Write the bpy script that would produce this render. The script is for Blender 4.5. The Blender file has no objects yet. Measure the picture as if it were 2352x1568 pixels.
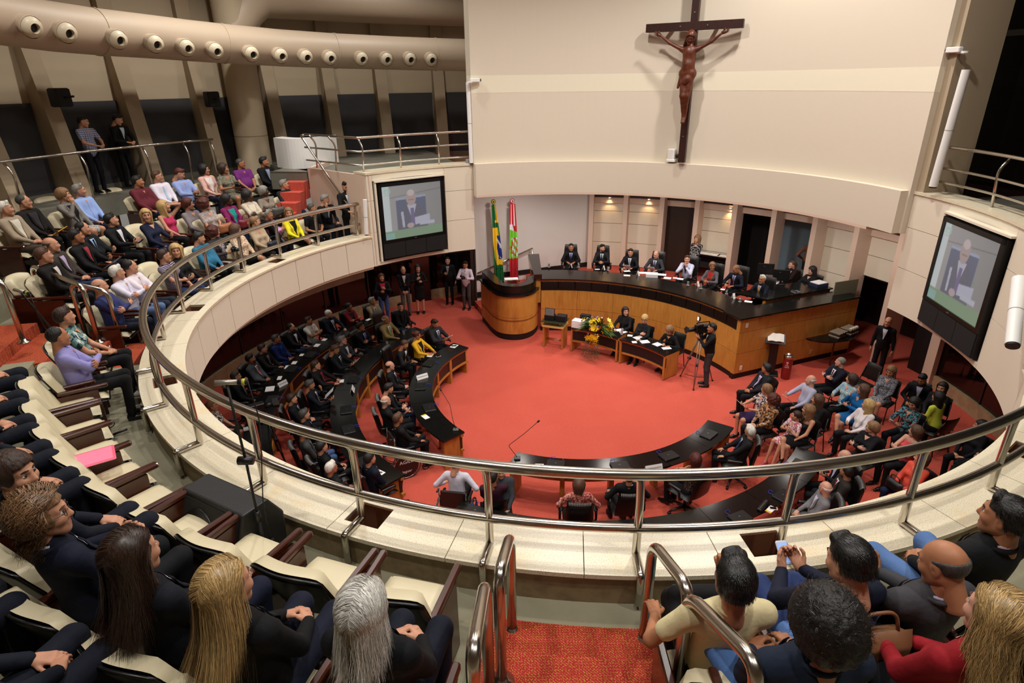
import bpy, math, random
import numpy as np
from mathutils import Vector, Matrix, Euler
random.seed(7); np.random.seed(7)
SC = bpy.context.scene
COL = SC.collection
PI = math.pi
def R_(d): return math.radians(d)

# ---------------------------------------------------------------- camera
FPX, PITCH, ROLL, ZCAM = 1400.0, .4031, -.013, 7.4
IW, IH = 2352, 1568
_f = np.array([0, math.cos(PITCH), -math.sin(PITCH)]); _r = np.array([1., 0, 0]); _u = np.cross(_r, _f)
CF = _f; CR = _r*math.cos(ROLL)+_u*math.sin(ROLL); CU = -_r*math.sin(ROLL)+_u*math.cos(ROLL)
cam = bpy.data.cameras.new('camera'); cam.sensor_width = 36; cam.lens = 36*FPX/IW; cam.clip_start = .05; cam.clip_end = 200
camo = bpy.data.objects.new('camera', cam); COL.objects.link(camo)
camo.matrix_world = Matrix(((CR[0], CU[0], -CF[0], 0), (CR[1], CU[1], -CF[1], 0), (CR[2], CU[2], -CF[2], ZCAM), (0, 0, 0, 1)))
SC.camera = camo
# ---------------------------------------------------------------- world, exposure, lamps
w = bpy.data.worlds.new('world'); SC.world = w; w.use_nodes = True
w.node_tree.nodes['Background'].inputs[0].default_value = (1, .93, .84, 1)
w.node_tree.nodes['Background'].inputs[1].default_value = .22
SC.view_settings.view_transform = 'Standard'; SC.view_settings.look = 'None'
SC.view_settings.gamma = 1; SC.view_settings.use_curve_mapping = False
SC.view_settings.exposure = 0.0
SC.cycles.use_denoising = True
SC.cycles.max_bounces = 6; SC.cycles.diffuse_bounces = 4; SC.cycles.glossy_bounces = 3
SC.cycles.sample_clamp_indirect = 4
def lamp(name, kind, loc, power, col=(1, .955, .90), size=.3, rot=None, spot=None, blend=.5, target=None):
    l = bpy.data.lights.new(name, kind); l.energy = power; l.color = col
    if kind == 'AREA': l.shape = 'DISK'; l.size = size
    elif kind in ('SPOT', 'POINT'): l.shadow_soft_size = size
    if kind == 'SPOT': l.spot_size = R_(spot); l.spot_blend = blend
    o = bpy.data.objects.new(name, l); COL.objects.link(o); o.location = loc
    if target is not None: o.rotation_euler = (Vector(target)-Vector(loc)).to_track_quat('-Z', 'Y').to_euler()
    elif rot: o.rotation_euler = rot
    return o
LAMPS = [(-2.6, 8.6), (.4, 7.4), (3.4, 8.2), (-3.2, 12.2), (1.2, 11.4), (4.6, 11.6)]
for (x, y), pw in zip(LAMPS, (500, 620, 900, 400, 780, 760)):
    lamp('ceiling_spot', 'SPOT', (x, y, 11.4), pw, size=.14, spot=140, blend=.8, target=(x, y, 0))
for x, y, p in ((-2.2, 2.2, 620), (.65, 1.2, 420), (3.6, 1.6, 620)):
    lamp('gallery_spot', 'SPOT', (x, y, 11.4), p, size=.12, spot=120, blend=.8, target=(x, y+.6, 4))
for x, y, p in ((-6.0, 8.5, 650), (-5.0, 13.2, 800), (-2.2, 16.0, 420)):
    lamp('gallery_spot', 'SPOT', (x, y, 11.4), p, size=.15, spot=130, blend=.9, target=(x-.8, y+.2, 4))
for x, y, tx, ty, p in ((-.6, 8.6, 2.6, 14.6, 150), (6.0, 8.0, 4.6, 13.8, 150)):
    lamp('wall_spot', 'SPOT', (x, y, 11.3), p*.8, size=.1, spot=95, blend=.7, target=(tx, ty, 6.2))
for x, y, p in ((.6, 18.6, 260), (3.4, 18.6, 260), (6.0, 17.4, 260), (8.2, 15.0, 260), (.2, 15.4, 180), (2.8, 15.2, 200), (5.4, 14.0, 200)):
    lamp('podium_spot', 'SPOT', (x, y, 4.75), p, size=.2, spot=150, blend=.8, target=(x+.15, y+.8, 0), col=(1, .93, .86))

# ---------------------------------------------------------------- pixel -> point
def ray(u, v): return CF+(u-IW/2)/FPX*CR-(v-IH/2)/FPX*CU
def at(u, v, z):
    d = ray(u, v); p = d*((z-ZCAM)/d[2]); return np.array([p[0], p[1], z])
CB = np.array([1.063, 9.343]); RB = 5.692          # balcony opening
DF = np.array([1.42, 13.15])                       # desk rings on the floor
def cyl(u, v, r, C=CB):
    d = ray(u, v); A = d[0]**2+d[1]**2; B = -2*(d[0]*C[0]+d[1]*C[1]); E = C@C-r*r
    t = (-B+math.sqrt(max(B*B-4*A*E, 0)))/(2*A); p = d*t
    return np.array([p[0], p[1], p[2]+ZCAM]), math.degrees(math.atan2(p[1]-C[1], p[0]-C[0]))
def pol(C, r, a, z=None):
    x, y = C[0]+r*math.cos(R_(a)), C[1]+r*math.sin(R_(a))
    return (x, y) if z is None else (x, y, z)
def S(h):
    h = h.lstrip('#'); c = [int(h[i:i+2], 16)/255 for i in (0, 2, 4)]
    return tuple(((x/12.92) if x <= .04045 else ((x+.055)/1.055)**2.4) for x in c)

# ---------------------------------------------------------------- materials
MATS = {}
def mat(name, col, rough=.6, metal=0., spec=.5, bump=None, var=None, emit=None, coat=0, alpha=None, trans=0):
    """bump=(scale,strength[,stretch]); var=(scale,second colour,amount[,stretch])"""
    if name in MATS: return MATS[name]
    if isinstance(col, str): col = S(col)
    m = bpy.data.materials.new(name); m.use_nodes = True; nt = m.node_tree; N = nt.nodes; L = nt.links
    b = N['Principled BSDF']; b.inputs['Base Color'].default_value = (*col, 1); b.inputs['Roughness'].default_value = rough
    b.inputs['Metallic'].default_value = metal; b.inputs['Specular IOR Level'].default_value = spec
    if coat: b.inputs['Coat Weight'].default_value = coat
    if trans: b.inputs['Transmission Weight'].default_value = trans
    m.diffuse_color = (*col, 1)
    def coords(st):
        t = N.new('ShaderNodeTexCoord'); mp = N.new('ShaderNodeMapping'); L.new(t.outputs['Object'], mp.inputs[0])
        mp.inputs['Scale'].default_value = st; return mp.outputs[0]
    if var:
        c2 = S(var[1]) if isinstance(var[1], str) else var[1]
        n = N.new('ShaderNodeTexNoise'); n.inputs['Scale'].default_value = var[0]; n.inputs['Detail'].default_value = 4
        L.new(coords(var[3] if len(var) > 3 else (1, 1, 1)), n.inputs['Vector'])
        r = N.new('ShaderNodeValToRGB'); r.color_ramp.elements[0].position = .5-.5*var[2]; r.color_ramp.elements[1].position = .5+.5*var[2]
        r.color_ramp.elements[0].position = .4; r.color_ramp.elements[1].position = .65
        mx = N.new('ShaderNodeMix'); mx.data_type = 'RGBA'; L.new(n.outputs[0], r.inputs[0])
        ml = N.new('ShaderNodeMath'); ml.operation = 'MULTIPLY'; ml.inputs[1].default_value = var[2]; L.new(r.outputs[0], ml.inputs[0])
        L.new(ml.outputs[0], mx.inputs[0]); mx.inputs[6].default_value = (*col, 1); mx.inputs[7].default_value = (*c2, 1)
        L.new(mx.outputs[2], b.inputs['Base Color'])
    if bump:
        n = N.new('ShaderNodeTexNoise'); n.inputs['Scale'].default_value = bump[0]; n.inputs['Detail'].default_value = 3
        L.new(coords(bump[2] if len(bump) > 2 else (1, 1, 1)), n.inputs['Vector'])
        bp = N.new('ShaderNodeBump'); bp.inputs['Strength'].default_value = bump[1]; bp.inputs['Distance'].default_value = .02
        L.new(n.outputs[0], bp.inputs['Height']); L.new(bp.outputs[0], b.inputs['Normal'])
    if emit: b.inputs['Emission Color'].default_value = (*(emit[0] if not isinstance(emit[0], str) else S(emit[0])), 1); b.inputs['Emission Strength'].default_value = emit[1]
    MATS[name] = m; return m
def custom(name, fn, rough=.6, **k):
    """fn(nodes, links, principled) wires the base colour of a fresh material"""
    if name in MATS: return MATS[name]
    m = mat(name, (.5, .5, .5), rough, **k); fn(m.node_tree.nodes, m.node_tree.links, m.node_tree.nodes['Principled BSDF']); return m
def node(N, t, **k):
    n = N.new(t)
    for a, v in k.items():
        if a[0] == 'i' and a[1:].isdigit(): n.inputs[int(a[1:])].default_value = v
        else: setattr(n, a, v)
    return n
def ramp(N, L, src, stops, const=False):
    r = N.new('ShaderNodeValToRGB'); e = r.color_ramp.elements
    while len(e) < len(stops): e.new(.5)
    for el, (p, c) in zip(e, stops):
        el.position = p; el.color = (*(S(c) if isinstance(c, str) else c), 1)
    if const: r.color_ramp.interpolation = 'CONSTANT'
    L.new(src, r.inputs[0]); return r.outputs[0]
def objco(N, L, sc=(1, 1, 1), rot=(0, 0, 0), out='Object'):
    t = N.new('ShaderNodeTexCoord'); mp = N.new('ShaderNodeMapping'); L.new(t.outputs[out], mp.inputs[0])
    mp.inputs['Scale'].default_value = sc; mp.inputs['Rotation'].default_value = rot; return mp.outputs[0]
def mixc(N, L, fac, a, b):
    mx = N.new('ShaderNodeMix'); mx.data_type = 'RGBA'
    if fac is None: pass
    elif isinstance(fac, float): mx.inputs[0].default_value = fac
    else: L.new(fac, mx.inputs[0])
    for i, c in ((6, a), (7, b)):
        if isinstance(c, str): mx.inputs[i].default_value = (*S(c), 1)
        elif isinstance(c, tuple): mx.inputs[i].default_value = (*c, 1)
        else: L.new(c, mx.inputs[i])
    return mx.outputs[2]
def addbump(N, L, b, src, st, dist=.01):
    bp = N.new('ShaderNodeBump'); bp.inputs['Strength'].default_value = st; bp.inputs['Distance'].default_value = dist
    L.new(src, bp.inputs['Height']); L.new(bp.outputs[0], b.inputs['Normal'])

# ---------------------------------------------------------------- mesh builder
class MB:
    def __init__(s): s.v = []; s.f = []
    def add(s, V, F):
        o = len(s.v); s.v.extend([tuple(map(float, p)) for p in V]); s.f.extend([tuple(o+i for i in q) for q in F]); return s
    def box(s, c, d, rz=0, M=None):
        x, y, z = d[0]/2, d[1]/2, d[2]/2
        V = [(a*x, b*y, e*z) for e in (-1, 1) for b in (-1, 1) for a in (-1, 1)]
        ca, sa = math.cos(rz), math.sin(rz)
        if M is not None: V = [tuple(M @ Vector(p)) for p in V]
        else: V = [(p[0]*ca-p[1]*sa+c[0], p[0]*sa+p[1]*ca+c[1], p[2]+c[2]) for p in V]
        return s.add(V, [(0, 2, 3, 1), (4, 5, 7, 6), (0, 1, 5, 4), (2, 6, 7, 3), (0, 4, 6, 2), (1, 3, 7, 5)])
    def rbox(s, c, d, r=.02, rz=0, n=3, M=None):
        """box with rounded vertical edges and chamfered rims"""
        x, y, z = d[0]/2, d[1]/2, d[2]/2; r = min(r, x*.99, y*.99); c2 = min(r*.5, z*.9)
        P = []
        for (sx, sy, a0) in ((1, 1, 0), (-1, 1, 90), (-1, -1, 180), (1, -1, 270)):
            for i in range(n+1):
                a = R_(a0+90*i/n); P.append((sx*(x-r)+r*math.cos(a), sy*(y-r)+r*math.sin(a)))
        k = len(P); V = []
        for zz, q in ((-z, 1), (-z+c2, 0), (z-c2, 0), (z, 1)):
            fx, fy = ((x-c2)/x, (y-c2)/y) if q else (1, 1)
            V += [(px*fx, py*fy, zz) for px, py in P]
        ca, sa = math.cos(rz), math.sin(rz)
        V = [tuple(M @ Vector(p)) for p in V] if M is not None else [(p[0]*ca-p[1]*sa+c[0], p[0]*sa+p[1]*ca+c[1], p[2]+c[2]) for p in V]
        F = [tuple(range(k-1, -1, -1)), tuple(3*k+i for i in range(k))]
        for j in range(3):
            for i in range(k): F.append((j*k+i, j*k+(i+1) % k, (j+1)*k+(i+1) % k, (j+1)*k+i))
        return s.add(V, F)
    def tube(s, pts, r, n=8, caps=True, closed=False, ry=None):
        pts = [Vector(p) for p in pts]; m = len(pts); rs = r if isinstance(r, (list, tuple)) else [r]*m
        T = []
        for i in range(m):
            a = pts[(i-1) % m] if (closed or i > 0) else pts[i]; b = pts[(i+1) % m] if (closed or i < m-1) else pts[i]
            T.append((b-a).normalized())
        up = Vector((0, 0, 1)) if abs(T[0].z) < .95 else Vector((1, 0, 0))
        nx = T[0].cross(up).normalized(); V = []
        for i in range(m):
            nx = (nx-T[i]*nx.dot(T[i])).normalized(); ny = T[i].cross(nx)
            for k in range(n):
                a = 2*PI*k/n; V.append(pts[i]+nx*(math.cos(a)*rs[i])+ny*(math.sin(a)*rs[i]*(ry or 1)))
        F = []
        for i in range(m if closed else m-1):
            j = (i+1) % m
            for k in range(n): F.append((i*n+k, i*n+(k+1) % n, j*n+(k+1) % n, j*n+k))
        if caps and not closed: F += [tuple(range(n-1, -1, -1)), tuple((m-1)*n+k for k in range(n))]
        return s.add(V, F)
    def cyl(s, p0, p1, r0, r1=None, n=16): return s.tube([p0, p1], [r0, r0 if r1 is None else r1], n)
    def lathe(s, prof, c=(0, 0, 0), n=24, caps=True):
        V = []; m = len(prof)
        for r, z in prof:
            for k in range(n): a = 2*PI*k/n; V.append((c[0]+r*math.cos(a), c[1]+r*math.sin(a), c[2]+z))
        F = []
        for i in range(m-1):
            for k in range(n): F.append((i*n+k, i*n+(k+1) % n, (i+1)*n+(k+1) % n, (i+1)*n+k))
        if caps: F += [tuple(range(n-1, -1, -1)), tuple((m-1)*n+k for k in range(n))]
        return s.add(V, F)
    def arc(s, C, r0, r1, a0, a1, z0, z1, n=12):
        V = []
        for i in range(n+1):
            a = R_(a0+(a1-a0)*i/n); ca, sa = math.cos(a), math.sin(a)
            ad = a0+(a1-a0)*i/n; q0 = r0(ad) if callable(r0) else r0; q1 = r1(ad) if callable(r1) else r1
            for r, z in ((q0, z0), (q1, z0), (q1, z1), (q0, z1)): V.append((C[0]+r*ca, C[1]+r*sa, z))
        F = [(0, 1, 2, 3), (4*n+3, 4*n+2, 4*n+1, 4*n)]
        for i in range(n):
            for k in range(4): F.append((i*4+k, (i+1)*4+k, (i+1)*4+(k+1) % 4, i*4+(k+1) % 4))
        return s.add(V, F)
    def prism(s, P, z0, z1):
        k = len(P); V = [(x, y, z0) for x, y in P]+[(x, y, z1) for x, y in P]
        return s.add(V, [tuple(range(k-1, -1, -1)), tuple(range(k, 2*k))]+[(i, (i+1) % k, k+(i+1) % k, k+i) for i in range(k)])
    def sheet(s, G, th=0.0):
        """G: rows of points -> surface (two-sided shell when th)"""
        h, wd = len(G), len(G[0]); V = [Vector(p) for row in G for p in row]
        F = [(i*wd+j, i*wd+j+1, (i+1)*wd+j+1, (i+1)*wd+j) for i in range(h-1) for j in range(wd-1)]
        if not th: return s.add(V, F)
        N = [Vector((0, 0, 0)) for _ in V]
        for q in F:
            nn = (V[q[1]]-V[q[0]]).cross(V[q[3]]-V[q[0]])
            for i in q: N[i] += nn
        W = [p-n.normalized()*th if n.length else p for p, n in zip(V, N)]; o = len(V)
        F2 = F+[tuple(o+i for i in q[::-1]) for q in F]
        rim = [j for j in range(wd)]+[i*wd+wd-1 for i in range(1, h)]+[(h-1)*wd+j for j in range(wd-2, -1, -1)]+[i*wd for i in range(h-2, 0, -1)]
        F2 += [(rim[(i+1) % len(rim)], rim[i], o+rim[i], o+rim[(i+1) % len(rim)]) for i in range(len(rim))]
        return s.add(V+W, F2)
    def build(s, name, m, parent=None, smooth=False, loc=None, rot=None, bevel=0, auto=None):
        V = s.v
        if loc is None and parent is not None and parent.get('_w'): l = parent.location; V = [(p[0]-l.x, p[1]-l.y, p[2]-l.z) for p in V]
        me = bpy.data.meshes.new(name); me.from_pydata(V, [], s.f); me.update()
        if smooth: me.shade_smooth()
        if auto and smooth: me.set_sharp_from_angle(angle=R_(auto))
        ms = m if isinstance(m, (list, tuple)) else [m]
        for x in ms: me.materials.append(x)
        o = bpy.data.objects.new(name, me); COL.objects.link(o)
        if parent: o.parent = parent
        if loc is not None: o.location = loc
        if rot is not None: o.rotation_euler = rot if isinstance(rot, (tuple, list)) else (0, 0, rot)
        if bevel:
            bv = o.modifiers.new('bevel', 'BEVEL'); bv.width = bevel; bv.segments = 2; bv.limit_method = 'ANGLE'
        return o
def tag(o, label=None, cat=None, group=None, kind=None):
    if label: o['label'] = label
    if cat: o['category'] = cat
    if group: o['group'] = group
    if kind: o['kind'] = kind
    return o
def thing(name, label, cat, loc=(0, 0, 0), rz=0, group=None, world=False, kind=None):
    """Empty at the base of a thing; world=True: parts are given in world coordinates"""
    o = bpy.data.objects.new(name, None); COL.objects.link(o); o.location = loc; o.rotation_euler = (0, 0, rz); o.empty_display_size = .1
    if world: o['_w'] = 1
    return tag(o, label, cat, group, kind)
def struct(name, label=None, loc=None):
    if loc is None: return None
    o = bpy.data.objects.new(name, None); COL.objects.link(o); o.location = loc; o['_w'] = 1; o.empty_display_size = .1
    return tag(o, label, None, None, 'structure')
def dup(root, loc=None, rz=None, label=None, group=None):
    r = root.copy(); COL.objects.link(r)
    if loc is not None: r.location = loc
    if rz is not None: r.rotation_euler = (0, 0, rz)
    if label: r['label'] = label
    if group: r['group'] = group
    for ch in root.children:
        c = ch.copy(); COL.objects.link(c); c.parent = r
        for g in ch.children: d = g.copy(); COL.objects.link(d); d.parent = c
    return r
# ================================================================ materials of the setting
M_wall = mat('wall_plaster', '#d6cab7', .85, bump=(90, .04))
M_band = mat('wall_band', '#dccdb4', .85, bump=(60, .04))
M_panel = mat('fascia_panel', '#e0d6c2', .55, bump=(40, .02))
M_lintel = mat('recess_plaster', '#d6bca8', .8)
M_grey = mat('acoustic_panel', '#3c3b3d', .9, bump=(220, .15))
M_left = mat('gallery_plaster', '#b8a78c', .85, bump=(60, .03))
M_pier = mat('pier_plaster', '#a8967c', .85, bump=(60, .03))
M_duct = mat('duct_paint', '#b7a48d', .5, bump=(30, .02))
M_black = mat('black_matte', '#0b0a0a', .6)
M_ceil = mat('ceiling_paint', '#8f8678', .9)
def _carpet(N, L, b):
    co = objco(N, L, (1, 1, 1))
    v = node(N, 'ShaderNodeTexChecker', i3=34.0); L.new(co, v.inputs[0])
    c = mixc(N, L, v.outputs[1], '#c24c3b', '#b44131')
    n = node(N, 'ShaderNodeTexNoise', i2=110.0); L.new(co, n.inputs[0])
    c2 = mixc(N, L, ramp(N, L, n.outputs[0], [(.55, (0, 0, 0)), (.72, (1, 1, 1))]), c, '#d98068')
    n3 = node(N, 'ShaderNodeTexNoise', i2=1.3); L.new(co, n3.inputs[0])
    c3 = mixc(N, L, ramp(N, L, n3.outputs[0], [(.35, (0, 0, 0)), (.75, (.25, .25, .25))]), c2, '#ca5c4a')
    L.new(c3, b.inputs['Base Color']); addbump(N, L, b, v.outputs[1], .3, .006)
M_carpet = custom('red_carpet', _carpet, .95)
def _stair(N, L, b):
    co = objco(N, L, (1, 1, 1), (0, 0, .785))
    br = node(N, 'ShaderNodeTexBrick', offset=.5); br.inputs['Scale'].default_value = 18; br.inputs['Mortar Size'].default_value = .06
    L.new(co, br.inputs[0])
    n = node(N, 'ShaderNodeTexNoise', i2=150.0); L.new(co, n.inputs[0])
    m = node(N, 'ShaderNodeMath', operation='MULTIPLY'); L.new(br.outputs[1], m.inputs[0])
    L.new(ramp(N, L, n.outputs[0], [(.5, (0, 0, 0)), (.58, (1, 1, 1))]), m.inputs[1])
    L.new(mixc(N, L, m.outputs[0], '#9c1219', '#a88a30'), b.inputs['Base Color']); addbump(N, L, b, n.outputs[0], .3, .004)
M_stair = custom('stair_carpet', _stair, .95)
def _stone(N, L, b):
    co = objco(N, L)
    n = node(N, 'ShaderNodeTexNoise', i2=130.0, i3=4.0); L.new(co, n.inputs[0])
    n2 = node(N, 'ShaderNodeTexNoise', i2=5.0, i3=3.0); L.new(co, n2.inputs[0])
    c = mixc(N, L, ramp(N, L, n.outputs[0], [(.33, (.8, .8, .8)), (.45, (0, 0, 0))]), '#ddd2b8', '#8d7f66')
    c = mixc(N, L, ramp(N, L, n2.outputs[0], [(.55, (0, 0, 0)), (.8, (.5, .5, .5))]), c, '#d8b678')
    L.new(c, b.inputs['Base Color'])
M_stone = custom('granite_coping', _stone, .32, spec=.5)
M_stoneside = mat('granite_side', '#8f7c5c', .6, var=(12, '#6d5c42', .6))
M_gfloor = mat('gallery_carpet', '#8f8a72', .95, bump=(160, .3), var=(2.5, '#7b765f', .7))
M_cfloor = mat('corridor_floor', '#6f6c60', .6, var=(3, '#5d5a50', .6))
M_steel = mat('stainless_steel', '#c9c2b8', .22, 1.0)
M_alu = mat('aluminium_edge', '#b9b6b0', .35, 1.0)
M_holein = mat('box_lining', '#6b3f22', .8)
M_glassdark = mat('dark_glass', '#0d0604', .06, spec=.6)
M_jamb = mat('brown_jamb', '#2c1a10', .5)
M_marble = mat('marble_base', '#a8906e', .4, var=(6, '#8a7354', .6))
M_white = mat('white_paint', '#e8e6e2', .45)

G0 = 4.03                                  # gallery floor beside the camera
# ================================================================ chamber shell
fl = MB(); n = 72
fl.prism([pol(DF, 11.9, 360*i/n) for i in range(n)], -.25, 0)
tag(fl.build('floor', M_carpet), 'red woven carpet of the chamber floor', kind='structure')
ce = MB(); ce.prism([(-15, -5), (17, -5), (17, 27), (-15, 27)], 11.6, 11.9)
tag(ce.build('ceiling', M_ceil), kind='structure')
for x, y in LAMPS+[(-2.2, 2.2), (.65, 1.2), (3.6, 1.6)]:
    t = thing('ceiling_light', 'round recessed downlight in the unseen hall ceiling', 'ceiling light', (x, y, 11.6), group='hall ceiling downlights')
    MB().lathe([(.16, -.05), (.2, -.05), (.2, 0), (.16, 0)], n=20, caps=False).build('rim', M_white, t)
    MB().lathe([(.155, -.012), (.155, -.004)], n=20).build('diffuser', mat('lamp_glow', (1, .9, .75), emit=((1, .9, .75), 6)), t)

# balcony ring: the fascia (one panel every 7 degrees) and the granite coping
t = struct('wall_balcony', 'curved cream balcony front round the chamber opening', (CB[0], CB[1], 3.6))
for i in range(28):
    a0 = 136.4+7*i; a1 = min(a0+7, 328.2)
    if a0 >= 328: break
    MB().arc(CB, RB, RB+.05, a0+.06, a1-.06, 3.61, 4.27, 4).build('fascia_panel', M_panel, t)
MB().arc(CB, RB+.05, 6.12, 136.4, 329, 3.55, 3.72, 96).build('soffit', M_panel, t)
MB().arc(CB, RB+.045, RB+.06, 136.4, 329, 3.62, 4.26, 96).build('panel_backing', M_jamb, t)
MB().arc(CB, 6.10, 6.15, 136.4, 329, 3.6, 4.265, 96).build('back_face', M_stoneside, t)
# coping stones, six of them cut by a planter box
t = struct('trim_1', 'speckled cream granite coping along the balcony front', (CB[0], CB[1], 4.2))
HOLES = [160, 186, 211.5, 248.2, 277.4, 306.7]
edges = [136.4+9.15*i for i in range(21)]
for i in range(20):
    a0, a1 = edges[i]+.03, edges[i+1]-.03
    hs = [h for h in HOLES if a0 < h-1.7 and h+1.7 < a1]
    hs = hs or [h for h in HOLES if a0 < h < a1 and (h-1.7 <= a0 or h+1.7 >= a1)]
    b = MB()
    if hs:
        h = min(max(hs[0], a0+1.7), a1-1.7); ha, hb = h-1.45, h+1.45
        for (q0, q1, r0, r1) in ((a0, ha, RB-.02, 6.17), (hb, a1, RB-.02, 6.17), (ha, hb, RB-.02, 5.79), (ha, hb, 6.03, 6.17)):
            b.arc(CB, r0, r1, q0, q1, 4.265, 4.3, 4)
        hb_ = MB()
        hb_.arc(CB, 5.80, 5.79, ha, hb, 4.06, 4.29, 4).arc(CB, 6.02, 6.03, ha, hb, 4.06, 4.29, 4).arc(CB, 5.79, 6.03, ha, hb, 4.05, 4.06, 4)
        hb_.arc(CB, 5.79, 6.03, ha-.1, ha, 4.05, 4.29, 1).arc(CB, 5.79, 6.03, hb, hb+.1, 4.05, 4.29, 1)
        hb_.build('box_recess', M_holein, t)
    else: b.arc(CB, RB-.02, 6.17, a0, a1, 4.265, 4.3, 8)
    b.build('coping_stone', M_stone, t)

# upper wall block: bulkhead over the podium, the screen walls, the crucifix wall
t = struct('wall_back', 'tall curved cream wall with a paler band', (CB[0], CB[1], 5))
b = MB(); b.arc(CB, 5.46, 5.6, 9.0, 109.8, 4.95, 5.66, 60); b.build('bulkhead', M_wall, t)
b = MB(); b.arc(CB, 5.6, 5.95, 8.6, 109.8, 4.95, 7.17, 60).arc(CB, 5.6, 5.95, 8.6, 109.8, 7.53, 11.6, 60); b.build('upper_wall', M_wall, t)
b = MB(); b.arc(CB, 5.598, 5.95, 8.6, 109.8, 7.17, 7.53, 60); b.build('pale_band', mat('pale_band', '#e4dbc4', .85), t)
b = MB(); b.arc(CB, 5.7, 6.42, 7.0, 8.6, 5.5, 11.6, 2); b.build('return_wall', M_pier, t)
b = MB(); b.arc(CB, 5.46, 9.7, 15, 109.8, 4.9, 4.95, 40); tag(b.build('recess_soffit', M_lintel, t))

def screen_wall(name, label, a0, a1, cuts, sa0, sa1):
    t = struct(name, label, (*pol(CB, RB, (a0+a1)/2), 4.5))
    rows = [(3.61, 4.37), (4.37, 5.06), (5.06, 5.61)]
    cols = [a0]+cuts+[a1]
    for q0, q1 in zip(cols, cols[1:]):
        for z0, z1 in rows:
            if sa0-.3 < (q0+q1)/2 < sa1+.3: 
                continue
            MB().arc(CB, RB, RB+.07, q0+.05, q1-.05, z0+.004, z1-.004, max(2, int(abs(q1-q0)))).build('wall_panel', M_panel, t)
    MB().arc(CB, RB, RB+.07, sa0, sa1, 5.47, 5.606, 8).build('wall_panel', M_panel, t)
    MB().arc(CB, RB, RB+.07, sa0, sa1, 3.61, 3.68, 8).build('wall_panel', M_panel, t)
    MB().arc(CB, RB+.07, RB+.12, a0, a1, 3.62, 5.6, 20).build('panel_backing', M_jamb, t)
    MB().arc(CB, RB-.02, RB+.45, a0-.1, a1+.1, 5.61, 5.655, 16).build('coping', M_stone, t)
    MB().arc(CB, RB+.12, 9.2, a0, a1, 3.55, 3.61, 16).build('underside', M_jamb, t)
    return t
screen_wall('wall_left', 'cream panelled wall round the left screen', 109.8, 136.4, [116.9, 134.9], 116.9, 134.9)
screen_wall('wall_right', 'cream panelled wall round the right screen', -32.0, 8.6, [-16.6, .6], -16.6, .6)

# floors of the upper level: gallery tiers, corridor, balconies
t = struct('floor_gallery', 'stepped beige carpeted gallery floor', (CB[0], CB[1], 3.7))
ZL = [(6.15, 7.62, 3.76), (7.62, 8.75, 4.16), (8.75, 10.0, 4.56)]         # left block
for i, (r0, r1, z) in enumerate(ZL): MB().arc(CB, r0, r1, 136.4, 199, z-.5, z, 24).build('tier', M_gfloor, t)
ZN = [(6.15, 7.42, 4.03), (7.42, 8.2, 4.27), (8.2, 9.0, 4.51), (9.0, 11.5, 4.75)]   # block under the camera
for r0, r1, z in ZN: MB().arc(CB, r0, r1, 199, 329, z-.5, z, 50).build('tier', M_gfloor, t)
t = struct('floor_corridor', 'grey corridor floor behind the gallery', (CB[0], CB[1], 5))
MB().arc(CB, 10.0, 12.6, 128, 215, 4.9, 5.3, 30).build('corridor', M_cfloor, t)
MB().arc(CB, 5.9, 12.2, 109.6, 136.3, 5.2, 5.5, 24).build('balcony_slab', M_cfloor, t)
MB().arc(CB, 5.75, 9.5, -30, 8.5, 5.2, 5.5, 24).build('balcony_slab', M_cfloor, t)
SA, SB = at(705, 395, 5.5)[:2], at(620, 395, 5.5)[:2]; SD = SA-SB; SD /= np.hypot(*SD); SE = np.array([-SD[1], SD[0]]); SE *= 1 if SE @ (SA-CB) > 0 else -1   # stair width and rise directions
q0 = np.array(pol(CB, RB+.07, 136.5)); b = MB(); b.prism([tuple(q0), tuple(SA+SD*.02), tuple(SA+SD*.02+SE*1.2), tuple(SA+SD*.12+SE*1.2), tuple(SA+SD*.12), tuple(q0+SD*.12)], 3.61, 5.6); tag(b.build('wall_stair', M_lintel), 'plaster side wall beside the red stairs', kind='structure')
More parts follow.
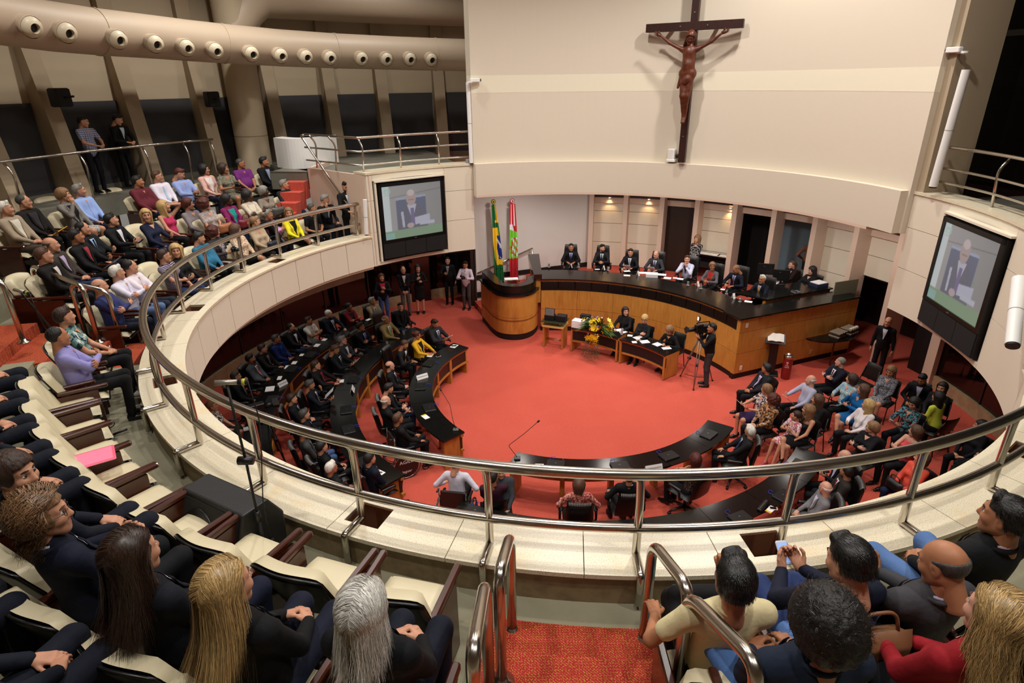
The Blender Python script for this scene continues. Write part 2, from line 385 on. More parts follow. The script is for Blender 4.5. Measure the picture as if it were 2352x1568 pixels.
# ================================================================ left wall with piers, acoustic panels, round column
RW = 11.0
t = struct('wall_gallery', 'beige wall behind the gallery with tapered piers and dark acoustic panels', (*pol(CB, RW, 150), 5.3))
MB().arc(CB, RW, RW+.3, 96, 200, 5.0, 11.6, 60).build('wall_surface', M_left, t)
px = [-10, 150, 330, 487, 640, 770, 885, 1012, 1100]
pa = [cyl(x, 470-.13*x, RW)[1] for x in px]
for i, a in enumerate(pa):
    b = MB(); ca, sa = math.cos(R_(a)), math.sin(R_(a)); hw = .16
    # a fin: narrow at the top, wide at the foot
    def P(r, s, z): return (CB[0]+r*ca-s*sa, CB[1]+r*sa+s*ca, z)
    r1, r0, rt = RW+.02, RW-.62, RW-.18
    V = [P(r1, -hw, 5.25), P(r0, -hw, 5.25), P(r0, hw, 5.25), P(r1, hw, 5.25), P(r1, -hw, 8.3), P(rt, -hw, 8.3), P(rt, hw, 8.3), P(r1, hw, 8.3),
         P(r1, -hw, 11.6), P(rt, -hw, 11.6), P(rt, hw, 11.6), P(r1, hw, 11.6)]
    b.add(V, [(0, 1, 2, 3), (0, 4, 5, 1), (1, 5, 6, 2), (2, 6, 7, 3), (4, 8, 9, 5), (5, 9, 10, 6), (6, 10, 11, 7), (8, 11, 10, 9)])
    b.build('pier', M_pier, t)
    if i+1 < len(pa):
        a2 = pa[i+1]; g = .95
        b = MB(); b.arc(CB, RW-.05, RW+.01, a-g, a2+g, 5.3, 7.12, 6); b.build('acoustic_panel', M_grey, t)
        b = MB(); m = (a+a2)/2
        b.arc(CB, RW-.08, RW+.01, a-g, a2+g, 5.3, 5.42, 6); b.build('skirting', M_cfloor, t)
p, a = cyl(590, 390, 10.35); 
b = MB(); b.lathe([(.40, 5.3), (.40, 6.2), (.385, 6.2), (.385, 6.22), (.40, 6.22), (.40, 11.6)], (p[0], p[1], 0), 40)
tag(b.build('column', M_left, smooth=True, auto=40), 'round beige column at the end of the gallery', kind='structure')

# ================================================================ podium recess: wall ring round the chamber floor
RR = 9.45
t = struct('wall_recess', 'cream recess wall of panels and pilasters behind the podium', (*pol(DF, RR, 50), 1))
PIL = [80.4, 72.7, 64.6, 56.9, 48.8, 40.5, 32.0, 23.5, 14.6]
for a in PIL:
    c, s_ = math.cos(R_(a)), math.sin(R_(a)); b = MB()
    x, y = pol(DF, RR-.22, a); b.box((x, y, 2.45), (.62, .16, 4.9), R_(a)); b.build('pilaster', M_lintel, t)
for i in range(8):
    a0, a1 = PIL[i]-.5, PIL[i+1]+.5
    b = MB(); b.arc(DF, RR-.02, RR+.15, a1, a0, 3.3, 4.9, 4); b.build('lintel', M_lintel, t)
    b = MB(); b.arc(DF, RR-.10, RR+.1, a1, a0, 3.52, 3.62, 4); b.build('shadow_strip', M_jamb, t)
    if i in (4, 5): continue
    zs = [(.95, 1.85), (1.85, 2.55), (2.55, 3.0), (3.0, 3.3)] if i != 7 else [(2.15, 2.75), (2.75, 3.3)]
    if i == 6: zs = [(0, 1.1), (1.1, 1.95), (1.95, 2.7), (2.7, 3.3)]
    for z0, z1 in zs:
        b = MB(); b.arc(DF, RR+(.16 if i == 2 else .04), RR+.24, a1, a0, z0+.008, z1-.008, 4); b.build('wall_panel', M_panel, t)
    b = MB(); b.arc(DF, RR+.1, RR+.3, a1, a0, 0, 3.4, 4) if i != 7 else b.arc(DF, RR+.1, RR+.3, a1, a0, 2.1, 3.4, 4); b.build('panel_backing', M_jamb, t)
# flat pale wall at the flags
p0, p1 = np.array(pol(DF, 8.0, 109.3)), np.array(pol(DF, RR-.2, 80.6))
b = MB(); d = (p1-p0); L_ = np.hypot(*d); d /= L_; nn = np.array([-d[1], d[0]])
b.prism([tuple(p0), tuple(p1), tuple(p1+nn*.2), tuple(p0+nn*.2)], 0, 4.95)
tag(b.build('wall_flags', mat('pale_wall', '#d9d2cc', .85, bump=(60, .03))), 'plain pale wall behind the two flags', kind='structure')
b = MB(); b.prism([tuple(p0-nn*.03), tuple(p1-nn*.03), tuple(p1), tuple(p0)], .95, 1.12)
b.prism([tuple(p0-nn*.03), tuple(p0+d*.9-nn*.03), tuple(p0+d*.9), tuple(p0)], .3, .5)
tag(b.build('baseboard_flags', M_black), kind='structure')
FW0, FWD, FWN = p0, d, nn
# dark rooms behind the openings
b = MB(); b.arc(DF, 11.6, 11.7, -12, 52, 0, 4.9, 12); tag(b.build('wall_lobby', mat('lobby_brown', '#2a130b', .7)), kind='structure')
t = struct('window_2', 'dark glazing with a steel transom behind the right balcony', (*pol(CB, 8.6, -12), 5.5))
for a0 in (-36, -24, -12, 0, 12, 24):
    MB().arc(CB, 8.6, 8.64, a0+.3, a0+11.7, 5.5, 8.05, 4).build('glass_pane', M_glassdark, t); MB().arc(CB, 8.6, 8.64, a0+.3, a0+11.7, 8.15, 11.6, 4).build('glass_pane', M_glassdark, t)
    MB().arc(CB, 8.56, 8.66, a0-.3, a0+.3, 5.5, 11.6, 1).build('mullion', M_jamb, t)
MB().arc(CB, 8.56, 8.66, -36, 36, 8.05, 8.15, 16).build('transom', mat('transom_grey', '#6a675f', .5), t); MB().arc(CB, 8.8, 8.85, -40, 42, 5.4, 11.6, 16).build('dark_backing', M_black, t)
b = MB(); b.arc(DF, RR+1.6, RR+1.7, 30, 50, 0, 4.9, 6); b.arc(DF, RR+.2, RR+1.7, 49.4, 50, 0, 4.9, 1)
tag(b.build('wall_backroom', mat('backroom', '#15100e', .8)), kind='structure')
b = MB(); b.arc(DF, RR+.9, RR+.95, 30.6, 43.8, .95, 3.4, 8)
tag(b.build('window_1', mat('blind', '#5f747e', .5, bump=(60, .6, (.1, .1, 1)))), 'grey blue slatted blind in the room behind the podium', kind='structure')
# dark glazed ring under the balconies
t = struct('wall_glazing', 'dark brown glazed wall under the balcony on a low marble base', (*pol(DF, 9.6, 160), 0))
def glaz(a0, a1, n_):
    for i in range(n_):
        q0 = a0+(a1-a0)*i/n_; q1 = a0+(a1-a0)*(i+1)/n_
        MB().arc(DF, 9.5, 9.54, q0+.12, q1-.12, .34, 3.6, 4).build('glass_pane', M_glassdark, t)
        MB().arc(DF, 9.48, 9.56, q1-.12, q1+.12, 0, 3.6, 1).build('mullion', M_jamb, t)
        MB().arc(DF, 9.42, 9.6, q0, q1, 0, .34, 6).build('marble_base', M_marble, t)
glaz(111.5, 215, 10); glaz(-60, 5.2, 7)
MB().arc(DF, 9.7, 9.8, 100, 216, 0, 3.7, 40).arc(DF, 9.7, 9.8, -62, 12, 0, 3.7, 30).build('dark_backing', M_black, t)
b = MB(); b.box((*pol(DF, 8.75, 110.3), 1.8), (1.5, .12, 3.6), R_(110.3)); b.build('jamb', M_jamb, t)
b = MB(); b.arc(DF, 9.35, 9.6, 5.2, 7, 0, 3.6, 2); b.build('pilaster', M_lintel, t)
# unseen downlights added under the soffit to brighten the outer desk rows
for i, (r, a) in enumerate(((7.5, 138), (7.7, 152), (7.7, 166), (7.7, 180), (7.7, 194), (8.2, 124), (7.2, -12), (7.2, -28))):
    x, y = pol(DF, r, a)
    if np.hypot(x-CB[0], y-CB[1]) < RB+.3: continue
    t = thing('added_soffit_light', 'small unseen downlight added in the balcony soffit to brighten the outer seats', 'ceiling light', (x, y, 3.55), group='added balcony soffit downlights')
    MB().lathe([(.07, -.03), (.09, -.03), (.09, 0), (.07, 0)], n=16, caps=False).build('rim', M_white, t); MB().lathe([(.068, -.01), (.068, -.004)], n=16).build('diffuser', MATS['lamp_glow'], t)
    lamp('soffit_fill_lamp', 'SPOT', (x, y, 3.5), 55, size=.06, spot=110, blend=.9, target=(x, y, 0))
# steps at the left of the podium and the podium floor
t = struct('floor_podium', 'raised red carpeted podium floor with steps', (*pol(DF, 7, 80), 0))
b = MB(); P = [pol(DF, 5.3, 98-2*i) for i in range(38)]+[pol(DF, RR, 24.5+1.8*i) for i in range(32)]+[tuple(p0+d*1.9)]; b.prism(P, 0, .95); b.build('podium_base', M_carpet, t)
A = np.array(at(1112, 742, 0)[:2]); 
for i, z in enumerate((.19, .38, .57, .76)):
    o = p0+d*(.32*i-.1)-nn*0; q = np.array([-.55, 18.3])+np.array([.32*i, .10*i])
    b = MB(); b.prism([tuple(q), tuple(q+np.array([1.6, .2])), tuple(p0+d*1.9), tuple(o)], z-.19, z); b.build('step', M_carpet, t)

# the rest of the hall shell round the camera
b = MB(); b.arc(CB, 13.2, 13.4, 196, 368, 3.5, 11.6, 40); tag(b.build('wall_rear', mat('rear_wall', '#a09078', .9)), kind='structure')
b = MB(); b.arc(DF, 11.3, 11.5, 50, 112, 0, 4.9, 20); tag(b.build('wall_outer', M_lintel), kind='structure')
# ================================================================ railings
def smoothpath0(P, n=6):
    P = [np.array(p, float) for p in P]; out = []
    for i in range(len(P)-1):
        a, b, c, d = P[max(i-1, 0)], P[i], P[i+1], P[min(i+2, len(P)-1)]
        for k in range(n): t = k/n; out.append(.5*((2*b)+(-a+c)*t+(2*a-5*b+4*c-d)*t*t+(-a+3*b-3*c+d)*t**3))
    out.append(P[-1]); return out
def bend(P, r=.08, n=5, rs=None):
    """polyline with rounded corners"""
    P = [Vector(p) for p in P]; out = [P[0]]
    for i in range(1, len(P)-1):
        a = (P[i-1]-P[i]); b = (P[i+1]-P[i]); q = min(rs[i] if rs else r, a.length*.45, b.length*.45)
        A, B = P[i]+a.normalized()*q, P[i]+b.normalized()*q
        for k in range(n+1): t = k/n; out.append(A*(1-t)**2+P[i]*2*t*(1-t)+B*t*t)
    out.append(P[-1]); return out
RRAIL = 5.975
t = thing('balcony_railing', 'stainless steel two-bar railing curving round the chamber opening', 'railing', (*pol(CB, 6, 268), 4.3), world=True)
for z, r, nm in ((4.988, .041, 'handrail'), (4.543, .033, 'lower_rail')):
    MB().tube([pol(CB, RRAIL, 137.3+191*i/110, z) for i in range(111)], r, 10).build(nm, M_steel, t, True)
for k in range(20):
    a = 138+10*k; sgn = -1 if a < 270 else 1
    top = [pol(CB, RRAIL, a+sgn*1.0, 4.985), pol(CB, RRAIL, a+sgn*.1, 4.965), pol(CB, RRAIL, a, 4.8), pol(CB, RRAIL, a, 4.325), pol(CB, 6.195, a, 4.325), pol(CB, 6.195, a, 4.08)]
    MB().tube(bend(top, .1, 5, [0, .1, .15, .012, .012, 0]), .029, 10).build('post', M_steel, t, True)
# stair loop handrails: (foot near hall, foot behind, top height)
def loop_rail(p, q, z0, z1, h, label, grp='stair handrail loops'):
    t = thing('stair_handrail', label, 'handrail', (p[0], p[1], z0), world=True, group=grp)
    P = Vector((*p, z0)); Q = Vector((*q, z1))
    pts = bend([P, P+Vector((0, 0, h)), Q+Vector((0, 0, h)), Q], .13, 6)
    MB().tube(pts, .032, 12).build('tube', M_steel, t, True)
    MB().lathe([(.075, 0), (.075, .012), (.04, .022), (.034, .05)], (p[0], p[1], z0), 20).build('base_flange', M_steel, t, True)
    MB().lathe([(.075, 0), (.075, .012), (.04, .022), (.034, .05)], (q[0], q[1], z1), 20).build('base_flange', M_steel, t, True)
def PP(r, a): return pol(CB, r, a)
loop_rail(PP(6.52, -99.6), PP(7.02, -99.4), 4.10, 4.27, .80, 'polished steel loop handrail left of the centre stairs, lower one')
loop_rail(PP(7.12, -99.8), PP(7.72, -99.2), 4.27, 4.5, .84, 'polished steel loop handrail left of the centre stairs, upper one')
loop_rail(PP(6.52, -92.2), PP(7.05, -91.6), 4.10, 4.27, .80, 'polished steel loop handrail right of the centre stairs, lower one')
loop_rail(PP(7.12, -91.8), PP(7.7, -91.0), 4.27, 4.5, .84, 'polished steel loop handrail right of the centre stairs, upper one')
t = struct('stairs_centre', 'red patterned carpet stairs between the seat blocks', (*PP(7, -96), 4.03))
for r0, r1, z in ((6.45, 6.80, 4.13), (6.8, 7.35, 4.27), (7.35, 7.9, 4.42), (7.9, 8.5, 4.57), (8.5, 9.1, 4.72)):
    MB().arc(CB, r0, r1, -100.6, -91.4, z-.16, z, 6).build('step', M_stair, t)
MB().arc(CB, 7.33, 7.38, -100.4, -91.6, 4.42, 4.43, 6).build('step_nosing', M_alu, t)
# side stairs of the left gallery
t = struct('stairs_side', 'red carpet stairs through the left gallery seats', (*PP(7.5, 196), 3.8))
for i, (r0, r1, z) in enumerate(((6.42, 6.85, 4.0), (6.85, 7.3, 4.13), (7.3, 7.75, 4.26), (7.75, 8.3, 4.42), (8.3, 8.9, 4.6), (8.9, 9.5, 4.8), (9.5, 10.1, 5.05))):
    MB().arc(CB, r0, r1, 191.0, 199.6, z-.4, z, 4).build('step', M_stair, t)
for i, (q0, z0, q1, z1) in enumerate((((282, 794), 4.0, (200, 777), 4.13), ((228, 786), 4.13, (112, 734), 4.26), ((55, 786), 4.42, (-40, 760), 4.55))):
    loop_rail(tuple(at(*q0, z0)[:2]), tuple(at(*q1, z1)[:2]), z0, z1, .82, ('polished steel loop handrail at the side stairs, in front of the man in slate blue', 'polished steel loop handrail at the side stairs, one step higher up', 'polished steel loop handrail on the side stairs at the left edge')[i], 'side stair handrail loops')
# red stairs beside the left screen wall
t = struct('stairs_left', 'red carpeted stairs rising to the left balcony', (*SA, 3.8))
for i in range(9):
    z = 5.5-.193*i; a_, b_ = SA-SE*.28*i, SB-SE*.28*i
    if i: b_ = a_+(b_-a_)*.52
    if i: MB().prism([tuple(a_), tuple(a_+SE*.30), tuple(b_+SE*.30), tuple(b_)], z-.4, z).build('step', M_carpet, t)
    else: MB().prism([tuple(a_), tuple(a_+SE*1.7), tuple(b_+SE*1.7), tuple(b_)], 5.1, 5.5).build('landing', M_cfloor, t)
    if i in (0, 4): MB().prism([tuple(a_-SE*.01), tuple(a_+SE*.05), tuple(b_+SE*.05), tuple(b_-SE*.01)], z, z+.012).build('step_nosing', M_alu, t)
t = struct('wall_low', 'white curved low wall on the balcony behind the stairs', (*at(700, 385, 5.5)[:2], 5.5))
q_ = smoothpath0([at(638, 384, 5.5)[:2], at(672, 388, 5.5)[:2], at(718, 386, 5.5)[:2], at(762, 378, 5.5)[:2]]); b = MB(); b.prism([tuple(p) for p in q_]+[tuple(p+np.array([.1, .35])) for p in q_[::-1]], 5.5, 6.2); b.build('low_wall', M_white, t)
# upper railings
def upper_rail(name, label, pts, posts, z, h=.9, bars=(.62, .32), lean=(0, 0)):
    t = thing(name, label, 'railing', (*pts[0], z), world=True)
    MB().tube(bend([(x, y, z+h) for x, y in pts], .05), .026, 8).build('handrail', M_steel, t, True)
    for k in bars: MB().tube([(x, y, z+h*k/.9) for x, y in pts], .02, 8).build('rail', M_steel, t, True)
    for x, y, nx, ny in posts:
        MB().tube(bend([(x, y, z), (x+nx*.05, y+ny*.05, z+h*.75), (x-nx*.10, y-ny*.10, z+h)], .25), .02, 8).build('post', M_steel, t, True)
    return t
def rad(a): return math.cos(R_(a)), math.sin(R_(a))
pts = [PP(5.88, 110.2+2.5*i) for i in range(11)]+[PP(5.9, 136), PP(7.8, 137.5)]
posts = [(*PP(5.9, a), -rad(a)[0], -rad(a)[1]) for a in (117.2, 126.4, 135.4)]+[(*PP(r, 137), -rad(137+90)[0], -rad(137+90)[1]) for r in (6.7, 7.5)]
upper_rail('balcony_guard', 'steel three-bar guard rail on the balcony above the left screen', pts, posts, 5.63, .72, (.55, .2))
t = thing('sloping_handrail', 'steel handrail sloping down the red stairs beside the left screen wall', 'handrail', (*PP(6.4, 137.2), 4.0), world=True)
MB().tube(bend([(*PP(7.75, 137.6), 6.33), (*PP(7.9, 137.6), 6.33), (*PP(6.35, 137.2), 4.9)], .05), .024, 8).build('tube', M_steel, t, True)
pts = [PP(5.85, 6.4-2*i) for i in range(16)]
upper_rail('balcony_guard', 'steel three-bar guard rail on the balcony above the right screen', pts, [(*PP(5.88, a), -rad(a)[0], -rad(a)[1]) for a in (-5.5, -16)], 5.65, .72, (.5, .24))
pts = [PP(10.02, 212-4*i) for i in range(18)]
upper_rail('corridor_railing', 'steel single-bar railing along the corridor behind the top gallery row', pts, [(*PP(10.0, a), -rad(a)[0], -rad(a)[1]) for a in (170, 161.5, 153.5, 148, 144.3)], 5.3, .92, ())

# ================================================================ air ducts
t = thing('air_duct', 'long beige air duct with a row of ball nozzles', 'air duct', (*PP(9.3, 150), 7.7), world=True)
RD = 9.3
dp = [cyl(x, y, RD)[0] for x, y in ((-160, 15), (0, 42), (110, 60), (220, 73), (351, 85), (430, 93), (510, 100), (640, 110), (768, 117), (900, 122), (1000, 125), (1120, 128))]
MB().tube(dp, .40, 28).build('duct', M_duct, t, True, auto=50)
for i in (3, 6, 8, 10): 
    d = Vector(dp[i+1 if i+1 < len(dp) else i])-Vector(dp[i-1]); d.normalize(); c = Vector(dp[i])
    MB().tube([c-d*.02, c+d*.02], .412, 28).build('joint_band', M_duct, t, True, auto=50)
for x, y in ((72, 62), (153, 75), (271, 91), (356, 101), (428, 110), (495, 117), (578, 124), (645, 128), (703, 131), (758, 133), (831, 135), (888, 136), (942, 136), (991, 137)):
    p, a = cyl(x, y, RD-.55); d = Vector((-rad(a)[0]*.9+.3, -rad(a)[1]*.9-.35, -.35)).normalized(); p = Vector(p)
    b = MB(); q = d.to_track_quat('Z', 'Y').to_matrix()
    def L(prof, mm, nm, par):
        bb = MB().lathe(prof, n=20, caps=False); bb.v = [tuple(q @ Vector(v)+p) for v in bb.v]; return bb.build(nm, mm, par, True, auto=40)
    nz = L([(.15, -.30), (.15, -.06), (.175, -.05), (.18, 0.0), (.17, .015)], M_duct, 'nozzle', t)
    bb = MB().lathe([(.165, .0), (.15, .05), (.11, .085), (.075, .1), (.07, .02), (.0, .015)], n=20, caps=False); bb.v = [tuple(q @ Vector(v)+p-Vector(t.location)) for v in bb.v]
    bb.build('ball_cap', mat('nozzle_cream', '#cdbfa4', .45), nz, True, auto=40, loc=(0, 0, 0))
    bb = MB().lathe([(.068, .03), (.0, .03)], n=16, caps=False); bb.v = [tuple(q @ Vector(v)+p-Vector(t.location)) for v in bb.v]; bb.build('opening', M_black, nz, loc=(0, 0, 0))
t = thing('air_duct', 'upper beige air duct with an elbow above the round column', 'air duct', (*PP(10.3, 125), 8.6), world=True)
pc, ac = cyl(590, 390, 10.35)
dp = [(pc[0], pc[1], 8.6)]+[cyl(x, y, 10.3)[0] for x, y in ((568, 20), (600, -2), (680, 2), (800, 10), (950, 18), (1120, 24))]
MB().tube(dp, [.42]*7, 26).build('duct', M_duct, t, True, auto=60)

# ================================================================ wall speakers, column speakers, small cameras
def speaker_box(x, y, r, label):
    p, a = cyl(x, y, r); t = thing('wall_speaker', label, 'loudspeaker', p, R_(a+90), 'black wall speakers')
    MB().rbox((0, 0, 0), (.30, .24, .34), .04).build('cabinet', M_black, t); MB().box((0, -.0, -.0), (.26, .26, .30)).build('grille', mat('grille', '#151414', .8, bump=(200, .3)), t)
    MB().tube([(0, .1, 0), (.03, .4, .02)], .02, 8).build('bracket', M_black, t)
speaker_box(138, 224, RW-.75, 'black speaker on the pier left of the standing men')
speaker_box(487, 228, RW-.75, 'black speaker on the pier beside the round column')
def column_speaker(p, q, label, r=.055):
    t = thing('column_speaker', label, 'loudspeaker', q, 0, 'slim white column speakers', world=True)
    P, Q = Vector(p), Vector(q); MB().tube([Q, P], r, 16).build('body', M_white, t, True, auto=40)
    MB().tube([Q-(P-Q).normalized()*.02, Q], r*.9, 16).build('end_cap', M_black, t, True, auto=40)
    m = (P+Q)/2; d = (P-Q).normalized()*.006; MB().tube([m-d, m+d], r*1.02, 16).build('seam', mat('seam_grey', '#9a9896', .6), t)
column_speaker(cyl(2220, 160, 5.62)[0], cyl(2143, 428, 5.60)[0], 'tall white column speaker beside the right edge of the crucifix wall', .06)
column_speaker(cyl(1075, 188, 5.66)[0], cyl(1083, 374, 5.66)[0], 'tall white column speaker at the left edge of the crucifix wall', .05)
column_speaker(cyl(838, 458, 5.6)[0], cyl(842, 538, 5.6)[0], 'short white column speaker beside the left screen', .045)
column_speaker(cyl(2341, 640, 5.5)[0], cyl(2326, 792, 5.5)[0], 'short white column speaker right of the right screen', .075)
def cctv(p, a, label, flip=1):
    t = thing('security_camera', label, 'camera', p, a, 'small wall cameras')
    MB().tube([(0, 0, 0), (0, -.12, .02)], .018, 8).build('arm', M_white, t); MB().lathe([(.05, 0), (.05, .03)], (0, 0, 0), 14).build('mount', M_white, t)
    MB().rbox((.02*flip, -.16, .05), (.09, .22, .08), .02).build('housing', M_white, t); MB().cyl((.02*flip, -.27, .05), (.02*flip, -.30, .05), .03).build('lens', M_black, t)
p, a = cyl(2216, 122, 5.72); cctv(p, R_(200), 'small white security camera above the tall column speaker on the right')
p, a = cyl(1077, 190, 5.45); cctv(p, R_(120), 'small white security camera at the left edge of the crucifix wall')
p, a = cyl(1551, 358, 5.52); t = thing('video_camera', 'white robotic video camera on the ledge left of the crucifix foot', 'camera', p-np.array([0, 0, .13]), R_(150))
MB().rbox((.08, 0, .14), (.16, .16, .28), .03).build('housing', M_white, t); MB().rbox((.08, -.01, .03), (.2, .2, .06), .02).build('base', M_white, t)
MB().tube([(-.02, 0, .12), (-.12, -.06, .16)], .04, 12).build('lens', M_black, t); MB().tube([(-.12, -.06, .16), (-.16, -.1, .09)], .05, 10).build('hood', M_black, t)
p, a = cyl(1078, 362, 5.8); t = thing('floor_box', 'small grey connection box on the left balcony floor by the wall', 'box', (p[0], p[1], 5.5), R_(20))
MB().rbox((0, 0, .12), (.16, .14, .24), .02).build('case', mat('grey_box', '#8a8a8c', .5), t); MB().tube([(.1, -.1, .05), (.16, -.14, .14), (.12, -.1, .22)], .02, 6).build('cable', M_black, t)

# ================================================================ screens
def paint_screen(u, v):
    """u right, v up, both 0..1: the broadcast picture of a man reading at a desk"""
    g = np.array([.40, .385, .38])*(1.0-.25*u)
    if u < .12: g = np.array([.62, .66, .66])
    if abs(v-(.78+.10*(u-.1))) < .006 and u > .12: g = g*.6
    if .22 < u < .73 and v < .75+.04*u and v > .15: g = np.array([.16, .17, .24]); 
    if .22 < u < .73 and .715+.04*u < v < .75+.04*u: g = np.array([.38, .42, .55])
    if ((u-.48)/.26)**2+((v-.2)/.46)**2 < 1: g = np.array([.17, .165, .21])
    if .27 < u < .34 and .2 < v < .5 and abs(u-.31-.05*(.5-v)) < .02: g = np.array([.5, .5, .58])
    if abs(u-.48) < .075*(v-.3)/.3 and .3 < v < .62: g = np.array([.5, .5, .58])
    if abs(u-.485) < .03 and .25 < v < .55: g = np.array([.22, .18, .32])
    if ((u-.475)/.085)**2+((v-.75)/.15)**2 < 1: g = np.array([.46, .36, .34])
    if ((u-.475)/.06)**2+((v-.84)/.06)**2 < 1: g = np.array([.6, .5, .5])
    if abs(u-.475) < .05 and .70 < v < .715: g = np.array([.3, .22, .22])
    if .52 < u < .78 and .22+.1*(u-.5) < v < .36+.14*(u-.5): g = np.array([.5, .5, .6])
    if .6 < u < .86 and .20 < v < .27: g = np.array([.52, .52, .6])
    if ((u-.44)/.06)**2+((v-.22)/.05)**2 < 1: g = np.array([.5, .4, .4])
    if v < .155+.02*u: g = np.array([.26, .36, .24])
    if v < .12 and u < .16: g = np.array([.3, .46, .42])
    if .035 < u < .14 and .87 < v < .945 and not (.05 < u < .125 and .885 < v < .93): g = np.array([.40, .62, .52])
    if (.055 < u < .08 and .917 < v < .927) or (.063 < u < .07 and .89 < v < .92) or (.088 < u < .118 and abs(abs(u-.103)-(v-.89)*.35) < .004 and .89 < v < .927): g = np.array([.40, .62, .52])
    if .035 < u < .12 and .835 < v < .85: g = np.array([.45, .6, .55])
    return g
def emis_attr(name, st):
    m = bpy.data.materials.new(name); m.use_nodes = True; N = m.node_tree.nodes; L = m.node_tree.links; b = N['Principled BSDF']
    a = N.new('ShaderNodeAttribute'); a.attribute_name = 'col'; b.inputs['Base Color'].default_value = (.02, .02, .02, 1); b.inputs['Roughness'].default_value = .25
    L.new(a.outputs[0], b.inputs['Emission Color']); b.inputs['Emission Strength'].default_value = st; return m
def attr_mat(name, rough=.8):
    m = bpy.data.materials.new(name); m.use_nodes = True; N = m.node_tree.nodes; L = m.node_tree.links; b = N['Principled BSDF']
    a = N.new('ShaderNodeAttribute'); a.attribute_name = 'col'; L.new(a.outputs[0], b.inputs['Base Color']); b.inputs['Roughness'].default_value = rough; return m
def setcol(o, cols):
    at_ = o.data.color_attributes.new('col', 'FLOAT_COLOR', 'POINT'); at_.data.foreach_set('color', np.c_[np.array(cols), np.ones(len(cols))].ravel().astype(np.float32))
M_scr = emis_attr('screen_picture', .62)
def screen(a0, a1, z0, z1, label):
    """a0 = image-left end"""
    A, B = Vector(pol(CB, 5.62, a0, z0)), Vector(pol(CB, 5.62, a1, z0)); X = (B-A); W_ = X.length; X.normalize(); Z = Vector((0, 0, 1)); Y = Z.cross(X)
    t = thing('display_screen', label, 'screen', A, math.atan2(X.y, X.x), 'large hall screens'); H_ = z1-z0
    MB().rbox((W_/2, .06, H_/2), (W_, .10, H_), .01).build('cabinet', M_black, t)
    pz0, pz1, mg = H_*.255, H_-.07, .07
    b = MB()
    for c, d in (((W_/2, 0, H_-.035), (W_, .03, .07)), ((.035, 0, (pz0+H_)/2), (.07, .03, H_-pz0)), ((W_-.035, 0, (pz0+H_)/2), (.07, .03, H_-pz0)), ((W_/2, 0, pz0-.03), (W_, .03, .06))): b.box(c, d)
    b.build('bezel', mat('bezel', '#050505', .35), t)
    nx, nz = 110, 90; G = [[(mg+(W_-2*mg)*i/nx, .008, pz0+(pz1-pz0)*j/nz) for i in range(nx+1)] for j in range(nz+1)]
    p = MB().sheet(G).build('picture', M_scr, t); setcol(p, [sum(paint_screen((i+a_)/nx, (j+b_)/nz) for a_ in (-.3, .3) for b_ in (-.3, .3))/4 for j in range(nz+1) for i in range(nx+1)])
    for k in range(3): MB().box((W_*(k+.5)/3, .0, pz0*.5-.03), (W_/3-.01, .02, pz0-.08)).build('speaker_panel', mat('screen_cloth', '#0c0b0c', .9), t)
    MB().box((W_/2, -.02, pz0-.03), (.05, .01, .015)).build('badge', M_alu, t)
    b = MB(); b.box((W_/2, .05, H_+.05), (W_+.14, .1, .03)); b.build('frame_trim', M_panel, t)
    b = MB(); b.box((-.05, .06, H_/2), (.04, .08, H_+.1)); b.build('frame_trim', M_panel, t)
screen(134.0, 117.6, 3.74, 5.40, 'large screen on the left wall showing a man in a suit')
screen(0.0, -16.0, 3.72, 5.42, 'large screen on the right wall showing a man in a suit')

# ================================================================ flags
def on_wall(u, off):
    """point in front of the pale wall at image column u"""
    best = None
    for i in range(400):
        p = FW0+FWD*(i*.0125)-FWN*off; d = np.array([p[0], p[1], 2-ZCAM]); x = IW/2+FPX*(d@CR)/(d@CF)
        if best is None or abs(x-u) < best[0]: best = (abs(x-u), p)
    return best[1]
def z_of(p, v):
    lo, hi = -2., 8.
    for _ in range(40):
        m = (lo+hi)/2; d = np.array([p[0], p[1], m-ZCAM]); y = IH/2-FPX*(d@CU)/(d@CF)
        if y > v: lo = m
        else: hi = m
    return lo
def brazil(s, t):
    c = np.array(S('#0a6a32'))
    if .0 < t < .21 and s > .72: c = np.array(S('#e6b422'))
    if .19 < t < .22 and s > .45: c = np.array(S('#f0c020'))
    yl = .62 if t < .42 else .62+.38*(t-.42)/.3
    if .28 < t < .75 and s < yl+.2 and s > max(0, (t-.42)*.9): c = np.array(S('#f2c81e'))
    if .38 < t < .68 and s > .45+.9*abs(t-.53): c = np.array(S('#1f2f86'))
    if abs((t-.47)-.25*(s-.75)) < .028 and s > .55 and .38 < t < .68: c = np.array(S('#d8dbe6'))
    if .38 < t < .68 and s > .5 and (int(s*14)*7+int(t*60)*3) % 17 == 0 and t > .52: c = np.array(S('#e8e8f0'))
    if .68 < t < .75 and s > .55: c = np.array(S('#f2c81e'))
    return c
def state(s, t):
    c = np.array(S('#c3202c'))
    if .0 < t < .27 and (.2 < s < .36 or .62 < s < .78): c = np.array(S('#f2eef0'))
    if .25 < t < .335 and s < .5+2*(t-.29): c = np.array(S('#efeaf0'))
    if .31+.04*s < t < .68: c = np.array(S('#7ccf3a'))
    if .42 < t < .66 and s > .3:
        h = math.sin(s*23+t*31)+math.sin(t*57-s*11)
        if h > .5: c = np.array(S('#eef0f2'))
        elif h > .1: c = np.array(S('#3a5a30'))
        elif h < -.9: c = np.array(S('#d8342c'))
    if .5 < t < .62 and s < .35 and math.sin(t*80+s*30) > .2: c = np.array(S('#d8342c'))
    if t > .9 and s > .72: c = np.array(S('#c3202c'))
    return c
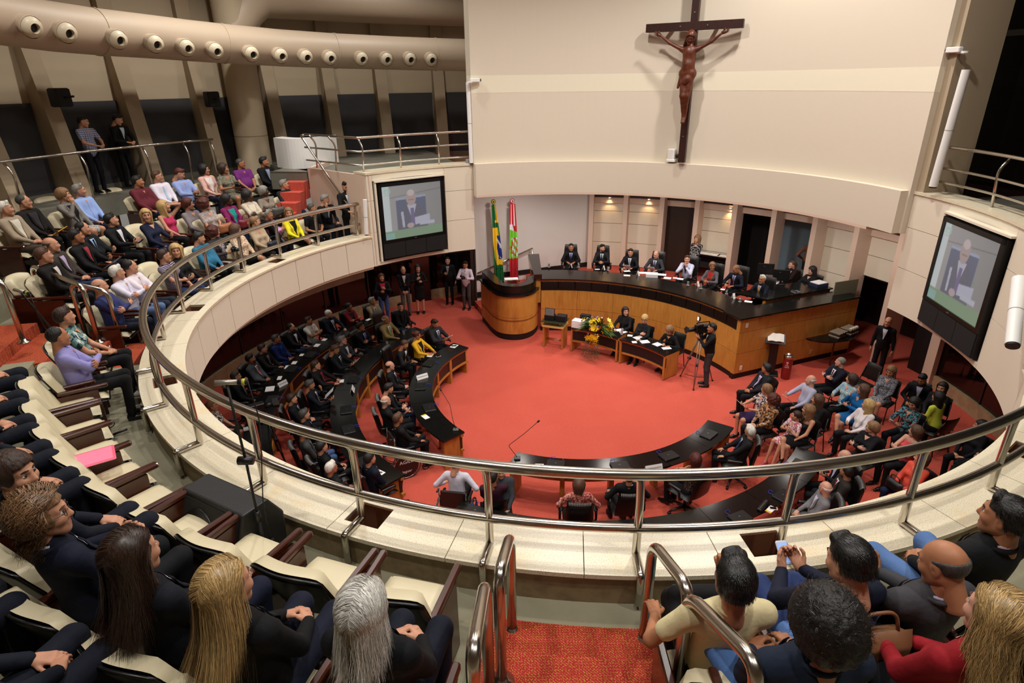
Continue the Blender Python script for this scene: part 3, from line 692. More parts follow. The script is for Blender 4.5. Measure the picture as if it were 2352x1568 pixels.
def flag(u, vt, vb, fn, cols, name, label, wtop, wbot, drift):
    p = on_wall(u, .35); zt, zb = z_of(p, vt), z_of(p, vb); X = Vector((FWD[0], FWD[1], 0)); Y = Vector((-FWN[0], -FWN[1], 0))
    t = thing(name, label, 'flag', (p[0], p[1], .95), 0, 'flags beside the rostrum', world=True)
    P = Vector((p[0], p[1], 0)); MB().tube([P+Vector((0, 0, .95)), P+Vector((0, 0, zt-.1))], .016, 8).build('pole', mat('pole_wood', '#6b4a26', .5), t)
    MB().lathe([(.16, .95), (.16, .98), (.03, 1.02)], (p[0], p[1], 0), 18).build('pole_base', M_alu, t)
    nx, nz = 36, 130; G, C_ = [], []
    for j in range(nz+1):
        q = j/nz; wd = wtop+(wbot-wtop)*min(1, q*1.6); row = []
        for i in range(nx+1):
            s = i/nx; fold = .035*math.sin(s*15+q*2)+.02*math.sin(s*31+1.3*q*5); sag = 0 if q < .97 else 0
            hem = (zt-.12)-(zt-.12-zb)*q*(1-.10*abs(s-.6)*(q > .8))
            row.append(tuple(P+X*(drift*q+wd*(s-.5))+Y*(.05+fold*(.3+q))+Vector((0, 0, hem)))); C_.append(fn(s, q))
        G.append(row)
    o = MB().sheet(G).build('cloth', attr_mat('flag_cloth'), t, True); setcol(o, C_)
    for k, (r, c) in enumerate(zip((.085, .06, .03), cols)):
        d = .03+.012*k; b = MB().lathe([(r, 0), (r*.9, .012)], n=22); M = Matrix.Translation(P+Vector((0, 0, zt-.03))+Y*d) @ Y.to_track_quat('Z', 'Y').to_matrix().to_4x4()
        b.v = [tuple(M @ Vector(v)) for v in b.v]; b.build('rosette', mat('ros'+c, c, .7), t)
flag(1135, 461, 652, brazil, ('#12703a', '#e6b422', '#16307a'), 'national_flag', 'green and yellow flag with a blue disc, draped on its pole', .15, .34, .18)
flag(1177, 459, 648, state, ('#c3202c', '#f2eef0', '#c3202c'), 'state_flag', 'red, white and green flag with a crest, draped on its pole', .2, .34, .04)
# stair rail along the pale wall
t = thing('wall_handrail', 'steel handrail rising along the pale wall behind the flags', 'handrail', (*on_wall(1085, .1), .6), world=True)
a, b_ = on_wall(1078, .12), on_wall(1223, .12); A = Vector((*a, z_of(a, 628))); B = Vector((*b_, z_of(b_, 570)))
MB().tube([A, B], .03, 8).build('tube', M_steel, t, True); MB().tube([B, Vector((B.x, B.y, .95))], .025, 8).build('post', M_steel, t, True)

# ================================================================ crucifix
M_cross = mat('dark_cross_wood', '#2a100b', .4, var=(8, '#3c1a10', .6, (4, 4, .6)))
CA = 59.4; co = np.array(pol(CB, 5.40, CA, 5.7)); CX = np.array([math.sin(R_(CA)), -math.cos(R_(CA)), 0]); CY = -np.array([math.cos(R_(CA)), math.sin(R_(CA)), 0])
cross = thing('crucifix', 'dark wooden crucifix with a carved figure on the tall cream wall', 'crucifix', co, math.atan2(CX[1], CX[0])+PI)
MB().rbox((0, -.02, 2.4), (.15, .12, 4.8), .008).build('upright', M_cross, cross)
zc = cyl(1597, 60, 5.4)[0][2]-5.7
MB().rbox((0, .045, zc), (1.98, .11, .16), .008).build('crossbeam', M_cross, cross)
for x, z in ((-.3, zc), (.25, zc), (0, zc+.25), (0, .55)): MB().lathe([(.016, 0), (.012, .012)], n=10).build('bolt', M_alu, cross, loc=(x, .105 if z == zc else .045, z), rot=(-PI/2, 0, 0))
for x in (-.45, .45): MB().box((x, -.1, zc), (.06, .2, .06)).build('bracket', M_cross, cross)

# ================================================================ podium, rostrum
def _wood(N, L, b):
    co = objco(N, L, (2.2, 2.2, .35))
    n = node(N, 'ShaderNodeTexNoise', i2=9.0, i3=6.0); L.new(co, n.inputs[0])
    n2 = node(N, 'ShaderNodeTexNoise', i2=2.2, i3=3.0); L.new(objco(N, L, (1.6, 1.6, .5)), n2.inputs[0])
    c = ramp(N, L, n.outputs[0], [(.3, '#c88e42'), (.7, '#b87c34')])
    c = mixc(N, L, ramp(N, L, n2.outputs[0], [(.56, (0, 0, 0)), (.75, (.55, .55, .55))]), c, '#94501c'); L.new(c, b.inputs['Base Color'])
M_wood = custom('honey_wood', _wood, .42, spec=.4)
M_woodtrim = mat('wood_trim', '#b97a35', .45, var=(20, '#9c6026', .7, (1, 1, .2)))
def _granite(N, L, b):
    n = node(N, 'ShaderNodeTexNoise', i2=170.0, i3=2.0); L.new(objco(N, L), n.inputs[0])
    L.new(ramp(N, L, n.outputs[0], [(.55, '#0b0b0a'), (.68, '#262824')]), b.inputs['Base Color'])
M_granite = custom('black_granite', _granite, .16, spec=.5)
M_leather = mat('black_leather', '#0c0a09', .38, bump=(120, .12))
def rp(a): return 4.68+(a-17)/80*.40
pod = thing('podium_desk', 'long curved honey wood podium desk with black granite top and black padded band', 'desk', (*pol(DF, 4.9, 57), 0), world=True)
A0, A1 = 18.0, 95.5
MB().arc(DF, lambda a: rp(a)+.03, lambda a: rp(a)+.15, A0, A1, 0, .16, 50).build('plinth', M_black, pod)
for k in range(6):
    q0, q1 = A0+(A1-A0)*k/6, A0+(A1-A0)*(k+1)/6
    MB().arc(DF, rp, lambda a: rp(a)+.1, q0+.04, q1-.04, .16, .735, 10).build('wood_panel', M_wood, pod)
    MB().arc(DF, rp, lambda a: rp(a)+.1, q0+.04, q1-.04, .745, 1.36, 10).build('wood_panel', M_wood, pod)
MB().arc(DF, lambda a: rp(a)+.012, lambda a: rp(a)+.09, A0, A1, .7, 1.4, 50).build('panel_core', M_jamb, pod)
MB().arc(DF, lambda a: rp(a)+.05, lambda a: rp(a)+.15, A0, A1, 1.36, 1.7, 50).build('band_back', M_black, pod)
MB().arc(DF, lambda a: rp(a)-.01, lambda a: rp(a)+.12, A0, A1, 1.66, 1.71, 50).build('top_trim', M_woodtrim, pod)
for k in range(13):
    q0, q1 = A0+.8+(A1-A0-1)*k/13, A0+.8+(A1-A0-1)*(k+1)/13
    b = MB().arc(DF, lambda a: rp(a)+.005, lambda a: rp(a)+.06, q0+.12, q1-.12, 1.375, 1.655, 4); b.build('cushion', M_leather, pod, bevel=.015)
MB().arc(DF, lambda a: rp(a)-.05, lambda a: rp(a)+.95, A0-.3, A1, 1.71, 1.75, 60).build('desk_top', M_granite, pod)
# right flank
Pc = np.array(pol(DF, rp(18), 17.6)); Pe = np.array([9.75, 16.15]); u_ = (Pe-Pc)/np.hypot(*(Pe-Pc)); v_ = np.array([-u_[1], u_[0]]); Lf = np.hypot(*(Pe-Pc))
def quad(a, b, c, d): return [tuple(Pc+u_*x+v_*y) for x, y in (a, b, c, d)]
MB().prism(quad((0, .03), (Lf, .03), (Lf, .15), (0, .15)), 0, .16).build('plinth', M_black, pod)
for z0, z1 in ((.16, .73), (.74, 1.33), (1.34, 1.71)): MB().prism(quad((0, 0), (Lf, 0), (Lf, .12), (0, .12)), z0, z1).build('side_panel', M_wood, pod)
MB().prism(quad((-.06, -.05), (Lf+.05, -.05), (Lf+.05, .62), (-.06, .62)), 1.711, 1.751).build('side_top', M_granite, pod)
for x, z in ((.22, 1.52), (.22, .3)):
    q = Pc+u_*x-v_*.006; b = MB(); b.box((q[0], q[1], z), (.075, .012, .12), math.atan2(u_[1], u_[0])); s_ = b.build('socket_plate', M_white, pod)
q = Pc+u_*2.7-v_*.006; MB().box((q[0], q[1], .32), (.075, .012, .12), math.atan2(u_[1], u_[0])).build('socket_plate', mat('socket_beige', '#b79a70', .5), pod)
# left raised end of the desk (black shelf)
b = MB(); q0 = pol(DF, rp(95)+.05, 95.5); 
b.prism([pol(DF, rp(95)-.03, 95.3), pol(DF, rp(95)+2.4, 93.4), pol(DF, rp(95)+2.4, 96.4), pol(DF, rp(95)-.03, 98.2)], 1.74, 1.90); b.build('end_shelf', M_granite, pod)
b = MB(); b.prism([pol(DF, rp(95)+.05, 95.6), pol(DF, rp(95)+2.3, 93.8), pol(DF, rp(95)+2.3, 95.9), pol(DF, rp(95)+.05, 97.8)], .95, 1.74); b.build('end_panel', M_wood, pod)
# clerks' desk behind the right flank
ck = thing('clerk_desk', 'long black granite desk with two monitors behind the podium flank', 'desk', (*(Pc+u_*2.6+v_*1.0), .95), world=True)
MB().prism(quad((1.5, .70), (3.95, .70), (3.95, 1.55), (1.1, 1.55)), 1.78, 1.82).build('desk_top', M_granite, ck)
MB().prism(quad((1.5, .75), (3.9, .75), (3.9, .85), (1.5, .85)), .95, 1.78).build('front_panel', M_wood, ck)
MB().prism(quad((3.75, .75), (3.9, .75), (3.9, 1.5), (3.75, 1.5)), .95, 1.78).build('side_panel', M_wood, ck)
# rostrum
def smoothpath(P, n=6):
    P = [np.array(p, float) for p in P]; out = []
    for i in range(len(P)-1):
        a, b, c, d = P[max(i-1, 0)], P[i], P[i+1], P[min(i+2, len(P)-1)]
        for k in range(n):
            t = k/n; out.append(.5*((2*b)+(-a+c)*t+(2*a-5*b+4*c-d)*t*t+(-a+3*b-3*c+d)*t**3))
    out.append(P[-1]); return out
def wallpath(P, off, th, z0, z1, b=None):
    b = b or MB(); n = len(P); V = []
    for i in range(n):
        d = P[min(i+1, n-1)]-P[max(i-1, 0)]; d /= np.hypot(*d); nr = np.array([-d[1], d[0]])
        for o, z in ((off, z0), (off+th, z0), (off+th, z1), (off, z1)): q = P[i]+nr*o; V.append((q[0], q[1], z))
    F = [(0, 1, 2, 3), (4*n-1, 4*n-2, 4*n-3, 4*n-4)]+[(i*4+k, i*4+4+k, i*4+4+(k+1) % 4, i*4+(k+1) % 4) for i in range(n-1) for k in range(4)]
    return b.add(V, F)
rs = thing('speaker_rostrum', 'rounded honey wood rostrum with a black granite collar', 'rostrum', (-.05, 18.2, 0), world=True)
RPth = smoothpath([(-1.0, 19.15), (-.8, 18.55), (-.62, 18.02), (-.38, 17.62), (-.02, 17.45), (.36, 17.5), (.66, 17.78), (.82, 18.2), (.86, 18.5)])
wallpath(RPth, .02, .1, 0, .2).build('plinth', M_black, rs)
h = len(RPth)//2
for z0, z1 in ((.2, .72), (.73, 1.42)):
    wallpath(RPth, 0, .1, z0, z1).build('wood_panel', M_wood, rs, True, auto=40)
wallpath(RPth, -.05, .2, 1.42, 1.47).build('collar_ledge', M_granite, rs)
wallpath(RPth, .05, .08, 1.47, 1.71).build('collar', M_leather, rs, True, auto=40)
wallpath(RPth, .03, .28, 1.71, 1.745).build('top_ledge', M_granite, rs)
MB().prism([tuple(p) for p in RPth]+[(-.2, 19.4)], .6, .66).build('inner_floor', M_carpet, rs)
MB().box((.05, 18.15, 1.1), (.7, .45, .03), .3).build('reading_shelf', M_jamb, rs)
ppr = MB(); 
t = thing('paper_stack', 'papers lying open inside the rostrum', 'paper', (.0, 18.2, 1.745))
MB().box((0, 0, .01), (.42, .22, .02), .1).build('sheets', mat('paper_white', '#ece8e6', .8), t)
for s in (-.12, .10):
    t = thing('gooseneck_microphone', 'thin black gooseneck microphone on the rostrum, '+('left one' if s < 0 else 'right one'), 'microphone', (.02+s*2.2, 17.95, 1.75), 0, 'rostrum microphones')
    MB().lathe([(.03, 0), (.03, .02)], n=12).build('foot', M_black, t); MB().tube([(0, 0, .02), (-s*.3, .15, .25), (-s*1.2, .3, .42)], .005, 6).build('stem', M_black, t); MB().tube([(-s*1.2, .3, .42), (-s*1.35, .33, .44)], .013, 8).build('capsule', M_black, t)

# ================================================================ floor desks
def desk(r, a0, a1, n, label, name='assembly_desk'):
    t = thing(name, label, 'desk', (*pol(DF, r+.28, (a0+a1)/2), 0), world=True, group='curved assembly desks')
    for k in range(n):
        q0, q1 = a0+(a1-a0)*k/n, a0+(a1-a0)*(k+1)/n
        MB().arc(DF, r, r+.545, q0+.05, q1-.05, .715, .75, 6).build('desk_top', M_granite, t)
        MB().arc(DF, r+.05, r+.1, q0+.6, q1-.6, .36, .66, 6).build('modesty_panel', mat('dark_wood_panel', '#24100b', .5), t)
    MB().arc(DF, r+.03, r+.10, a0, a1, .66, .715, 6*n).build('apron', M_woodtrim, t)
    MB().arc(DF, r+.03, r+.10, a0, a1, .30, .36, 6*n).build('stretcher', M_woodtrim, t)
    for k in range(n+1):
        q = a0+(a1-a0)*k/n; q = min(max(q, a0+1.2), a1-1.2); 
        full = k in (0, n); ro, ri = (r+.5, r+.03) if full else (r+.16, r+.02)
        x, y = pol(DF, (ro+ri)/2, q); MB().box((x, y, .3575), (ro-ri, .09 if not full else .05, .715), R_(q)).build('end_panel' if full else 'leg', M_woodtrim, t)
    return t
desk(3.33, 141.5, 223.3, 6, 'innermost curved black-topped desk on the left of the floor')
desk(3.33, 246.2, 324.6, 5, 'innermost curved black-topped desk facing the podium, in the near foreground of the floor')
desk(5.08, 139.6, 227.6, 8, 'middle curved black-topped desk on the left of the floor')
desk(5.10, 242.9, 324.2, 7, 'outer curved black-topped desk on the right near side of the floor')
desk(6.82, 143.0, 222.0, 9, 'outermost curved black-topped desk on the left of the floor')
# ================================================================ chairs
M_cream = mat('cream_leather', '#cfc3a2', .42, bump=(40, .03))
M_shell = mat('black_shell', '#0a0a0b', .35)
M_arm = mat('mahogany', '#451c0c', .3, var=(16, '#300f06', .7, (1, .2, 1)), coat=.3)
M_chrome = mat('chrome', '#c8c8c8', .15, 1.0)
M_plastic = mat('black_plastic', '#0d0d0e', .42)
def cushion(mb, fn, nu, nv, th):
    """padded sheet: fn(u,v)->point, pillow thickness th"""
    A = [[Vector(fn(i/nu, j/nv)) for i in range(nu+1)] for j in range(nv+1)]; F, B = [], []
    for j in range(nv+1):
        rf, rb = [], []
        for i in range(nu+1):
            p = A[j][i]; du = A[j][min(i+1, nu)]-A[j][max(i-1, 0)]; dv = A[min(j+1, nv)][i]-A[max(j-1, 0)][i]; n = du.cross(dv).normalized()
            e = min(i, nu-i)/nu*2; g = min(j, nv-j)/nv*2; k = (1-(1-min(1, e*3))**2)*(1-(1-min(1, g*3))**2); k = max(k, 0)**.5
            rf.append(p+n*th*.5*k); rb.append(p-n*th*.5*k)
        F.append(rf); B.append(rb)
    mb.sheet(F); mb.sheet([r[::-1] for r in B]); return mb
def office_chair(high=False, label='', rib=True):
    t = thing('office_chair' if not high else 'executive_chair', label, 'chair')
    H = 1.02 if not high else 1.22
    def back(u, v): x = (u-.5)*.5*(1-.18*v*v); z = .50+(H-.5)*v; return (x, -.26-.10*v-.05*(1-4*(u-.5)**2)*0.6, z)
    cushion(MB(), back, 10, 10, .09).build('backrest', M_leather, t, True)
    if rib:
        b = MB()
        for k in range(14):
            u = .08+.84*k/13; p = Vector(back(u, .97)); b.tube([p+Vector((0, .045, -.02)), p+Vector((0, .0, .03)), p+Vector((0, -.045, .005))], .011, 5)
        b.build('back_ribbing', mat('ribbed_leather', '#5c5a58', .3), t, True)
    def seat(u, v): return ((u-.5)*.52, -.24+.5*v, .46+.02*abs(2*u-1)**2-.04*max(0, v-.8)*5*.3)
    cushion(MB(), seat, 8, 8, .11).build('seat', M_leather, t, True)
    for s in (-1, 1):
        b = MB().tube(bend([(s*.24, -.1, .44), (s*.31, -.1, .46), (s*.31, -.08, .62), (s*.30, .16, .66), (s*.30, .17, .62)], .06), .022, 8); b.build('armrest_frame', M_plastic, t, True)
        MB().rbox((s*.30, .03, .67), (.075, .30, .035), .03).build('armrest', M_leather, t, True)
    b = MB(); b.cyl((0, 0, .10), (0, 0, .42), .03, n=12).cyl((0, 0, .38), (0, 0, .42), .10, n=12); b.build('column', M_plastic, t, True)
    for k in range(5):
        a = 2*PI*k/5+.3; e = (.31*math.cos(a), .31*math.sin(a))
        l = MB().tube([(0, 0, .12), (e[0]*.5, e[1]*.5, .105), (e[0], e[1], .075)], [.03, .024, .018], 6).build('base_arm', M_plastic, t, True)
        MB().cyl((e[0]-.02*math.sin(a), e[1]+.02*math.cos(a), .032), (e[0]+.02*math.sin(a), e[1]-.02*math.cos(a), .032), .032, n=10).build('caster', M_plastic, l, True)
    return t
def visitor_chair(label):
    t = thing('visitor_chair', label, 'chair')
    def back(u, v): return ((u-.5)*.44*(1-.12*v), -.22-.10*v-.03*(1-4*(u-.5)**2), .52+.40*v)
    cushion(MB(), back, 8, 6, .05).build('backrest', M_leather, t, True)
    def seat(u, v): return ((u-.5)*.48, -.2+.46*v, .45)
    cushion(MB(), seat, 8, 6, .08).build('seat', M_leather, t, True)
    for s in (-1, 1):
        MB().tube(bend([(s*.22, .22, .0), (s*.22, .2, .42), (s*.22, -.18, .44), (s*.20, -.27, .8)], .05), .012, 8).build('side_frame', M_plastic, t, True)
        MB().tube([(s*.22, -.2, .43), (s*.24, -.27, 0)], .012, 8).build('leg', M_plastic, t, True)
        MB().box((s*.21, -.24, .55), (.02, .03, .06)).build('bracket', M_chrome, t)
    return t
def auditorium_seat(label):
    t = thing('auditorium_seat', label, 'seat')
    # back: broad curved cushion, top edge swelling on one side as in a wave
    def back(u, v):
        x = (u-.5)*.54; c = (2*u-1)
        return (x, -.20-.17*v+.07*c*c, .44+(.44-.06*(1-u)*0-.05*abs(c)**3)*v)
    def pad(th, off):
        nu, nv = 14, 10; F, B = [], []
        for j in range(nv+1):
            rf, rb = [], []
            for i in range(nu+1):
                u, v = i/nu, j/nv; p = Vector(back(u, v)); e = min(u, 1-u)*2; g = (1-v); k = min(1, e*5)**.5*min(1, g*7+.02)**.5
                rf.append(p+Vector((0, th*k+off, th*.5*k*(v > .8)))); rb.append(p+Vector((0, off-.01, 0)))
            F.append(rf); B.append(rb)
        return MB().sheet([r[::-1] for r in F]).sheet(B)
    pad(.10, 0).build('backrest', M_cream, t, True)
    G = [[tuple(Vector(back(i/12, j/8*1.0))+Vector((0, -.015, -.005))) for i in range(13)] for j in range(9)]
    MB().sheet(G, .018).build('back_shell', M_shell, t, True)
    def seat(u, v): return ((u-.5)*.46, -.16+.40*v, .445-.03*(v < .1)-.02*max(0, v-.75)*4)
    cushion(MB(), seat, 10, 8, .10).build('seat', M_cream, t, True)
    MB().rbox((0, .06, .385), (.42, .38, .03), .04).build('seat_pan', M_shell, t)
    for s in (-1, 1):
        ps = MB().prism([(s*.275-.017, -.26), (s*.275+.017, -.26), (s*.275+.017, .16), (s*.275-.017, .16)], .0, .58).build('side_panel', M_arm, t)
        b = MB(); pr = []
        b.rbox((s*.272, .02, .615), (.05, .50, .045), .02); b.build('armrest', M_arm, t)
    return t
SEAT0 = auditorium_seat('cream leather auditorium seat'); OFF0 = office_chair(False, 'black leather office chair'); EXE0 = office_chair(True, 'tall black leather executive chair', False); VIS0 = visitor_chair('black visitor chair')
used = set()
def place(src, x, y, z, rz, label, group, sc=1.0):
    o = src if src.name not in used else dup(src)
    used.add(src.name); o.location = (x, y, z); o.rotation_euler = (0, 0, rz); o['label'] = label; o['group'] = group
    if sc != 1: o.scale = (sc, sc, sc)
    return o

# ================================================================ centre tables, stand, flowers
def table(a, b_, c, name, label, nleg=2):
    """a,b_: front floor corners, c: depth vector"""
    a, b_, c = np.array(a), np.array(b_), np.array(c); t = thing(name, label, 'table', ((a+b_)/2).tolist()+[0], world=True, group='secretaries\' tables')
    u = (b_-a)/np.hypot(*(b_-a)); n = c/np.hypot(*c); D = np.hypot(*c)
    def q(p, x, y): return tuple(p+u*x+n*y)
    bow = lambda s: -.10*(1-(2*s-1)**2)*-1
    fr = [a+(b_-a)*s+n*bow(s) for s in np.linspace(0, 1, 9)]; bk = [a+(b_-a)*s+n*(D+bow(s)) for s in np.linspace(0, 1, 9)]
    MB().prism([tuple(p-n*.03) for p in fr]+[tuple(p+n*.03) for p in bk[::-1]], .715, .75).build('table_top', M_granite, t)
    wallpath([p for p in fr], .02, .04, .655, .715).build('apron', M_woodtrim, t)
    wallpath([p for p in fr], .02, .04, .30, .36).build('stretcher', M_woodtrim, t)
    wallpath([p for p in fr], .03, .02, .36, .655).build('modesty_panel', M_black, t)
    for p, sg in ((a, 1), (b_, -1)):
        b = MB(); b.prism([q(p, 0, 0), q(p, sg*.05, 0), q(p, sg*.05, D), q(p, 0, D)][::sg], .02, .715); l = b.build('end_panel', M_woodtrim, t)
        b = MB(); b.prism([q(p, 0, 0), q(p, sg*.06, 0), q(p, sg*.06, .06), q(p, 0, .06)][::sg], 0, .03); b.build('foot', M_alu, l)
    return t
cdep = np.array([.33, .50])
table((1.73, 16.57), (2.97, 15.73), cdep, 'secretary_table', 'black-topped wooden table with the flower arrangement on it')
table((3.02, 15.68), (4.02, 14.54), np.array([.46, .36]), 'secretary_table', 'black-topped wooden table where two women write')
sd = thing('display_stand', 'small wooden stand with a glass shelf left of the tables', 'stand', (1.3, 17.0, 0), math.atan2(-.25, .62))
for s in (-1, 1):
    MB().rbox((s*.29, 0, .33), (.06, .46, .66), .01).build('leg_panel', M_woodtrim, sd); MB().rbox((s*.29, -.18, .015), (.065, .08, .03), .01).build('foot', M_alu, sd)
MB().rbox((0, 0, .69), (.66, .52, .06), .015).build('top', mat('pale_wood', '#d2b06a', .4), sd)
for k in (-.06, 0, .06): MB().tube([(-.27, k, .2), (.27, k, .2)], .009, 8).build('crossbar', M_steel, sd, True)
for x in (-.2, .2):
    for y in (-.16, .16): MB().cyl((x, y, .72), (x, y, .83), .018, n=12).build('spacer', M_steel, sd, True)
MB().rbox((0, -.02, .837), (.74, .56, .014), .01).build('glass_shelf', mat('green_glass', '#3e4630', .06, spec=.6, trans=.4), sd)
pl = thing('award_plaque', 'open black case with an engraved silver plaque on the glass shelf', 'plaque', (1.14, 17.0, .847), math.atan2(-.25, .62))
MB().rbox((0, .02, .08), (.30, .22, .16), .01).build('case', M_black, pl)
M_pl = mat('silver_plate', '#b8b8b8', .3, .8); o = MB().box((0, 0, 0), (.27, .015, .20)).build('plate', M_pl, pl, loc=(0, -.03, .25), rot=(-.25, 0, 0))
MB().box((0, .016, 0), (.30, .02, .23)).build('case_lid', M_black, pl, loc=(0, -.03, .25), rot=(-.25, 0, 0))
for k in range(4): MB().box((0, -.009, .05-.03*k), (.16, .002, .006)).build('engraving', mat('engrave', '#77787a', .5), pl, loc=(0, -.03, .25), rot=(-.25, 0, 0))
bx = thing('black_box', 'closed black presentation case beside the plaque on the glass shelf', 'box', (1.48, 16.9, .847), math.atan2(-.25, .62)); MB().rbox((0, 0, .09), (.30, .24, .18), .015).build('body', M_black, bx); MB().box((0, 0, .135), (.302, .242, .004)).build('seam', M_plastic, bx)
bx = thing('white_boxes', 'pile of flat white boxes on the flower table', 'box', (1.95, 16.62, .75), -.5)
for k in range(5): MB().rbox((.004*(k % 2), .003*k, .022+.043*k), (.34, .26, .040), .008).build('box_layer', mat('white_card', '#e9e4e2', .7), bx)
bx = thing('black_box', 'black presentation case standing behind the white boxes', 'box', (2.18, 16.82, .75), -.4); MB().rbox((0, 0, .15), (.3, .16, .30), .015).build('body', M_black, bx); MB().rbox((0, -.02, .31), (.28, .14, .02), .01).build('lid', M_black, bx)
# flowers
fa = thing('flower_arrangement', 'cascading arrangement of yellow lilies and orange gerberas hanging over the table front', 'flowers', (2.48, 16.18, .75)); fa.scale = (1.22, 1.22, 1.22)
rng = random.Random(3)
MB().lathe([(.12, 0), (.15, .06), (.12, .1)], n=16).build('bowl', M_black, fa, True)
def blossom(c, r, m, pet, d, nm):
    b = MB(); d = Vector(d).normalized(); q = d.to_track_quat('Z', 'Y').to_matrix(); c = Vector(c)
    for k in range(pet):
        a = 2*PI*k/pet; w = r*(.30 if pet < 8 else .16); P = [(0, 0, 0), (r*.5, w, r*.22), (r, 0, r*.30), (r*.5, -w, r*.22)]
        b.add([q @ Vector((x*math.cos(a)-y*math.sin(a), x*math.sin(a)+y*math.cos(a), z))+c for x, y, z in P], [(0, 1, 2, 3)])
    b.cyl(c, c+d*r*.25, r*.14, r*.08, 6); return b.build(nm, m, fa)
YL = [mat('lily_yellow', '#e8c81c', .6), mat('lily_pale', '#e6dc6a', .6)]; OR = mat('gerbera_orange', '#e0661c', .6); PU = mat('aster_mauve', '#9a7a9a', .7); MR = mat('dark_bloom', '#5a1c28', .7); WHT = mat('white_bloom', '#d8d4cc', .7)
GR = mat('leaf_green', '#3e5e22', .6); GR2 = mat('leaf_dark', '#24401a', .6)
fd = Vector((-.55, -.83, 0)); fs = Vector((.83, -.55, 0))
for k in range(95):
    a = rng.random()*2*PI; e = rng.random()**.6; up = Vector((0, 0, 1))
    dr = fs*math.cos(a)*e*1.05+up*(abs(math.sin(a))*e*.75+.12)+fd*(.55*(1-e)+.1)
    if k > 66: dr = fd*.9+fs*(rng.random()-.5)*.7-up*(rng.random()*1.0)
    c = dr*.40*(.85+.25*rng.random())+Vector((0, 0, .08))
    m, p, r, nm = rng.choice([(YL[0], 6, .075, 'lily'), (YL[0], 6, .08, 'lily'), (YL[1], 6, .075, 'lily'), (OR, 12, .055, 'gerbera'), (PU, 10, .035, 'aster'), (MR, 8, .035, 'bloom'), (WHT, 9, .03, 'bloom'), (YL[0], 6, .07, 'lily')])
    blossom(c, r, m, p, dr, nm)
def leaf(b, c, d, ln, wd):
    c, d = Vector(c), Vector(d).normalized(); s = d.cross(Vector((0, 0, 1)));
    if s.length < .1: s = Vector((1, 0, 0))
    s.normalize(); dn = Vector((0, 0, -.25*ln))
    b.add([c, c+d*ln*.5+s*wd, c+d*ln+dn, c+d*ln*.5-s*wd], [(0, 1, 2, 3)])
b = MB()
for k in range(260):
    a = rng.random()*2*PI; dr = fs*math.cos(a)+Vector((0, 0, abs(math.sin(a))*.8))+fd*rng.random()*.8; leaf(b, dr*.18*rng.random()+Vector((0, 0, .08)), dr, .25+.14*rng.random(), .02)
o = b.build('foliage', GR, fa); o['kind'] = 'stuff'
for k in range(7):
    b = MB(); base = fd*.30+fs*(.04*(k-3))+Vector((0, 0, -.04)); dr = (fd*.35+fs*(k-3)*.07+Vector((0, 0, -.9))).normalized(); L_ = .55-.03*abs(k-3)
    b.tube([base, base+dr*L_], .004, 4)
    for j in range(12): leaf(b, base+dr*L_*j/13, dr+fs*.8*(1 if j % 2 else -1), .10, .008)
    b.build('palm_frond', GR2, fa)

# lectern, bin, half-round shelf with trays
lc = thing('book_lectern', 'black lectern with an open book in front of the podium flank', 'lectern', (*at(1768, 858, 0)[:2], 0), R_(-20))
MB().rbox((0, 0, .02), (.4, .36, .04), .02).build('base', M_plastic, lc); MB().rbox((0, 0, .5), (.20, .16, .96), .01).build('column', M_plastic, lc)
MB().rbox((0, 0, 0), (.50, .38, .03), .015).build('desk_board', M_plastic, lc, loc=(0, 0, 1.03), rot=(.45, 0, 0))
bk = thing('open_book', 'large open book with white pages on the black lectern', 'book', (*at(1768, 858, 0)[:2], 1.055), R_(-20))
for s in (-1, 1):
    G = [[(s*.20*i/8, -.14+.28*j/4, .02+.022*math.sin(PI*min(1, i/8*1.15))) for i in range(9)] for j in range(5)]; 
    o = MB().sheet(G if s > 0 else [r[::-1] for r in G], .02).build('pages', mat('paper_cream', '#eeeae2', .8), bk, rot=(.45, 0, 0), loc=(0, 0, 0))
MB().box((0, 0, .0), (.43, .31, .012)).build('cover', M_jamb, bk, rot=(.45, 0, 0), loc=(0, 0, 0)); MB().box((.06, -.16, .0), (.012, .08, .004)).build('ribbon', mat('ribbon_red', '#b01820', .7), bk, rot=(.45, 0, 0), loc=(0, 0, 0))
tb = thing('waste_bin', 'red cylindrical waste bin with a steel rim beside the lectern', 'bin', (*at(1803, 868, 0)[:2], 0))
MB().lathe([(.115, 0), (.12, .02), (.12, .60)], n=28).build('body', mat('bin_red', '#7c1a18', .25, coat=.4), tb, True, auto=40); MB().lathe([(.122, .60), (.126, .66), (.10, .69), (.09, .66)], n=28).build('rim', M_steel, tb, True)
b = MB()
for k, (w_, h_) in enumerate(((.05, .03), (.03, .02), (.09, .012), (.11, .012))): b.box((0, 0, 0), (w_, .002, h_)); b.v[-8:] = [(p[0], p[1]-.1215, p[2]+.50-.045*k) for p in b.v[-8:]]
b.build('emblem', mat('emblem_white', '#d8c8c4', .6), tb, rot=(0, 0, -.5), loc=(0, 0, 0))
sh = thing('side_shelf', 'half-round black granite shelf on one steel leg against the podium flank', 'shelf', (*(Pc+u_*3.2-v_*.2), 0), math.atan2(u_[1], u_[0]))
MB().prism([(.85*math.cos(PI+PI*i/20), .55*math.sin(PI+PI*i/20)+.14) for i in range(21)], .78, .82).build('top', M_granite, sh); MB().cyl((-.15, -.2, 0), (-.15, -.2, .78), .022, n=12).build('leg', mat('leg_red', '#4a2018', .4), sh)
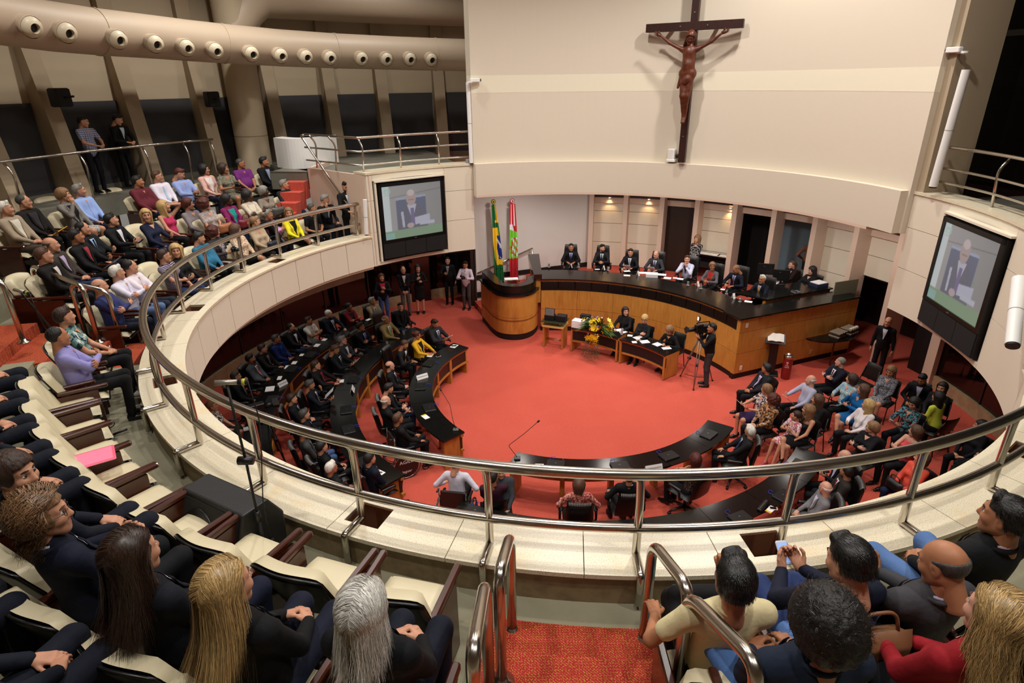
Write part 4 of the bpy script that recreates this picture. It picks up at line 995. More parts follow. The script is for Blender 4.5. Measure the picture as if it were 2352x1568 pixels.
for k, (x, y, z, lb) in enumerate(((0, -.14, .82, 'grey card tray of cups on the half-round shelf, nearer one'), (.02, -.14, .92, 'grey card tray lying on top of the nearer tray'), (.5, -.1, .82, 'grey card tray on the half-round shelf, farther one'), (.5, -.08, .93, 'grey card tray on top of the farther tray, with white cups showing'))):
    p = Pc+u_*(3.2+x)-v_*(.2-y-.0); 
    t = thing('card_tray', lb, 'tray', (p[0], p[1], z), math.atan2(u_[1], u_[0])+.2, 'card trays on the shelf')
    b = MB(); nn_ = 9; G = [[(-.22+.44*i/32, -.15+.3*j/4, .05+.025*abs(math.sin(PI*i/32*4))) for i in range(33)] for j in range(5)]; b.sheet(G, .01); b.build('tray', mat('card_grey', '#7d6f5e', .85), t)
    MB().rbox((0, 0, .02), (.42, .28, .04), .02).build('tray_base', mat('card_grey2', '#5f5347', .85), t)
    if k == 3:
        for j in range(4): MB().lathe([(.035, 0), (.04, .05)], (-.15+.1*j, -.1, .05), 12).build('cup', M_white, t)

# side shelf with papers in the recess and doors
p = np.array(pol(DF, RR-.28, 52.8)); t = thing('wall_console', 'black console shelf with papers against the recess wall', 'shelf', (*p, .95), R_(52.8-90))
MB().box((0, 0, .86), (1.18, .42, .05)).build('top', M_granite, t); MB().box((0, .06, .50), (1.18, .3, .2)).build('apron', M_black, t); MB().box((0, .2, .4), (1.18, .03, .8)).build('back_panel', mat('console_red', '#4a120f', .7), t)
for s in (-1, 1): MB().box((s*.57, .05, .42), (.04, .36, .84)).build('side', M_black, t)
for k, x in enumerate((-.32, .05, .36)):
    t = thing('paper_sheet', ('leftmost', 'middle', 'rightmost')[k]+' white paper on the black wall console', 'paper', (p[0]+x*math.sin(R_(52.8)), p[1]-x*math.cos(R_(52.8)), 1.836), R_(52.8-90)+.05*(k-1), 'papers on the console')
    MB().box((0, -.02, .006), (.36, .27, .012)).build('sheets', MATS['paper_white'], t)
t = thing('glass_door', 'open frosted glass door with a brass knob behind the standing man', 'door', (*pol(DF, RR-.35, 22.0), 0), R_(200), None)
MB().box((.42, 0, 1.08), (.84, .03, 2.1)).build('pane', mat('frosted_glass', '#6f6a58', .25, spec=.5), t)
kb = MB().lathe([(.02, 0), (.02, .05), (.05, .07), (.055, .1), (.03, .13)], n=16); kb.build('knob', mat('brass', '#b98a2a', .25, 1.0), t, True, loc=(.1, -.015, 1.02), rot=(PI/2, 0, 0)); MB().box((.06, -.02, 1.02), (.05, .02, .09)).build('lock', M_plastic, t)
t = thing('glass_door', 'dark glass door with a brass knob left of the photographers', 'door', (*pol(DF, 9.3, 118), 0), R_(200))
MB().box((.42, 0, 1.1), (.8, .025, 2.16)).build('pane', M_glassdark, t)
MB().lathe([(.02, 0), (.05, .05), (.055, .1), (.03, .13)], n=16).build('knob', MATS['brass'], t, True, loc=(.1, -.015, 1.3), rot=(PI/2, 0, 0))
# downlights in the recess with warm scallops
for px_, py_ in ((1400, 462), (1490, 466), (1677, 486)):
    p, a = cyl(px_, py_, RR-.1, DF); c = (p[0], p[1], p[2]+.07)
    t = thing('wall_downlight', 'small warm downlight under the recess lintel, '+{1400: 'nearest the flags', 1490: 'second from the flags', 1677: 'above the wall console'}[px_], 'light', c, 0, 'recess downlights')
    MB().lathe([(.05, 0), (.05, .05), (.04, .05), (.04, 0)], n=16, caps=False).build('can', M_white, t); MB().lathe([(.038, .015), (.038, .02)], n=16).build('bulb', mat('warm_bulb', (1, .7, .35), emit=((1, .66, .3), 30)), t)
    lamp('downlight_lamp', 'SPOT', (c[0], c[1], c[2]-.01), 14, col=(1, .62, .28), size=.03, spot=95, blend=.9, target=(c[0]+.12*math.cos(R_(a)), c[1]+.12*math.sin(R_(a)), c[2]-.5))
# monitors and folders of the clerks
for q, lb in (((1764, 640), 'left black monitor on the clerks\' desk, seen from behind'), ((1800, 655), 'right black monitor on the clerks\' desk, seen from behind')):
    p = at(*q, 1.86); t = thing('monitor', lb, 'monitor', (p[0], p[1]+.25, 1.82), R_(165), 'clerks\' monitors')
    MB().rbox((0, 0, .27), (.46, .05, .34), .02).build('display', M_plastic, t); MB().rbox((0, 0, .01), (.24, .18, .02), .03).build('base', M_plastic, t); MB().box((0, .03, .1), (.06, .03, .2)).build('neck', M_plastic, t)
    MB().box((.05, .027, .36), (.05, .004, .012)).build('badge', M_alu, t)
p = at(1880, 655, 1.84); t = thing('ring_binder', 'blue-black ring binder under loose papers on the clerks\' desk', 'binder', (p[0], p[1], 1.82), .35)
MB().rbox((0, 0, .05), (.42, .32, .10), .01).build('cover', mat('binder_blue', '#1c2440', .5), t); MB().box((.02, .02, .108), (.38, .3, .015), .1).build('papers', MATS['paper_white'], t)
p = at(1828, 672, 1.83); t = thing('desk_phone', 'grey desk telephone in front of the clerks\' monitors', 'telephone', (p[0], p[1], 1.82), .3)
MB().rbox((0, 0, .03), (.22, .2, .05), .02).build('body', mat('phone_grey', '#55555a', .5), t); MB().rbox((-.07, 0, .07), (.05, .2, .035), .02).build('handset', M_plastic, t)
p = at(1765, 652, 1.84); t = thing('paper_stack', 'loose white papers between the clerks\' monitors', 'paper', (p[0]+.2, p[1]+.1, 1.82), .6); MB().box((0, 0, .012), (.3, .22, .024)).build('sheets', MATS['paper_white'], t)

# ================================================================ things on the podium
M_glass = mat('clear_glass', '#d8dcd8', .05, spec=.6, trans=.85)
def on(u, v, z): return at(u, v, z)
for i, (u, v) in enumerate(((1261, 611), (1329, 611), (1397, 618), (1580, 652), (1610, 660), (1669, 672), (1700, 690))):
    p = on(u, v, 1.78); t = thing('water_glass', ('first', 'second', 'third', 'fourth', 'fifth', 'sixth', 'seventh')[i]+' clear water glass along the podium top, counted from the flags', 'glass', (p[0], p[1], 1.75), 0, 'water glasses on the podium')
    MB().lathe([(.028, 0), (.033, .11), (.030, .11), (.026, .01)], n=16, caps=False).build('glass', M_glass, t, True); MB().lathe([(.027, .012), (.030, .07)], n=14).build('water', mat('water', '#cfd8d8', .03, trans=.9), t); MB().lathe([(.04, 0), (.04, .006)], n=16).build('coaster', M_white, t)
for i, (u, v) in enumerate(((1311, 614), (1386, 619), (1465, 632), (1602, 656), (1684, 684))):
    p = on(u, v, 1.76); t = thing('name_card', 'folded white name card on the podium top, '+('before the first man from the flags', 'before the second man from the flags', 'before the man reading papers', 'before the woman in grey', 'before the man with the yellow tie')[i], 'name card', (p[0], p[1], 1.75), R_(70-12*i), 'name cards on the podium')
    MB().sheet([[(-.04, -.05, 0), (.04, -.05, 0)], [(-.04, 0, .15), (.04, 0, .15)], [(-.04, .05, 0), (.04, .05, 0)]], .002).build('card', MATS['paper_white'], t); MB().box((0, -.028, .06), (.05, .003, .02)).build('emblem', mat('emblem_green', '#3f7a3a', .6), t, rot=(0, 0, 0), loc=(0, 0, 0))
for i, (u, v, w_, h_, a) in enumerate(((1372, 618, .16, .08, 0), (1440, 622, .2, .14, .1), (1440, 632, .2, .14, -.2), (1475, 626, .3, .2, -.1), (1497, 634, .36, .26, -.2), (1519, 630, .3, .2, -.3), (1533, 638, .22, .2, -.4), (1551, 638, .14, .12, -.3), (1563, 640, .18, .16, -.5), (1660, 664, .12, .12, -.5), (1719, 692, .2, .14, -.5))):
    p = on(u, v, 1.76); t = thing('paper_sheet', 'white papers on the podium top, '+('before the second man', 'held by the third man', 'beside the third man\'s name card', 'left of the chairman', 'in a thick pile before the chairman', 'right of the chairman', 'small sheet right of the chairman', 'small card before the man in white', 'sheet before the man in white', 'pad before the man looking down', 'pad before the man with the yellow tie')[i], 'paper', (p[0], p[1], 1.75), a, 'papers on the podium')
    MB().box((0, 0, .004 if i != 4 else .05), (w_, h_, .008 if i != 4 else .1)).build('sheets', MATS['paper_white'], t)
def laptop(u, v, z, rz, label, sc=1.0, mouse=True):
    p = at(u, v, z); t = thing('laptop', label, 'laptop', (p[0], p[1], z), rz, 'closed laptops on the desks')
    MB().rbox((0, 0, .011), (.34*sc, .25*sc, .018), .015).build('base', M_plastic, t); MB().rbox((0, 0, .026), (.34*sc, .25*sc, .010), .015).build('lid', mat('lid_black', '#131314', .35), t)
    MB().box((0, .02, .0315), (.035, .008, .001)).build('badge', M_alu, t); MB().box((0, .126*sc, .014), (.30*sc, .004, .008)).build('hinge', M_alu, t)
    MB().tube(bend([(-.10*sc, .12*sc, .01), (-.14, .22, .012), (-.02, .25, .012), (-.06, .17, .012)], .05), .004, 5).build('network_cable', mat('cable_blue', '#2238b0', .5), t)
    return t
def facing(p, C=DF): return math.atan2(C[1]-p[1], C[0]-p[0])-PI/2
LT = [(985, 835, 'on the inner left desk beside the bald man leaning forward'), (966, 888, 'on the inner left desk, third place from its far end'), (985, 937, 'on the inner left desk beside the yellow-edged card'), (800, 987, 'on the middle left desk before the man with the striped purple shirt'), (811, 873, 'on the middle left desk beside the folded sign'), (795, 942, 'on the middle left desk in front of the man holding papers'),
      (712, 815, 'on the outer left desk in front of the man in the blue suit'), (668, 848, 'on the outer left desk in front of the man with the red tie'), (625, 918, 'on the outer left desk before the man with his hand to his mouth'), (592, 966, 'on the outer left desk before the woman in black and white'), (1276, 1067, 'on the near inner desk beside the white card'), (1424, 1071, 'on the near inner desk left of the sign'), (1536, 1048, 'on the near inner desk right of the sign'), (1628, 998, 'on the near inner desk at its right end'),
      (1800, 1140, 'on the right near desk beside the white phone'), (1835, 1068, 'on the right near desk at its far end'), (1700, 1190, 'on the right near desk at its left, under the railing'), (850, 1030, 'on the middle left desk near its near end'), (1090, 1175, 'on the right near desk at its left tip'), (835, 1062, 'on the middle left desk before the man in navy leather')]
for u, v, lb in LT:
    p = at(u, v, .75); laptop(u, v, .75, facing(p), 'closed laptop '+lb)
def word(txt, size, m, parent, loc, rot, name='lettering'):
    c = bpy.data.curves.new(name, 'FONT'); c.body = txt; c.align_x = 'CENTER'; c.align_y = 'CENTER'; c.size = size; c.extrude = .0004; c.resolution_u = 3
    o = bpy.data.objects.new('tmp', c); COL.objects.link(o); dg = bpy.context.evaluated_depsgraph_get(); me = bpy.data.meshes.new_from_object(o.evaluated_get(dg)); me.name = name; bpy.data.objects.remove(o); bpy.data.curves.remove(c)
    q = bpy.data.objects.new(name, me); COL.objects.link(q); me.materials.clear(); me.materials.append(m); q.parent = parent; q.location = loc; q.rotation_euler = rot; return q
def sign(u, v, rz, label, txt, w_=.30):
    p = at(u, v, .80); t = thing('name_sign', label, 'sign', (p[0], p[1], .75), rz, 'folded white signs on the desks')
    MB().sheet([[(-w_/2, -.05, 0), (w_/2, -.05, 0)], [(-w_/2, 0, .11), (w_/2, 0, .11)], [(-w_/2, .05, 0), (w_/2, .05, 0)]], .003).build('card', MATS['paper_white'], t)
    for sg in (-1, 1): word(txt, w_*.135*(9/len(txt) if len(txt) > 9 else 1)*1.05, M_black, t, (0, sg*.0285, .058), (R_(66), 0, 0 if sg < 0 else PI))
    return t
sign(1501, 1073, R_(14), 'white folded sign reading HOMENAGEADOS on the near inner desk', 'HOMENAGEADOS', .34)
sign(969, 864, R_(35), 'white folded sign with small print on the inner left desk', 'HOMENAGEADOS', .30)
sign(809, 893, R_(100), 'white folded sign on the middle left desk before the man in navy', 'HOMENAGEADOS', .26)
sign(648, 880, R_(60), 'white folded sign on the outer left desk before the man with the red tie', 'HOMENAGEADOS', .26)
PAPERS = [(1043, 795, .22, .16, 'under a black phone, far end of the inner left desk'), (988, 816, .2, .14, 'before the woman in yellow'), (977, 957, .2, .12, 'with a yellow edge, on the inner left desk'), (785, 875, .16, .1, 'before the man in the red shirt'), (745, 780, .16, .12, 'before the man with folded arms'), (728, 793, .2, .14, 'before the man in the black jacket'), (693, 815, .14, .10, 'beside the laptop on the outer left desk'), (676, 833, .18, .12, 'before the man in blue'), (660, 843, .2, .12, 'before the man in the dark jacket'), (642, 868, .2, .1, 'fanned beside the folded sign'), (620, 893, .26, .2, 'large sheet before the man with the red tie'), (600, 940, .18, .14, 'before the man with his hand to his mouth'), (565, 985, .16, .1, 'before the woman in black and white'), (846, 734, .18, .1, 'at the far end of the outer left desk'), (1239, 1070, .16, .13, 'white card standing beside the near laptop'), (868, 1085, .24, .16, 'picture card on the middle left desk'), (1770, 1170, .2, .1, 'yellow-edged card beside the white phone'), (1316, 1078, .13, .1, 'small white card on the near inner desk')]
for u, v, w_, h_, lb in PAPERS:
    p = at(u, v, .75); t = thing('paper_sheet', 'white paper on a desk, '+lb, 'paper', (p[0], p[1], .75), facing(p)+.2, 'papers on the floor desks')
    MB().box((0, 0, .003), (w_, h_, .006)).build('sheet', MATS['paper_white'], t)
    if 'yellow' in lb: MB().box((-w_*.4, 0, .0065), (w_*.2, h_, .001)).build('edge', mat('yellow_edge', '#d8b820', .7), t)
    if 'picture' in lb or 'beside the near laptop' in lb:
        for k in (-1, 1): MB().box((k*w_*.2, h_*.2, .0065), (w_*.25, h_*.3, .001)).build('print', mat('print_tone', '#6a4a48', .7), t)
for u, v, lb, c in ((1043, 794, 'black phone on the white paper at the far end of the inner left desk', '#101010'), (1776, 1167, 'white phone on the right near desk', '#e4e2e0'), (1007, 818, 'small silver phone beside the woman in yellow', '#9a9a9a')):
    p = at(u, v, .76); t = thing('mobile_phone', lb, 'phone', (p[0], p[1], .757), facing(p)+.8); MB().rbox((0, 0, .005), (.075, .14, .01), .012).build('body', mat('ph'+c, c, .3), t); MB().box((0, 0, .0105), (.062, .105, .001)).build('screen', mat('phone_glass', '#0a0a0c', .1), t)
p = at(1752, 1163, .76); t = thing('black_pouch', 'long black pouch lying on the right near desk', 'case', (p[0], p[1], .75), facing(p)+.3); MB().rbox((0, 0, .03), (.34, .09, .06), .03).build('body', M_plastic, t); MB().box((0, 0, .062), (.3, .006, .003)).build('zip', M_alu, t)
def goose(u, v, dx, dy, label):
    p = at(u, v, .75); t = thing('gooseneck_microphone', label, 'microphone', (p[0], p[1], .75), 0, 'gooseneck microphones on the desks')
    MB().rbox((0, 0, .02), (.12, .10, .04), .02).build('foot', mat('mic_grey', '#5a5a58', .4), t)
    P = [(0, 0, .03), (-.12*dx-.1, -.1*dy, .32), (.25*dx, .25*dy, .50), (.75*dx, .75*dy, .66)]; MB().tube(bend(P, .05), .006, 6).build('stem', M_black, t, True)
    MB().tube([(.72*dx, .72*dy, .65), (.79*dx, .79*dy, .675)], .018, 10).build('capsule', M_black, t, True)
goose(1188, 1053, .55, .35, 'black gooseneck microphone at the left end of the near inner desk')
goose(1047, 988, -.45, .75, 'black gooseneck microphone at the near end of the inner left desk')
for i, (u, v) in enumerate(((889, 790), (927, 766), (822, 763), (877, 812))):
    p = at(u, v, .78); t = thing('water_glass', 'empty clear glass on the '+('middle left desk before the man with the purple tie', 'middle left desk before the old man in tan', 'outer left desk before the woman in red', 'middle left desk, left of the other glasses')[i], 'glass', (p[0], p[1], .75)); MB().lathe([(.03, 0), (.036, .11), (.033, .11), (.028, .01)], n=16, caps=False).build('glass', M_glass, t, True)
# papers of the secretaries
for i, (u, v, w_, h_, a) in enumerate(((1424, 757, .24, .16, .3), (1432, 762, .2, .14, .6), (1447, 770, .14, .12, -.3), (1467, 775, .26, .22, .5), (1481, 784, .24, .2, .2), (1457, 785, .13, .13, 0), (1510, 790, .22, .2, .6), (1531, 799, .24, .14, .2))):
    p = at(u, v, .76); t = thing('paper_sheet', 'white paper on the secretaries\' tables, '+('beside the flowers', 'before the long-haired woman', 'on the corner of the right table', 'before the blond woman', 'lying across another before the blond woman', 'small card on the table edge', 'under the pen of the writing woman', 'at the right end of the table')[i], 'paper', (p[0], p[1], .75), a, 'papers on the secretaries\' tables'); MB().box((0, 0, .004), (w_, h_, .008)).build('sheet', MATS['paper_white'], t)
p = at(1428, 768, .76); t = thing('table_flag', 'small white pennant stand beside the flowers', 'flag', (p[0], p[1], .75), .4); MB().sheet([[(-.05, 0, .03), (.05, 0, .03)], [(-.03, 0, .2), (.03, 0, .2)]], .003).build('cloth', mat('pennant', '#c9b8c4', .8), t); MB().lathe([(.04, 0), (.04, .02), (.006, .03), (.006, .22)], n=12).build('stand', M_alu, t)

# ================================================================ television camera on its tripod
tc = thing('television_camera', 'black shoulder television camera with a lamp on a silver tripod', 'camera', (*at(1597, 878, 0)[:2], 0), R_(100))
hz = 1.46
def tripod(t, h, m1, m2, spread=.48):
    for k in range(3):
        a = 2*PI*k/3+.5; e = Vector((spread*math.cos(a), spread*math.sin(a), 0)); T = Vector((.05*math.cos(a), .05*math.sin(a), h)); s = Vector((-math.sin(a), math.cos(a), 0))*.03
        l = MB().tube([T+s, e*.5+T*.5+s, e], .012, 8).tube([T-s, e*.5+T*.5-s, e], .012, 8).build('tripod_leg', m1, t, True); M_ = (e+T)/2
        MB().box(M_, (.09, .05, .05), a).build('clamp', m2, l); MB().lathe([(.02, 0), (.024, .03)], e, 10).build('foot', m2, l)
        MB().tube([e*.75+Vector((0, 0, .12)), (0, 0, .16)], .008, 6).build('spreader', m2, t)
tripod(tc, hz-.22, mat('tripod_grey', '#8d7f78', .35, .6), M_plastic)
MB().lathe([(.07, 0), (.08, .06), (.05, .12), (.06, .2)], (0, 0, hz-.24), 16).build('fluid_head', M_plastic, tc, True)
MB().rbox((0, -.05, hz+.08), (.16, .46, .2), .03).build('camera_body', M_plastic, tc); MB().rbox((0, -.3, hz+.09), (.14, .12, .22), .02).build('battery', M_plastic, tc)
MB().tube([(0, .17, hz+.08), (0, .3, hz+.07), (0, .36, hz+.07)], [.06, .055, .06], 16).build('lens', M_plastic, tc, True); MB().tube([(0, .36, hz+.07), (0, .43, hz+.07)], [.06, .11], 4).build('lens_hood', M_plastic, tc)
MB().tube(bend([(0, .14, hz+.18), (0, .14, hz+.25), (0, -.2, hz+.26), (0, -.2, hz+.18)], .03), .016, 8).build('top_handle', M_plastic, tc, True); MB().tube([(-.1, .02, hz+.21), (-.1, .24, hz+.22)], .03, 10).build('viewfinder', M_plastic, tc, True)
MB().rbox((0, .1, hz+.36), (.08, .05, .10), .01).build('lamp', M_plastic, tc); MB().box((0, .127, hz+.36), (.065, .004, .08)).build('lamp_glass', mat('cam_lamp', (1, 1, 1), emit=((1, 1, 1), 2.5)), tc); MB().cyl((0, .1, hz+.25), (0, .1, hz+.31), .01).build('lamp_post', M_plastic, tc)
MB().tube([(.06, -.12, hz-.06), (.1, -.42, hz-.22)], .012, 8).build('pan_bar', M_plastic, tc)
# second camera, only its lens shows below the railing on the left
vc = thing('television_camera', 'black camera lens with a square hood at the back of the outer left row', 'camera', (*at(627, 1060, 0)[:2], 0), R_(-55))
tripod(vc, 1.2, M_plastic, M_plastic, .4); MB().rbox((0, -.15, 1.34), (.15, .4, .2), .03).build('camera_body', M_plastic, vc); MB().tube([(0, .05, 1.34), (0, .2, 1.34)], .06, 14).build('lens', M_plastic, vc, True); MB().tube([(0, .2, 1.34), (0, .32, 1.34)], [.08, .13], 4).build('lens_hood', M_plastic, vc)

# ================================================================ near gallery: monitor wedge, microphone stands, cables, folder
sp = thing('stage_monitor', 'large black wedge stage monitor on the gallery floor', 'loudspeaker', (*PP(6.50, -119.6), G0), R_(-119.6))
b = MB(); P = [(-.22, 0), (.20, 0), (.26, .10), (.09, .60), (-.13, .60), (-.24, .42)]
V = [(x, y, z) for y in (-.34, .34) for x, z in P]; b.add(V, [tuple(range(5, -1, -1)), tuple(range(6, 12))]+[(i, (i+1) % 6, 6+(i+1) % 6, 6+i) for i in range(6)]); b.build('cabinet', mat('monitor_black', '#0b0b0c', .5, bump=(150, .2)), sp, bevel=.014)
ti = math.atan2(.17, .50); b = MB().box((0, 0, 0), (.012, .60, .46)); b.build('grille', mat('monitor_grille', '#060606', .7, bump=(260, .5)), sp, loc=(.178, 0, .35), rot=(0, -ti, 0))
MB().lathe([(.17, 0), (.165, .012), (.06, -.01), (.0, -.005)], n=28, caps=False).build('woofer', M_plastic, sp, True, loc=(.182, -.10, .36), rot=(0, R_(90)-ti, 0)); MB().box((0, 0, 0), (.016, .16, .10)).build('horn', M_plastic, sp, loc=(.17, .2, .38), rot=(0, -ti, 0)); MB().tube([(-.1, .345, .25), (.02, .345, .25)], .022, 8).build('handle', M_plastic, sp)
def mic_stand(u, v, z0, h, du, hd, label, boom):
    p = at(u, v, z0); t = thing('microphone_stand', label, 'microphone stand', (p[0], p[1], z0), 0, 'microphone stands in the gallery')
    MB().lathe([(.12, 0), (.12, .015), (.03, .03)], n=20).build('base', M_black, t); hd = Vector(hd)
    top = Vector((0, 0, h)); MB().tube([(0, 0, .02), top*.55], .012, 10).build('lower_tube', M_black, t, True); MB().tube([top*.5, top], .009, 10).build('upper_tube', M_black, t, True)
    MB().lathe([(.02, -.04), (.022, 0), (.02, .04)], top*.54, 12).build('clutch', M_plastic, t, True); MB().cyl(top-Vector((.05, 0, 0)), top+Vector((.05, 0, 0)), .03, n=12).build('boom_clutch', M_plastic, t, True)
    e = top+Vector(boom); MB().tube([top-Vector(boom)*.12, e], .009, 8).build('boom', M_black, t, True)
    m = MB().tube([e-hd*.07, e+hd*.07], .017, 12).build('microphone', mat('mic_silver', '#a8a294', .35, .6), t, True); MB().tube([e-hd*.13, e-hd*.07], .02, 12).build('clip', M_black, t, True); MB().tube([e-hd*.115, e-hd*.095], .0215, 12).build('band', mat('mic_band', '#b8b030', .5), t, True)
    c = MB().tube(bend([e-hd*.13, e-hd*.16-Vector((0, 0, .3)), top*.6+Vector((.04, .02, 0)), Vector((.05, .03, .02)), Vector((.4, -.3, .01))], .12, 6), .004, 6); c.build('cable', M_black, t, True)
    return t
def vec_to(u, v, r_): return None
pb = at(622, 1322, G0)
d0 = ray(520, 878); tt = 3.95/ (d0@CF) ; hd_ = d0*tt+np.array([0, 0, ZCAM])
top_h = 1.02
mic_stand(622, 1322, G0, top_h, 0, Vector((-.95, -.15, .05)).normalized(), 'black microphone stand with a silver microphone beside the wedge monitor', tuple(hd_-pb-np.array([0, 0, top_h])))
pb = at(190, 945, G0); d0 = ray(45, 668); hd_ = d0*(6.0/(d0@CF))+np.array([0, 0, ZCAM])
mic_stand(190, 945, G0, .92, 0, Vector((-.9, .3, .1)).normalized(), 'black microphone stand leaning by the man in the lilac shirt', tuple(hd_-pb-np.array([0, 0, .92])))
t = thing('floor_microphone', 'small black microphone on the gallery floor with its cable', 'microphone', (*at(262, 1001, G0)[:2], G0), 0)
MB().tube([(.0, 0, .02), (.12, .05, .05)], .012, 8).build('body', M_black, t, True); MB().tube(bend([(0, 0, .02), (-.2, -.05, .01), (-.1, .25, .01), (-.35, .35, .01)], .1), .004, 6).build('cable', M_black, t, True)
cb = at(660, 1240, G0); t = thing('blue_cable', 'thin blue cable along the floor behind the wedge monitor', 'cable', (cb[0], cb[1], G0))
MB().tube(bend([(0, 0, .006), (-.05, -.18, .006), (-.3, -.32, .006), (-.5, -.5, .006)], .1), .006, 6).build('wire', mat('cable_blue2', '#243a80', .5), t, True)
pk = at(212, 1065, G0+.60); t = thing('pink_folder', 'bright pink plastic folder lying across the arms of an empty front-row seat', 'folder', (pk[0], pk[1], G0+.645), R_(35)); MB().rbox((0, 0, .006), (.34, .25, .012), .01).build('cover', mat('pink_plastic', '#e8627e', .35), t); MB().box((0, 0, .0125), (.30, .21, .001)).build('sheet', mat('pink_sheet', '#ee7f9e', .6), t)
# ================================================================ people: bodies grown from blended limbs
class Geo:
    def __init__(s, V=None, L=None, T=None, M=None):
        s.V = np.zeros((0, 3)) if V is None else np.asarray(V, float); s.L = np.zeros(0, int) if L is None else np.asarray(L, int)
        s.T = np.zeros(0, int) if T is None else np.asarray(T, int); s.M = np.zeros(len(s.T), int) if M is None else np.asarray(M, int)
    def add(s, g, mi=None):
        o = len(s.V); s.V = np.vstack([s.V, g.V]); s.L = np.r_[s.L, g.L+o]; s.T = np.r_[s.T, g.T]; s.M = np.r_[s.M, g.M if mi is None else np.full(len(g.T), mi)]; return s
    def xf(s, M):
        M = np.array(M); V = s.V @ M[:3, :3].T+M[:3, 3]; L = s.L
        if np.linalg.det(M[:3, :3]) < 0:          # mirrored: flip the faces
            L = L.copy(); st = np.r_[0, np.cumsum(s.T)]
            for n in np.unique(s.T):
                idx = st[:-1][s.T == n][:, None]+np.arange(n); L[idx] = L[idx[:, ::-1]]
        return Geo(V, L, s.T, s.M)
    @staticmethod
    def mb(b): return Geo(b.v, [i for f in b.f for i in f], [len(f) for f in b.f])
    def mesh(s, name):
        me = bpy.data.meshes.new(name); me.vertices.add(len(s.V)); me.vertices.foreach_set('co', s.V.astype(np.float32).ravel())
        me.loops.add(len(s.L)); me.loops.foreach_set('vertex_index', s.L.astype(np.int32)); me.polygons.add(len(s.T))
        st = np.r_[0, np.cumsum(s.T)[:-1]].astype(np.int32); me.polygons.foreach_set('loop_start', st); me.polygons.foreach_set('loop_total', s.T.astype(np.int32))
        me.polygons.foreach_set('material_index', s.M.astype(np.int32)); me.polygons.foreach_set('use_smooth', np.ones(len(s.T), bool)); me.update(calc_edges=True); return me
    def build(s, name, mats, parent):
        me = s.mesh(name)
        for m in mats: me.materials.append(m)
        o = bpy.data.objects.new(name, me); COL.objects.link(o); o.parent = parent; return o
def shared(name, me, mats, parent, M=None):
    """an object on shared mesh data with its own materials"""
    if not me.materials:
        for _ in mats: me.materials.append(mats[0])
    o = bpy.data.objects.new(name, me); COL.objects.link(o); o.parent = parent
    for i, m in enumerate(mats): o.material_slots[i].link = 'OBJECT'; o.material_slots[i].material = m
    if M is not None: o.matrix_local = M
    return o
